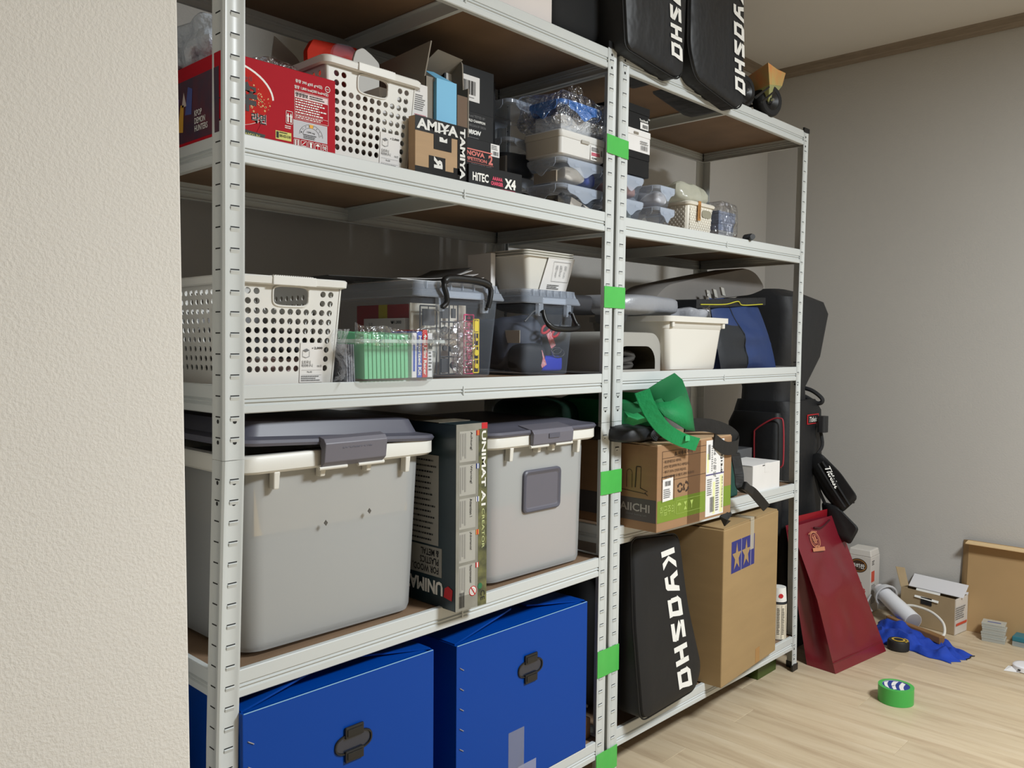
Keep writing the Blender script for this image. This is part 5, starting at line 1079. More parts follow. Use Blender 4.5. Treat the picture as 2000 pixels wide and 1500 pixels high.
text(sp, 'UNIMAT A1', S(.068, Hh - .016), FRD, .150, .012, WHITEINK, bold=.03); text(sp, 'CREATOR', S(.070, Hh - .172), FRD, .080, .007, mat('pale_green_ink', (206, 214, 150), .6))
for k, tt in enumerate(('Achtung!', 'Warning!', 'Attention !', '¡Advertencia!', 'Предупреждение!')):
    zt__ = Hh - .012 - k * .066; card(sp, S(.008, zt__ - .062), FR, .044, .060, mat('panel_grey', (172, 170, 162), .55), 'text_panel', t=.0003)
    text(sp, tt, S(.036, zt__ - .004), FRD, .036, .0065, INK, lift=.001, bold=.01); fineprint(sp, S(.009, zt__ - .056), (V((0, 0, 1)), V((-1, 0, 0))), .0, .0, 1, INK) if False else None
    polys(sp, S(.010, zt__ - .058), FR, [[(0 + c_ * .24, rnd_), (.14 + c_ * .24, rnd_), (.14 + c_ * .24, 1), (c_ * .24, 1)] for c_, rnd_ in enumerate((.02, .15, .06))], .025, .052, mat('print_haze', (150, 148, 142), .6), 'fine_print', lift=.0008)
    card(sp, S(.0535, zt__ - .012), FR, .008, .010, (REDINK, mat('flag_blue', (50, 70, 140), .6), WHITEINK, GOLD, REDINK)[k], 'flag', t=.0009); card(sp, S(.0560, zt__ - .012), FR, .0028, .010, (GOLD, WHITEINK, mat('flag_blue', (50, 70, 140), .6), REDINK, WHITEINK)[k], 'flag', t=.0012)
barcode(sp, S(.009, .006), (Z_, -X_) if False else FR, .014, .030, seed=3, lift=.001); text(sp, 'CE', S(.068, .030), FRD, .020, .011, INK, lift=.001)
polys(sp, S(0, 0), FR, ring_poly(.046, .034, .0085, .0100, 20), 1, 1, REDINK, lift=.001); polys(sp, S(0, 0), FR, disc_poly(.046, .034, .0084, 20), 1, 1, WHITEINK, lift=.0008); text(sp, '☺', S(.040, .028), FR, .011, .011, INK, lift=.0011); polys(sp, S(0, 0), FR, [[(.0395, .0415), (.041, .043), (.0525, .0265), (.051, .025)]], 1, 1, REDINK, lift=.0014)
polys(sp, S(0, 0), FR, disc_poly(.0655, .040, .006, 20), 1, 1, mat('green_dot', (40, 110, 70), .6), lift=.001)
l_ = lambda y, z: V((x0, yf + y, zb + z))
pp_ = card(T, l_(.135, .122), LF, .085, .180, mat('side_panel_grey', (150, 148, 142), .5), 'side_text_panel', t=.0005); card(T, l_(.140, .060), LF, .100, .058, mat('side_panel_grey', (150, 148, 142), .5), 'side_text_panel', t=.0005)
for k in range(15): fineprint(pp_, l_(.130, .128 + k * .0114), LF, .075, .007, 1, INK, 80 + k, .0008)
text(pp_, 'Tech. Specs.', l_(.105, .088), LFU, -.0, .0, INK) if False else None
text(T, 'FOR WOOD,\nPLASTICS\n& METAL', l_(.048, .113), LFU, .080, .048, INK, bold=.02, lift=.0010)
text(T, 'UNIMAT', l_(.036, .052), LFU, .120, .028, WHITEINK, bold=.04, lift=.0010); polys(T, l_(.033, .024), LF, [[(0, 0), (.9, -.2), (1, .9), (.5, 1.2), (.1, .9)]], .026, .020, REDINK, 'red_mark', lift=.0009)
# dark things on the bins at the back
T = lump('shaded_green_bag', (1.02, .23, .905), (.22, .20, .10), mat('green_with_shadow', (14, 52, 38), .6), amp=.15, freq=9, seed=61); tag(T, 'green bag behind the second bin lid, shadow painted into its colour', 'bag')  # green darkened to carry the shadow behind the uprights

# ================================================================ TIER 5, left rack: two blue corrugated boxes
def blue_box(label, x0, x1, yf, dp, z0, z1, hx, hz, flapdir):
    T = thing('blue_box', label, 'box', (x0, yf, z0), group='blue corrugated plastic boxes'); t = .004
    G().box(x0, x1, yf, yf + t, z0, z1).build('front_wall', BLUECORR, T, bevel=.0008); G().box(x0, x0 + t, yf + t, yf + dp, z0, z1).build('side_wall', BLUECORR, T); G().box(x1 - t, x1, yf + t, yf + dp, z0, z1).build('side_wall', BLUECORR, T)
    G().box(x0, x1, yf + dp - t, yf + dp, z0, z1).build('back_wall', BLUECORR, T); G().box(x0, x1, yf, yf + dp, z0 - .0001, z0 + t).build('base', BLUECORR, T)
    G().slab([(x0, yf + .012, z1 - .004), (x1, yf + .012, z1 - .004), (x1 - .012, yf + dp * .60, z1 + .002), (x0 + .012, yf + dp * .60, z1 + .006)], (0, 0, .004)).build('top_flap', BLUECORR, T)
    a, b = x0, x0 + (x1 - x0) * .46
    G().slab([(a + .002, yf + .008, z1 - .001), (a + .002, yf + dp - .02, z1 - .001), (b, yf + dp - .05, z1 + .022), (b + .010, yf + dp - .08, z1 + .026), (b + .010, yf + .050, z1 + .026), (b, yf + .034, z1 + .024)], (0, 0, .0035)).build('top_flap', BLUECORR, T)
    G().slab([(x1 - .002, yf + .008, z1 - .001), (x1 - .002, yf + dp - .02, z1 - .001), (x1 - .14, yf + dp - .05, z1 + .010), (x1 - .155, yf + .055, z1 + .010)], (0, 0, .0035)).build('top_flap', BLUECORR, T)
    # white worn crease along the top front edge
    G().box(x0 + .002, x1 - .002, yf - .0003, yf + .0008, z1 - .0008, z1 + .0003).build('worn_edge', mat('pale_blue_wear', (150, 196, 226), .6), T)
    # staples
    for k in range(6):
        z = z1 - .050 - k * .042
        g = G(); c_ = V((x0 + .014, yf - .0012, z)); g.cyl(c_ + V((-.0050, 0, .0035)), c_ + V((.0050, 0, -.0035)), .0009, n=6); g.cyl(c_ + V((-.0050, 0, .0035)), c_ + V((-.0050, .003, .0035)), .0009, n=6); g.build('staple', mat('staple_steel', (190, 190, 196), .35, metal=.8), T)
    # plastic hand hole: rounded slot with top and bottom clips
    def cap(rx, rz, cx, cz, y, e=.78): return [V((cx + rx * math.copysign(abs(math.cos(2 * PI * k / 28)) ** e, math.cos(2 * PI * k / 28)), y, cz + rz * math.copysign(abs(math.sin(2 * PI * k / 28)) ** e, math.sin(2 * PI * k / 28)))) for k in range(28)]
    hh = G().loft([cap(.041, .0195, hx, hz, yf - .0005), cap(.040, .0185, hx, hz, yf - .003), cap(.037, .0160, hx, hz, yf - .003), cap(.036, .015, hx, hz, yf + .001)], False, False).build('hand_hole', BLACKP, T, smooth=True)
    G().loft([cap(.037, .016, hx, hz, yf - .0006), cap(.028, .010, hx, hz, yf - .0007)], False, True).build('hole_inside', mat('hole_film_dark', (38, 44, 60), .25, spec=.7), hh)
    for s_ in (-1, 1): G().box(hx - .020, hx + .020, yf - .0055, yf - .0005, hz + (.011 if s_ > 0 else -.032), hz + (.032 if s_ > 0 else -.011)).build('clip', BLACKP, hh, bevel=.002)
    for s_ in (-1, 1): G().box(hx - .016, hx + .016, yf - .0068, yf - .0052, hz + s_ * .021 - .006, hz + s_ * .021 + .006).build('clip_pad', BLACKP, hh, bevel=.0006)
    return T
z5 = zt(5, .3)
blue_box('blue corrugated box beside the front left upright, lowest shelf', .0290, .4325, -.012, .38, z5, .503, .243, .386, 0)
bb_ = blue_box('blue corrugated box with film tape, next to the double upright on the lowest shelf', .5060, .9300, .002, .37, z5, .486, .728, .382, 0)
card(bb_, V((.660, .002, .150)), FR, .050, .105, clear_plastic('packing_tape', (190, 196, 220), .30, rough=.25), 'packing_tape', t=.0004); card(bb_, V((.690, .0015, .120)), FR, .060, .050, MATS['packing_tape'], 'packing_tape', t=.0005)
tag(G().slab([V((.940, .03, z5)), V((.985, .03, z5)), V((.985, .03, z5 + .05)), V((.955, .03, z5 + .065))], (0, .14, 0)).build('wrapped_parcel', mat('kraft_wrap', (150, 116, 86), .6, var=.5, vscale=20), bevel=.003), 'brown wrapped parcel squeezed between blue box and upright', 'parcel')
g = G(); g.tube(spline([(.935, .20, z5 + .12), (.96, .10, z5 + .10), (.985, .04, z5 + .075)], 6), .004, 8); tag(g.build('grey_cable', mat('pale_cable', (150, 148, 140), .5), smooth=True), 'grey cable end beside the blue box near the double upright', 'cable')

# ================================================================ TIER 4, right rack
z4r = zt(4, 1.2, True)
x0, x1, yf, dp, zb, zt_ = 1.073, 1.4325, -.094, .44, z4r + .0005, .8535
T = thing('cardboard_box', 'brown shipping box with grey and green print bands overhanging the shelf', 'box', (x0, yf, zb))
G().box(x0, x1, yf, yf + dp, zb, zt_).build('carton', CARD3, T, bevel=.0015)
G().slab([(x0 + .002, yf + .002, zt_), (x1 - .002, yf + .002, zt_), (x1 - .002, yf + dp * .5 - .002, zt_ + .004), (x0 + .002, yf + dp * .5 - .002, zt_ + .004)], (0, 0, .003)).build('top_flap', CARD, T)
G().slab([(x0 + .002, yf + dp - .002, zt_), (x1 - .002, yf + dp - .002, zt_), (x1 - .002, yf + dp * .5 + .002, zt_ + .004), (x0 + .002, yf + dp * .5 + .002, zt_ + .004)], (0, 0, .003)).build('top_flap', CARD, T)
GRB = mat('olive_green_band', (120, 144, 44), .7, var=.06, vscale=10); GYB = mat('dark_grey_band', (86, 80, 78), .7); BRI = mat('brown_ink', (62, 44, 34), .7)
F = lambda x, z: V((x0 + x, yf, zb + z)); Lf = lambda y, z: V((x0, yf + y, zb + z))
gb = card(T, F(.002, .022), FR, x1 - x0 - .004, .054, GRB, 'green_band'); gl = card(T, Lf(dp - .01, .022), LF, dp - .012, .056, GYB, 'grey_band')
text(gb, '취급주의', F(.012, .038), FR, .065, .024, mat('pale_green_print', (168, 190, 96), .7), bold=.0, lift=.001)
polys(gb, F(.084, .034), FR, [[(0, 0), (1, 0), (1, .02), (0, .02)], [(0, .98), (1, .98), (1, 1), (0, 1)], [(0, 0), (.01, 0), (.01, 1), (0, 1)], [(.05, .60), (.20, .60), (.18, .75), (.125, .82), (.07, .75)], [(.12, .2), (.13, .2), (.13, .6), (.12, .6)], [(.30, .2), (.42, .2), (.36, .5)], [(.30, .8), (.42, .8), (.36, .5)], [(.55, .8), (.67, .8), (.62, .45), (.62, .2), (.60, .2), (.60, .45)]], .120, .034, MATS['pale_green_print'], 'symbols', lift=.001)
text(gl, 'DAIICHI', Lf(.130, .045), LF, .110, .020, mat('pale_print', (176, 170, 166), .7), bold=.02, lift=.001); text(gl, 'Global Seating Lab.', Lf(.090, .034), LF, .062, .006, GREYINK, lift=.001)
# warning panel
polys(T, F(.020, .122), FR, [[(0, 0), (1, 0), (1, .012), (0, .012)], [(0, .988), (1, .988), (1, 1), (0, 1)], [(0, 0), (.006, 0), (.006, 1), (0, 1)], [(0, .76), (1, .76), (1, .772), (0, .772)]], .205, .074, BRI, 'panel_outline')
text(T, '△', F(.074, .1815), FR, .012, .011, BRI, bold=.04); text(T, '!', F(.0790, .1830), FR, .002, .006, BRI); text(T, '사용시 주의', F(.090, .1815), FR, .068, .0115, BRI, bold=.03)
for k, t_ in enumerate(('• 제품 설명서를 잘 읽고 사용하세요.', '• 본인이 직접 설치하여 주시고 사용하십시오.', '• 깨지기 쉬우니 던지지 마십시오.', '• 사용 전 제품 확인 후 반품 및 교환이 가능합니다.')): text(T, t_, F(.026, .166 - k * .0125), FR, .080 + .026 * (k % 2) + .012 * k, .0075, BRI, bold=.01)
ws = None
polys(T, F(.019, .070), FR, [[(0, 0), (.03, 0), (.03, 1), (0, 1)], [(0, .97), (1, .97), (1, 1), (0, 1)], [(.97, 0), (1, 0), (1, 1), (.97, 1)]], .056, .064, BRI)
ws = card(T, F(.024, .064), FR, .046, .0, PAPER, 'shipping_sticker') if False else None
ws = G().slab([F(.0235, .072), F(.0690, .074), F(.0690, .1290), F(.0235, .1265)], (0, -.0009, 0)).build('shipping_sticker', PAPER, T)
barcode(ws, F(.033, .110) + Y_ * -.0008, FR, .024, .012, seed=6, lift=.0009); fineprint(ws, F(.027, .080) + Y_ * -.0008, FR, .036, .024, 5, GREYINK, 91, .0009)
def recycle(o, s_, m, n):
    ps = []
    for k in range(n):
        a = 2 * PI * k / n; r_ = ring_poly(0, 0, .26, .42, 6, math.degrees(a) + 20, math.degrees(a) + 360 / n - 34); ps += r_
        t_ = a + 2 * PI / n - math.radians(34); ps.append([(.18 * math.cos(t_), .18 * math.sin(t_)), (.52 * math.cos(t_), .52 * math.sin(t_)), (.36 * math.cos(t_ + .55), .36 * math.sin(t_ + .55))])
    polys(T, o, FR, ps, s_, s_, m, 'recycle_mark')
recycle(F(.102, .099), .030, BRI, 2); recycle(F(.130, .099), .032, BRI, 3)
# courier label and clear packing tape down the front
tp_ = card(T, F(.138, .0), FR, .060, zt_ - zb, clear_plastic('brown_tape', (150, 110, 76), .35, rough=.25), 'packing_tape')
cl = card(T, F(.225, .006), FR, .092, zt_ - zb - .010, PAPER, 'courier_label', t=.0010); YLB = mat('pale_yellow', (230, 232, 176), .7)
C_ = lambda x, z: F(.225 + x, .006 + z) + Y_ * -.0010; HC = zt_ - zb - .010
card(cl, C_(.072, .004), FR, .016, .10, YLB, 'yellow_field', t=.0002); card(cl, C_(.036, .004), FR, .012, .085, YLB, 'yellow_field', t=.0002); card(cl, C_(.004, .116), FR, .010, .05, YLB, 'yellow_field', t=.0002)
card(cl, C_(.0, .108), FR, .092, .0035, mat('violet_line', (90, 84, 130), .7), 'violet_line', t=.0003)
text(cl, '1J13-0', C_(.072, .158), FRD, .048, .011, INK, bold=.03, lift=.001); text(cl, '46 이동영', C_(.036, .178), FRD, .076, .015, GREYINK, shear=.2, lift=.001)
for o_, ww, hh, sd in ((C_(.008, .150), .012, .040, 4), (C_(.068, .168), .016, .024, 5), (C_(.022, .010), .020, .040, 6)): barcode(cl, o_, FR, ww, hh, seed=sd, lift=.001)
text(cl, '화순군 가동마을 한빛대로', C_(.080, .100), FRD, .085, .007, INK, lift=.001); fineprint(cl, C_(.006, .055), FR, .026, .045, 8, GREYINK, 95, .001); fineprint(cl, C_(.05, .01), FR, .018, .09, 14, GREYINK, 96, .001); fineprint(cl, C_(.026, .118), FR, .008, .07, 12, GREYINK, 97, .001)
# bunny-like strap drawing on the left face
polys(T, Lf(.105, .095), LF, [p for p in ring_poly(.30, .55, .14, .16, 14, 0, 180, .7)] + [[(.19, .1), (.21, .1), (.21, .55), (.19, .55)], [(.39, .1), (.41, .1), (.41, .55), (.39, .55)], [(0, 0), (.9, -.06), (.9, -.04), (0, .02)], [(.5, .12), (.54, .12), (.58, .80), (.54, .80)], [(.70, .10), (.72, .10), (.74, .80), (.72, .80)], [(.54, .8), (.74, .8), (.72, .83), (.56, .83)], [(.72, .10), (.98, .02), (.98, .04), (.72, .13)], [(.98, .04), (.86, -.02), (.98, -.12), (.98, -.09), (.90, -.02)]], .080, .075, BRI, 'line_drawing')
# black fabric folded on top of the box
T = lump('black_folded_cloth', (1.10, .06, zt_ + .026), (.20, .24, .040), BLACKFAB, amp=.12, freq=10, seed=71, p=.4); tag(T, 'black folded fabric under the green tote on the shipping box', 'cloth')
g = G(); 
for k in range(3): g.tube([V((1.13 + .05 * math.cos(t_ / 10 * PI * .8 + 1.6) * (1 - k * .2), -.07 + .002 * k, zt_ + .024 + (.017 - k * .004) * math.sin(t_ / 10 * PI * .8 + 1.6))) for t_ in range(11)], .0028, 6)
tag(g.build('cloth_fold_edge', mat('black_fold', (34, 35, 38), .7), smooth=True), 'rolled edge of the black folded fabric', 'cloth')
BKF = mat('black_strap_fabric', (30, 29, 28), .7, bump=.2, bscale=40)
P1 = spline([(1.30, -.03, zt_ + .030), (1.36, -.06, zt_ + .030), (1.42, -.085, zt_ + .012), (1.452, -.10, zt_ - .012), (1.44, -.106, zt_ - .030), (1.38, -.106, zt_ - .030), (1.33, -.10, zt_ - .006)], 6)
g = G(); g.loft([[p + V((0, -.002, .019)), p + V((0, .002, .019)), p + V((0, .006, -.017)), p + V((0, .002, -.017))] for p in P1]); T = g.build('black_strap', BKF, smooth=True); tag(T, 'wide black strap loop lying over the top edge of the shipping box', 'strap')
# green tote bag spilling over the box
GT = mat('green_tote_fabric', (0, 132, 70), .7, var=.15, vscale=9, bump=.25, bscale=60); GT2 = mat('green_tote_shaded', (0, 104, 54), .75)  # second green is a shaded copy of the tote fabric
T = thing('green_tote_bag', 'green non-woven tote bag sprawled open over the shipping box', 'tote bag', (1.10, .05, zt_ + .05))
q = [(1.105, -0.030, 0.982), (1.170, -0.035, 1.007), (1.227, -0.040, 1.026), (1.257, -0.045, 1.008), (1.272, -0.050, 0.977), (1.266, -0.070, 0.931), (1.239, -0.095, 0.879), (1.245, -0.050, 0.894), (1.218, -0.020, 0.931), (1.177, 0.000, 0.952)]
g = G(); c0 = sum([V(p) for p in q], V()) / len(q) + V((.02, .05, 0))
vs = [c0] + [V(p) for p in q]; g.add(vs, [(0, i + 1, (i + 1) % len(q) + 1) for i in range(len(q))]); g.build('inner_panel', GT2, T, smooth=True, solid=.002)
q2 = [(1.082, -0.075, 0.957), (1.140, -0.085, 0.959), (1.246, -0.060, 0.974), (1.236, -0.085, 0.940), (1.222, -0.105, 0.881), (1.170, -0.112, 0.889), (1.113, -0.115, 0.911), (1.081, -0.105, 0.928)]
g = G(); c0 = sum([V(p) for p in q2], V()) / len(q2) + V((0, -.018, 0)); g.add([c0] + [V(p) for p in q2], [(0, i + 1, (i + 1) % len(q2) + 1) for i in range(len(q2))]); g.build('front_panel', GT, T, smooth=True, solid=.002)
B0 = [(1.056, 0.040, 0.959), (1.104, 0.020, 0.960), (1.100, -0.040, 0.979), (1.163, -0.050, 0.935), (1.159, -0.060, 0.874), (1.100, -0.050, 0.898), (1.089, 0.000, 0.895), (1.057, 0.040, 0.894)]
c0 = sum([V(p) for p in B0], V()) / len(B0)
G().loft([[c0 + (V(p) - c0) * .8 + Y_ * -.012 for p in B0], [V(p) for p in B0], [V(p) + Y_ * .09 for p in B0], [c0 + (V(p) - c0) * .85 + Y_ * .22 for p in B0]]).build('body', GT2, T, smooth=True)
G().loft([[V(p) + V((0, a, b)) for a, b in ((-.002, -.004), (-.014, -.016), (-.002, -.03))] for p in ((0.977, -0.060, 0.946), (1.000, -0.070, 0.938), (1.049, -0.075, 0.945))], closed=False).build('fold', GT, T, smooth=True, solid=.003)
ST = spline([(1.012, -0.085, 0.989), (1.024, -0.092, 0.957), (1.043, -0.100, 0.926), (1.078, -0.108, 0.894), (1.129, -0.116, 0.870), (1.178, -0.122, 0.856), (1.202, -0.122, 0.851)], 6)
g = G(); rings = []
for k, p in enumerate(ST):
    t_ = (ST[min(k + 1, len(ST) - 1)] - ST[max(k - 1, 0)]).normalized(); n_ = t_.cross(V((.73, .68, -.02))).normalized() * .0165
    rings.append([p - n_ + V((0, .0, 0)), p + n_ + V((0, -.004, 0)), p + n_ + V((0, -.0065, 0)), p - n_ + V((0, -.0025, 0))])
g.loft(rings); g.build('strap', mat('green_strap', (8, 148, 84), .65, bump=.25, bscale=60), T)
card(T, (1.140, -0.128, 0.864), FR, .020, .014, mat('green_patch', (60, 176, 110), .5), 'stitched_patch', t=.001)
# small items right of the box
T = plain_box('white_carton', 'small white folded carton on the right rack, beside the hanging black strap', 'carton', 1.758, 1.940, .010, .13, z4r - .003, z4r + .084, PAPER)
card(T, V((1.835, .010, z4r + .056)), FR, .028, .030, mat('white_paper', (232, 230, 228), .75), 'tuck_tab', t=.001); polys(T, V((1.820, .010, z4r + .078)), FR, [[(0, 0), (1, .02), (1, .12), (0, .1)]], .040, .025, INK, 'tab_gap'); polys(T, V((1.758, .126, z4r + .0815)), LF, [[(0, 0), (1, 0), (1, 1), (0, 1)]], .112, .0012, INK, 'edge_gap')
T = lump('white_roll', (1.80, .20, z4r + .150), (.13, .11, .07), mat('white_soft_plastic', (216, 218, 220), .4), amp=.2, freq=14, seed=72); tag(T, 'white soft plastic roll behind the small white carton', 'roll')
T = plain_box('clear_tray', 'smoky clear tray behind the small white carton', 'tray', 1.80, 2.00, .14, .22, z4r + .055, z4r + .110, clear_plastic('smoky_tray', (120, 122, 126), .45)); 
T = plain_box('shoe_style_box', 'low pale carton supporting the clear tray at the back', 'carton', 1.76, 2.00, .15, .30, z4r - .003, z4r + .054, GREYCARD)
DG = mat('bottle_green_fabric', (16, 70, 62), .6)
T = thing('green_pouch', 'bottle green pouch with black webbing strap hanging over the shelf edge', 'pouch', (1.60, .04, z4r)); 
G().box(1.445, 1.682, .018, .12, z4r, z4r + .120).build('pouch', DG, T, bevel=.006); G().box(1.445, 1.686, .014, .124, z4r + .110, z4r + .132).build('pouch_lid', BKF, T, bevel=.004)
W1 = spline([(1.617, -0.005, 0.773), (1.610, -0.020, 0.722), (1.577, -0.045, 0.691), (1.610, -0.060, 0.677), (1.652, -0.065, 0.647), (1.689, -0.070, 0.617)], 6)
def webbing(P, w_, nm, par):
    g = G(); rings = []
    for k, p in enumerate(P):
        t_ = (P[min(k + 1, len(P) - 1)] - P[max(k - 1, 0)]).normalized(); n_ = t_.cross(V((.73, .68, -.05))).normalized() * w_
        rings.append([p - n_, p + n_, p + n_ + V((0, -.003, 0)), p - n_ + V((0, -.003, 0))])
    g.loft(rings); return g.build(nm, BKF, par)
webbing(W1, .013, 'webbing', T); 
g = G(); c_ = V((1.587, -0.062, 0.695)); g.slab([c_ + V(d) for d in ((-.026, 0, .016), (.020, 0, -.010), (.010, 0, -.030), (-.040, 0, -.006))], (0, -.012, 0)); g.build('buckle', BLACKP, T, bevel=.003)
webbing([V((1.435, -0.090, 0.646)), V((1.382, -0.100, 0.635)), V((1.404, -0.100, 0.618))], .011, 'webbing_end', T)

# ================================================================ TIER 5, right rack
z5r = zt(5, 1.4, True)
C, yC = slab_bag('black_car_bag', 'black car bag with white lettering leaning out of the lowest shelf', [(1.085, .158), (1.340, .165), (1.378, .215), (1.330, .40), (1.310, .590), (1.095, .610), (1.080, .40)], -.060, .12, mat('black_bag_matt', (20, 21, 24), .6, var=.2, vscale=8, bump=.2, bscale=12), [.03, .03, .03, .05, .03, .03, .03], lean=.10, zref=.16)
def sfC(p): return V((p.x, yC(p.z) - .0022, p.z))
kyosho(C, (1.205, 0, .560), (.115, 0, -1), (1, 0, .10), .385, .062, WHITEINK, surf=sfC)
T = lump('black_duffel', (1.15, .22, z5r + .20), (.20, .26, .38), mat('black_duffel_fabric', (14, 15, 17), .8), amp=.05, seed=73, p=.4); tag(T, 'black soft bag behind the leaning lettered car bag', 'bag')
# large carton with twin star logo
L5 = V((1.4805, -.050, z5r + .001)); ang = math.atan2(.033, .465)
T = thing('cardboard_box', 'large tan cardboard box with blue twin star logo on the lowest shelf', 'box', L5, ang); w_, d_, h_ = .392, .33, .452
G().box(0, w_, 0, d_, 0, h_).build('carton', CARD2, T, local=True, bevel=.003)
G().slab([(.004, .003, h_ + .0005), (w_ - .004, .003, h_ + .0005), (w_ - .004, d_ / 2 - .03, h_ + .006), (.004, d_ / 2 - .03, h_ + .004)], (0, 0, .0035)).build('top_flap', CARD2, T, local=True); G().slab([(.004, d_ - .003, h_ + .0005), (w_ - .004, d_ - .003, h_ + .0005), (w_ - .004, d_ / 2 - .027, h_ + .008), (.004, d_ / 2 - .027, h_ + .006)], (0, 0, .0035)).build('top_flap', CARD2, T, local=True)
STB = mat('logo_blue', (44, 48, 122), .6); lx, lz, lw, lh = .050, .318, .160, .092
lg = card(T, (lx, 0, lz), FR, lw, lh, STB, 'logo', t=.0004, local=True)
star = [(.5 + r_ * math.sin(k * PI / 5), .47 + r_ * 1.0 * math.cos(k * PI / 5)) for k in range(10) for r_ in ((.50,) if k % 2 == 0 else (.20,))]
for sx in (0.003, .068): polys(lg, (lx + sx, 0, lz + .003), FR, [[(a, b * 1.0) for a, b in star]], .064, .086, CARD2, 'star', lift=.0010, local=True)
for sx in (.066, .133): card(lg, (lx + sx, -.0004, lz), FR, .0014, lh, mat('pale_line', (200, 196, 200), .6), 'line', t=.0004, local=True)
TPE = clear_plastic('pale_tape', (214, 206, 186), .55, rough=.3); card(T, (.178, 0, .365), FR, .026, h_ - .365, TPE, 'packing_tape', t=.0006, local=True); card(T, (.235, 0, .004), FR, .030, .045, mat('brown_tape_solid', (170, 128, 76), .35), 'packing_tape', t=.0006, local=True)
card(T, (.178, -.0006, h_ + .001), (X_, Y_), .026, d_ * .55, TPE, 'packing_tape', t=.008, local=True)
# spray can
cx, cy, zb = 2.010, .036, zt(5, 2.0, True); T = thing('spray_can', 'white spray can with red spot on the cap, right of the tan box', 'spray can', (cx, cy, zb)); R_ = .0265
cyl = lambda nm, z0, z1, r0, r1, m, n=28: G().cyl((cx, cy, zb + z0), (cx, cy, zb + z1), r0, r1, n).build(nm, m, T, smooth=True)
cyl('can_body', 0, .122, R_, R_, mat('can_cream', (226, 216, 196), .4)); cyl('base_ring', 0, .004, R_ + .001, R_ + .001, mat('steel', (170, 172, 176), .3, metal=1)); cyl('shoulder_ring', .122, .130, R_ + .0008, R_ - .003, INK); cyl('cap', .130, .176, R_ - .001, R_ - .004, WHITEINK)
for k in range(5): a = math.radians(200 + k * 14); pass
for k, (a0, ww) in enumerate(((205, .3), (228, .05), (240, .35), (262, .05))):
    a = math.radians(a0); u = V((-math.sin(a), math.cos(a), 0)); c_ = V((cx, cy, zb)) + V((math.cos(a), math.sin(a), 0)) * (R_ + .0004)
    if ww < .1: G().box(-.0007, .0007, 0, .0006, .006, .118).build('print_line', INK, T, local=True).matrix_local = Matrix.Translation(V((math.cos(a), math.sin(a), 0)) * (R_ + .0001)) @ Matrix.Rotation(a + PI / 2, 4, 'Z')
    else: fineprint(T, c_ + V((0, 0, .02)) - u * .004, (V((0, 0, -1)) * -1, -u) if False else (u * -1, Z_), -.009, .09, 16, INK, 98 + k, -.0003)
a = math.radians(222); G().cyl(V((cx, cy, zb + .150)) + V((math.cos(a), math.sin(a), 0)) * (R_ - .004), V((cx, cy, zb + .150)) + V((math.cos(a), math.sin(a), 0)) * (R_ - .0010), .0075, n=16).build('red_spot', REDINK, T)
# things on the floor under and behind the right rack
plain_box('green_storage_case', 'dark green case on the floor under the right rack', 'case', 1.90, 2.03, .05, .30, 0, .058, mat('dark_green_plastic', (66, 84, 30), .5))

# ================================================================ beyond the rack: golf bag, burgundy paper bag
GB1 = mat('golf_bag_fabric', (20, 21, 24), .6, var=.2, vscale=10, bump=.25, bscale=20); GB2 = mat('golf_hood_fabric', (34, 35, 38), .6, bump=.2, bscale=24)
T = thing('golf_bag', 'tall black golf bag with red piping and hood, standing in the room corner', 'golf bag', (2.35, .22, 0))
def gring(x0, x1, y0, y1, z, dz=0.0, r=.05): 
    o = rr(x0, x1, y0 + .02, y1 + .02, r, z, 5)
    for p in o: p.z += dz * (p.x - x0) / (x1 - x0)
    return o
G().loft([gring(2.20, 2.48, .07, .32, .0), gring(2.195, 2.49, .06, .33, .03), gring(2.20, 2.50, .075, .32, .30), gring(2.20, 2.52, .08, .32, .62), gring(2.20, 2.50, .08, .32, .86), gring(2.205, 2.47, .09, .31, .90)]).build('body', GB1, T, smooth=True)
G().loft([gring(2.215, 2.43, .11, .30, .895), gring(2.22, 2.42, .11, .30, .945), gring(2.20, 2.49, .085, .32, 1.06), gring(2.19, 2.53, .075, .33, 1.22), gring(2.195, 2.52, .09, .325, 1.275, -.012), gring(2.215, 2.42, .14, .29, 1.305, -.01)]).build('hood', GB2, T, smooth=True)
G().loft([gring(2.165, 2.20, .10, .30, .34, 0, .03), gring(2.150, 2.205, .095, .305, .40, 0, .03), gring(2.150, 2.205, .095, .305, .82, 0, .03), gring(2.170, 2.20, .11, .29, .86, 0, .02)]).build('side_pocket', GB1, T, smooth=True)
RP2 = mat('red_piping', (170, 50, 62), .5); xx = 2.1475
g = G(); g.tube(spline([(2.147, 0.207, 0.677), (2.147, 0.209, 0.778), (2.147, 0.202, 0.801), (2.147, 0.148, 0.837), (2.147, 0.115, 0.845), (2.147, 0.100, 0.826), (2.147, 0.097, 0.697), (2.147, 0.107, 0.672)], 6), .0028, 8); g.build('red_piping', RP2, T, smooth=True)
g = G(); g.tube(spline([(2.440, 0.169, 0.943), (2.440, 0.125, 0.930), (2.440, 0.088, 0.901), (2.440, 0.104, 0.885), (2.440, 0.156, 0.909)], 6), .008, 8); g.build('carry_loop', GB2, T, smooth=True)
lb_ = card(T, (2.335, .0985, .812), FR, .096, .036, REDINK, 'brand_label', t=.002); card(T, (2.340, .0965, .8155), FR, .086, .029, INK, 'brand_patch', t=.0006); text(T, 'Titleist', (2.347, .0957, .820), FR, .072, .019, WHITEINK, shear=.25, bold=.01, lift=.0012)
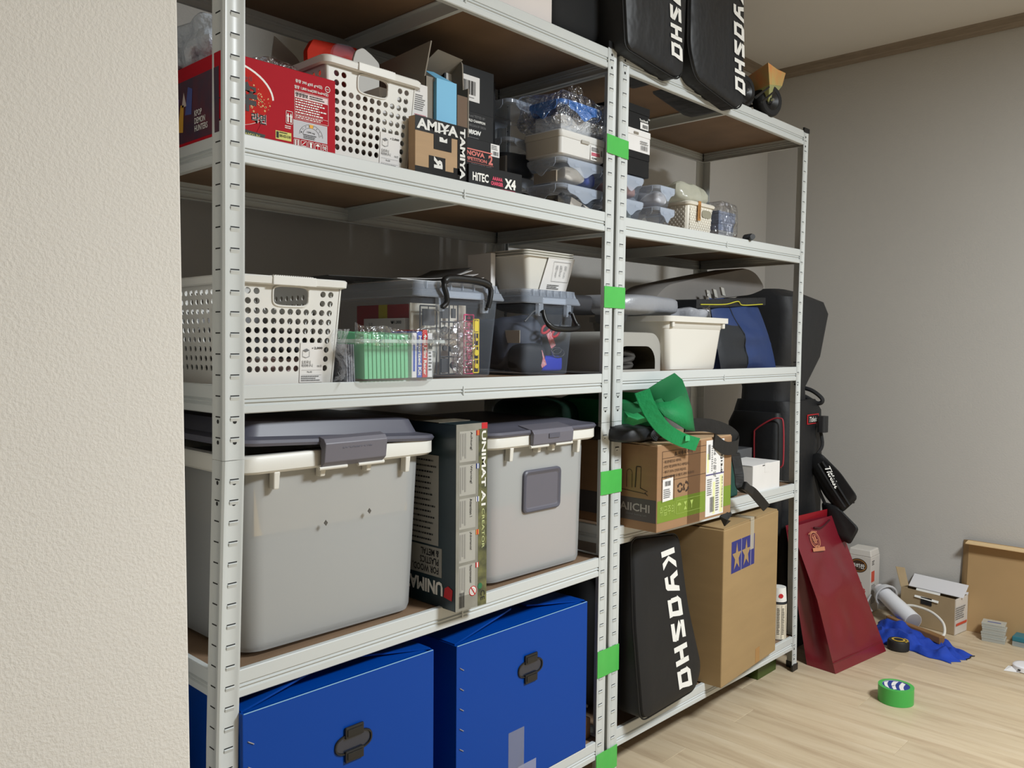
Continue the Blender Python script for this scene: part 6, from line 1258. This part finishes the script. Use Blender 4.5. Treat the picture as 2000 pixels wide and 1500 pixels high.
# shoulder pad and pouch hanging at the front right
G().loft([[V(p) + V((a, b, 0)) for a, b in ((0, 0), (.0, .018), (.004, .03))] for p in ()] or [rr(2.40, 2.44, .06, .09, .01, z) for z in (.78, .84)]).build('strap_ring', GB2, T)
pad = [V(p) for p in ((2.400, 0.120, 0.684), (2.400, 0.078, 0.709), (2.410, 0.004, 0.640), (2.420, -0.060, 0.553), (2.420, 0.002, 0.486), (2.410, 0.055, 0.543), (2.400, 0.099, 0.625))]
pad = round_poly(pad, .02, 3); c_ = sum(pad, V()) / len(pad); nn = V((-.72, -.70, 0))
G().loft([[c_ + (p - c_) * .90 + nn * .016 for p in pad], [p + nn * .008 for p in pad], [p - nn * .006 for p in pad], [c_ + (p - c_) * .9 - nn * .010 for p in pad]]).build('shoulder_pad', GB1, T, smooth=True)
u_ = (V((2.420, -0.005, 0.521)) - V((2.400, 0.077, 0.684))).normalized()
for k in range(3):
    a, b = V((2.400, 0.073, 0.675)) + nn * .020, V((2.420, -0.024, 0.524)) + nn * .018; s_ = u_.cross(nn).normalized() * (.018 * (k - 1)); g = G(); g.tube([a + s_, (a + b) / 2 + s_ * 1.1, b + s_], .0035, 6); g.build('pad_ridge', GB2, T, smooth=True)
v_ = nn.cross(u_).normalized(); v_ = v_ if v_.x > 0 or v_.z > 0 else -v_
uu = u_; vv = nn.cross(uu).normalized()
text(T, 'Titleist', V((2.400, 0.067, 0.653)) + nn * .026, (uu, vv), .085, .022, WHITEINK, shear=.25, bold=.02)
po = [V(p) for p in ((2.420, 0.066, 0.517), (2.420, 0.024, 0.517), (2.420, -0.061, 0.445), (2.420, -0.029, 0.379), (2.420, 0.050, 0.418))]; po = round_poly(po, .015, 3); c_ = sum(po, V()) / len(po)
G().loft([[c_ + (p - c_) * .8 + nn * .03 for p in po], [p + nn * .02 for p in po], [p - nn * .02 for p in po]]).build('side_pouch', GB1, T, smooth=True)
webb = spline([(2.430, 0.093, 0.805), (2.420, 0.075, 0.731), (2.400, 0.096, 0.673), (2.410, 0.083, 0.578), (2.420, 0.058, 0.512)], 6); g = G(); g.tube(webb, .006, 6); g.build('shoulder_strap', GB2, T, smooth=True)
# burgundy paper bag
BUR = mat('burgundy_paper', (122, 28, 42), .32, var=.12, vscale=5, coat=.15, bump=.35, bscale=5); BURD = mat('burgundy_inside', (150, 20, 34), .5)
T = thing('paper_bag', 'burgundy paper shopping bag with gold crest leaning on the right rack', 'shopping bag', (2.30, -.08, 0))
BL, BR = V((2.131, -.113, 0.0005)), V((2.472, -.157, 0.0005)); TR_, TL_ = V((2.430, .022, .479)), V((2.110, .045, .476)); off0 = V((.012, .105, 0)); off1 = V((.004, .022, .002))
BL2, BR2, TR2, TL2 = BL + off0, BR + off0, TR_ + off1, TL_ + off1
def crump(f, amp, s_): 
    def h(u, v):
        p = f(u, v); k = math.sin(PI * min(1, max(0, u))) * math.sin(PI * min(1, max(0, v)))
        return p + V((-.5, -1, .1)) * (amp * k * noise.noise(V((u * 3.1 + s_, v * 4.3, s_))) * 2)
    return h
ML = V((2.105, -.055, .245))
def front(u, v):
    l = BL.lerp(ML, v * 2) if v < .5 else ML.lerp(TL_, v * 2 - 1); r_ = BR.lerp(TR_, v); return l.lerp(r_, u)
sheet(crump(front, .012, 1.7), 18, 24).build('front_panel', BUR, T, smooth=True)
def gus(u, v):
    l = BL.lerp(ML, v * 2) if v < .5 else ML.lerp(TL_, v * 2 - 1); r_ = BL2.lerp(TL2, v); p = l.lerp(r_, u); return p + V((.035, 0, 0)) * math.sin(PI * u) * math.sin(PI * v * .9)
sheet(lambda u, v: gus(1 - u, v), 8, 14).build('side_panel', BUR, T, smooth=True)
sheet(lambda u, v: BR.lerp(TR_, v).lerp(BR2.lerp(TR2, v), u) + V((-.02, 0, 0)) * math.sin(PI * u) * v, 8, 14).build('side_panel', BUR, T, smooth=True)
sheet(lambda u, v: BR2.lerp(TR2, v).lerp(BL2.lerp(TL2, v), u), 8, 8).build('back_panel', BUR, T, smooth=True); G().add([BL, BL2, BR2, BR], [(0, 1, 2, 3)]).build('base', BUR, T)
a, b = front(0, .075), front(1, .075); g = G(); g.tube([a + V((-.001, -.003, 0)), front(.5, .075) + V((0, -.004, 0)), b + V((0, -.002, 0))], .0013, 5); g.build('fold_line', BUR, T)
G().slab([TL2 + V((.03, 0, -.01)), TR2 + V((-.02, 0, -.01)), TR2 + V((-.02, -.002, .018)), TL2 + V((.05, -.002, .022))], (0, .002, 0)).build('inner_lip', BURD, T)
nf_ = (BR - BL).cross(TL_ - BL).normalized()
nf_ = nf_ if nf_.y < 0 else -nf_
for (u, v) in ((.62, .955), (.72, .96)): pass
g = G(); P_ = spline([front(.42, .955) + nf_ * .004, front(.55, .945) + nf_ * .010, front(.80, .975) + nf_ * .004], 6); g.tube(P_, .0032, 8); g.build('cord_handle', mat('dark_cord', (70, 14, 24), .6), T, smooth=True)
cu = (front(.6, .8) - front(.3, .8)).normalized(); cv = (front(.3, .95) - front(.3, .7)).normalized(); co = front(.20, .77) + nf_ * .006
GCR = mat('gold_crest', (196, 130, 96), .4)
polys(T, co, (cu, cv), ring_poly(.5, .62, .30, .34, 22) + ring_poly(.5, .62, .22, .24, 22) + [[(.08, .20), (.92, .10), (.98, .26), (.12, .34)]] + [p for k in range(7) for p in disc_poly(.22 + .09 * k, .98 - .02 * abs(k - 3), .035, 8)] + [[(.40, .48), (.46, .48), (.44, .78), (.36, .78)], [(.50, .46), (.56, .46), (.58, .80), (.50, .80)], [(.34, .60), (.66, .58), (.66, .62), (.34, .64)], [(.30, .36), (.70, .33), (.70, .36), (.30, .39)]], .095, .085, GCR, 'gold_crest', lift=.001)
# red packaging seen between rack and bag
plain_box('red_carton', 'red carton standing behind the right upright near the burgundy bag', 'carton', 2.10, 2.13, .14, .30, 0, .47, mat('deep_red_card', (140, 24, 34), .5))

# ================================================================ along the right wall
T = thing('slim_carton', 'tall white printed carton by the wall behind the burgundy bag', 'carton', (2.895, .105, 0), .0); MK = mat('offwhite_print_card', (218, 212, 204), .5)
x0, y0, y1, hh = 2.858, .045, .140, .262
G().box(x0, x0 + .095, y0, y1, 0, hh - .028).build('carton', MK, T, bevel=.0015)
G().loft([[V((x0, y0, hh - .028)), V((x0 + .095, y0, hh - .028)), V((x0 + .095, y1, hh - .028)), V((x0, y1, hh - .028))], [V((x0 + .004, y0 + .004, hh)), V((x0 + .09, y0 + .004, hh)), V((x0 + .09, y1 - .004, hh)), V((x0 + .004, y1 - .004, hh))]]).build('top', MK, T, bevel=.004)
f_ = lambda y, z: V((x0, y, z)); DBR = mat('dark_brown_ink', (70, 48, 34), .6)
polys(T, f_(y1 - .008, .165), LF, disc_poly(.5, .5, .5, 26), .072, .058, DBR, 'oval_badge'); polys(T, f_(y1 - .010, .168), LF, ring_poly(.5, .5, .44, .47, 26), .068, .052, GOLD, 'oval_rim', lift=.0011); text(T, '죽해찬', f_(y1 - .016, .182), LF, .054, .020, WHITEINK, bold=.03, lift=.0013)
text(T, '곡물', f_(y1 - .02, .132), LF, .03, .014, mat('pink_ink', (200, 130, 140), .6)); text(T, '사미', f_(y1 - .024, .106), LF, .034, .020, INK, bold=.03); text(T, '미음', f_(y1 - .036, .080), LF, .040, .022, REDINK, bold=.03); polys(T, f_(y1 - .05, .03), LF, disc_poly(.5, .5, .5, 20), .034, .034, REDINK)
f2 = lambda x, z: V((x, y0, z)); card(T, f2(x0 + .006, .130), FR, .034, .045, mat('orange_red_print', (214, 84, 60), .6), 'red_field'); fineprint(T, f2(x0 + .01, .20), FR, .03, .02, 3, INK, 101); fineprint(T, f2(x0 + .008, .04), FR, .05, .08, 12, GREYINK, 102)
# white flask-like appliance with cord
T = thing('white_appliance', 'white cylindrical appliance lying on the blue cloth, grey cord round its end', 'appliance', (2.86, -.05, .05)); WA = mat('glossy_white', (236, 236, 240), .25)
a, b = V((2.865, .012, .110)), V((2.720, -.168, .052)); d_ = (b - a).normalized()
G().cyl(a + d_ * .03, b, .030, .034, 28).build('housing', WA, T, smooth=True); G().cyl(b + d_ * .0, b + d_ * .003, .033, .028, 28).build('end_ring', mat('grey_ring', (150, 146, 148), .4), T, smooth=True); G().cyl(a - d_ * .004, a + d_ * .030, .022, .029, 24).build('neck', WA, T, smooth=True)
up = d_.orthogonal().normalized(); w2 = d_.cross(up)
for k in range(3): g = G(); c_ = a + d_ * (.030 + .011 * k); g.tube([c_ + (up * math.cos(2 * PI * i / 22) + w2 * math.sin(2 * PI * i / 22)) * (.036 + .004 * k) for i in range(22)], .0042, 8, True); g.build('cord_turn', mat('grey_cord', (196, 196, 198), .5), T, smooth=True)
g = G(); g.tube(spline([a + V((-.03, .02, -.02)), V((2.80, .06, .03)), V((2.76, .09, .10)), V((2.82, .07, .10)), V((2.84, .03, .02))], 6), .0042, 8); g.build('cord', MATS['grey_cord'], T, smooth=True)
# white hose curving over to the floor
g = G(); g.tube(spline([(2.80, -.110, .085), (2.795, -.150, .092), (2.775, -.215, .088), (2.745, -.265, .066), (2.70, -.285, .040), (2.672, -.275, .026)], 8), .0048, 8); g.build('power_cord', mat('white_cord', (226, 222, 212), .5), T, smooth=True, label='white cord arching down to the wooden stick')
# blue cloth
BLC = mat('royal_blue_cloth', (22, 66, 178), .8, var=.2, vscale=20, bump=.3, bscale=50)
def cloth(u, v):
    c0 = quadmap((2.560, -.045, 0), (2.505, -.365, 0), (2.640, -.400, 0), (2.835, -.02, 0))(u, v); e = min(1, 6 * min(u, 1 - u, v, 1 - v) + .04)
    w_ = noise.noise(V((u * 5.2, v * 3.6, 2.3))) + .5 * noise.noise(V((u * 11, v * 9, 7.1)))
    hgt = (.016 + .030 * w_ + .046 * (1 - u) ** 1.5 * math.exp(-((v - .5) / .42) ** 2)) * e
    return V((c0.x + .018 * noise.noise(V((u * 6, v * 2, 0))), c0.y + .014 * noise.noise(V((v * 6, u * 3, 5))), max(.0012, hgt)))
T = sheet(cloth, 44, 30).build('blue_cloth', BLC, smooth=True, solid=.0016); tag(T, 'rumpled royal blue cloth on the floor under the stick and appliance', 'cloth')
g = G(); g.tube([cloth(1 - .001, v / 12) + V((.001, -.003, .001)) for v in range(7, 13)], .0018, 5); tag(g.build('cloth_hem', INK), 'dark hem cord at the corner of the blue cloth', 'hem')
# wooden stick
a, b = V((2.700, -.080, .056)), V((2.632, -.298, .034)); g = G(); d_ = (b - a).normalized(); s_ = d_.cross(Z_).normalized()
g.loft([[a + d_ * t_ + s_ * w_ + Z_ * h_, a + d_ * t_ - s_ * w_ + Z_ * h_, a + d_ * t_ - s_ * w_ - Z_ * h_, a + d_ * t_ + s_ * w_ - Z_ * h_] for t_, w_, h_ in ((0, .008, .006), (.05, .011, .007), (.12, .012, .009), (.17, .015, .012), (.229, .015, .014))])
tag(g.build('wooden_handle', mat('worn_oak', (150, 110, 66), .6, var=.35, vscale=18, stretch=(1, .2, 1)), bevel=.003), 'worn wooden tool handle lying on the blue cloth', 'handle')
# tape measure
T = thing('tape_measure', 'black tape measure with yellow label lying beside the burgundy bag', 'tape measure', (2.522, -.185, 0)); c_ = V((2.522, -.182, 0)); R_ = .030
rg = lambda r_, z: [c_ + V((r_ * 1.12 * math.cos(2 * PI * k / 30) * (1 if k < 8 or k > 22 else 1), r_ * 1.25 * math.sin(2 * PI * k / 30), z)) for k in range(30)]
G().loft([rg(R_ * .9, .0005), rg(R_, .004), rg(R_, .030), rg(R_ * .9, .036)]).build('housing', mat('black_rubber', (30, 30, 30), .6), T, smooth=True); G().loft([rg(R_ * .62, .0362), rg(R_ * .62, .0372)]).build('yellow_label', mat('yellow_gold_label', (206, 170, 60), .5), T); G().loft([rg(R_ * .42, .0373), rg(R_ * .42, .0378)]).build('black_centre', INK, T)
for k in range(5): a_ = -1.9 + k * .35; p_ = c_ + V((R_ * 1.12 * .82 * math.cos(a_), R_ * 1.25 * .82 * math.sin(a_), .0340)); G().box(p_.x - .003, p_.x + .003, p_.y - .003, p_.y + .003, .0340, .0372).build('yellow_mark', MATS['yellow_gold_label'], T)
# open small carton with white lid up
T = thing('open_carton', 'small kraft carton with open white-lined lid by the right wall', 'carton', (2.83, -.28, 0)); KD = mat('kraft_dull', (172, 150, 116), .8, var=.08, vscale=20)
A0, A1 = V((2.826, -.285, 0)), V((2.928, -.300, 0)); B0 = V((2.858, -.075, 0)); hz = .140; off = V((0, 0, hz)); vv = B0 - A0; B1 = A1 + vv; t_ = .002
def wallp(p, q, nm, m=KD): n_ = (q - p).cross(Z_).normalized() * -t_; return G().slab([p, q, q + off, p + off], n_).build(nm, m, T)
wallp(A0, A1, 'end_wall', MK); wallp(B0, A0, 'front_wall'); wallp(A1, B1, 'back_wall'); wallp(B1, B0, 'end_wall'); G().slab([A0, A1, B1, B0], (0, 0, .002)).build('base', KD, T); 
G().slab([A0 + vv * .03 + Z_ * .098 + V((.004, 0, 0)), A1 + vv * .03 + Z_ * .098 + V((-.004, 0, 0)), B1 - vv * .03 + Z_ * .098 + V((-.004, 0, 0)), B0 - vv * .03 + Z_ * .098 + V((.004, 0, 0))], (0, 0, .002)).build('dark_inner_tray', INK, T)
WL = mat('white_lid_liner', (224, 222, 224), .6)
lo_ = V((.045, 0, .075)); lid = G().slab([A1 + off, B1 + off, B1 + off + V((.012, 0, .012)), A1 + off + V((.012, 0, .012))], (-.001, 0, 0)).build('lid_hinge', WL, T)
G().slab([A1 + off + V((-.06, .0, -.002)), B1 + off + V((-.06, 0, -.002)), B1 + off + V((.006, 0, .034)), A1 + off + V((.006, 0, .034))], (0, 0, .002)).build('lid', WL, T)
G().slab([A0 + vv * .30 + Z_ * (hz - .030) + V((-.004, 0, 0)), A0 + vv * .74 + Z_ * (hz - .026) + V((-.004, 0, 0)), A0 + vv * .74 + off + V((.02, 0, .004)), A0 + vv * .30 + off + V((.02, 0, .004))], (-.0015, 0, .0)).build('tuck_flap', WHITEINK, T, bevel=.001)
G().slab([A0 + vv * .42 + Z_ * (hz - .048) + V((-.0022, 0, 0)), A0 + vv * .62 + Z_ * (hz - .048) + V((-.0022, 0, 0)), A0 + vv * .62 + Z_ * (hz - .020) + V((-.0022, 0, 0)), A0 + vv * .42 + Z_ * (hz - .020) + V((-.0022, 0, 0))], (-.0008, 0, 0)).build('thumb_cut', INK, T)
G().slab([B0 + off, B1 + off + V((-.06, 0, 0)), B1 + off + V((-.045, .022, .065)), B0 + off + V((.0, .022, .078))], (0, .002, 0)).build('side_flap', KD, T)
fd = (A1 - A0).normalized(); polys(T, A0 + Z_ * .036 + fd * .004 + Y_ * -.001, (fd, (Z_ + fd * .25).normalized()), [[(0, 0), (1, 0), (1, 1), (0, 1)]], .088, .010, mat('orange_red_print', (214, 84, 60), .6), lift=.002); fineprint(T, A0 + Z_ * .06 + Y_ * -.001, (fd, Z_), .08, .05, 6, GREYINK, 110, .002)
# big cardboard panel leaning on the wall
T = thing('cardboard_sheet', 'large kraft cardboard sheet with folded top, leaning on the right wall', 'cardboard sheet', (2.93, -.5, 0)); KP = mat('kraft_panel', (180, 148, 104), .75, var=.08, vscale=5)
G().slab([(2.925, -.292, .0005), (2.925, -.92, .0005), (2.950, -.92, .350), (2.950, -.292, .350)], (.004, 0, 0)).build('sheet', KP, T)
G().slab([(2.944, -.290, .346), (2.944, -.92, .344), (2.905, -.92, .330), (2.912, -.60, .340), (2.908, -.290, .342)], (0, 0, .004)).build('folded_top', mat('kraft_edge_pale', (222, 192, 146), .75), T)
G().slab([(2.925, -.292, .0005), (2.945, -.270, .0005), (2.966, -.270, .345), (2.950, -.292, .350)], (.002, .002, 0)).build('folded_side', KP, T)
# little clear cases
GC = clear_plastic('milky_small_case', (206, 208, 200), .62)
for k in range(4):
    c_ = plain_box('small_clear_case', ('lowest', 'second', 'third', 'topmost')[k] + ' of the stacked small milky cases on the floor', 'case', 2.850 + .002 * k, 2.905 + .002 * k, -.450 + .003 * (k % 2), -.372 + .003 * (k % 2), .0003 + k * .0172, .0003 + k * .0172 + .0168, GC, group='small milky cases on the floor', lidz=.006, rz=.12)
    if k == 3: G().box(.018, .028, .016, .060, .0168, .0172).build('blue_tag', mat('slate_blue', (90, 100, 150), .6), c_, local=True)
TL_c = mat('teal_case', (44, 116, 132), .35)
c_ = plain_box('teal_case', 'teal capped clear case lying beside the milky cases', 'case', 2.862, 2.925, -.545, -.470, .0003, .018, clear_plastic('clear_base_case', (196, 206, 206), .5)); G().box(-.001, .064, -.001, .076, .0178, .036).build('lid', TL_c, c_, local=True, bevel=.003)
# white round puck and paper scrap
T = thing('white_puck', 'white round flat device on the floor at the right edge', 'device', (2.622, -.566, 0)); c_ = V((2.622, -.566, 0))
rg = lambda r_, z: [c_ + V((r_ * math.cos(2 * PI * k / 36), r_ * math.sin(2 * PI * k / 36), z)) for k in range(36)]
G().loft([rg(.036, .0004), rg(.040, .003), rg(.040, .018), rg(.037, .021), rg(.030, .0215)]).build('housing', WA, T, smooth=True); G().box(c_.x - .042, c_.x - .0385, c_.y + .008, c_.y + .016, .008, .012).build('port', INK, T)
tag(G().slab([V((2.568, -.511, .0006)), V((2.583, -.556, .0006)), V((2.606, -.530, .010)), V((2.612, -.515, .006))], (0, 0, .0006)).build('paper_scrap', PAPER), 'tiny white triangular paper scrap on the floor', 'paper')
# roll of green tape
T = thing('green_tape_roll', 'roll of green tape with blue printed core label, lying on the floor', 'tape roll', (2.050, -.335, 0)); c_ = V((2.052, -.334, 0)); R_ = .0515; GRT = mat('green_tape_roll', (72, 176, 80), .4)
rg = lambda r_, z: [c_ + V((r_ * math.cos(2 * PI * k / 48), r_ * math.sin(2 * PI * k / 48), z)) for k in range(48)]
G().loft([rg(.0395, .0004), rg(R_, .0004), rg(R_, .050), rg(.0395, .050)], False, False).build('tape', GRT, T, smooth=True); G().loft([rg(.0395, .050), rg(.0395, .0004)], False, False).build('core', mat('tape_core', (206, 206, 200), .7), T, smooth=True)
lbm = card(T, (0, 0, 0), FR, .001, .001, PAPER, 'x') if False else None
G().loft([rg(.0396, .0480), rg(.0396, .0488)]).build('core_label', mat('core_label_blue', (34, 60, 140), .5), T)
for k, (a0, ww) in enumerate(((-.030, .013), (-.006, .012), (.018, .010))):
    ps = []
    for i in range(10):
        x_ = -.036 + .072 * i / 9; ps.append((x_, a0 + .008 * math.sin(i / 9 * PI) + x_ * .3))
    up_ = [(x_, y_ + ww) for x_, y_ in ps]; pl_ = [(x_, y_) for x_, y_ in ps + up_[::-1] if x_ * x_ + y_ * y_ < .0375 ** 2]
    if len(pl_) > 3: G().slab([V((c_.x + x_, c_.y + y_, .0488)) for x_, y_ in pl_], (0, 0, .0004)).build('label_stripe', WHITEINK, T)
text(T, 'CRAFT TAPE', (2.026, -.324, .0494), (V((.9, -.44, 0)).normalized(), V((.44, .9, 0)).normalized()), .045, .006, mat('core_label_blue', (34, 60, 140), .5))
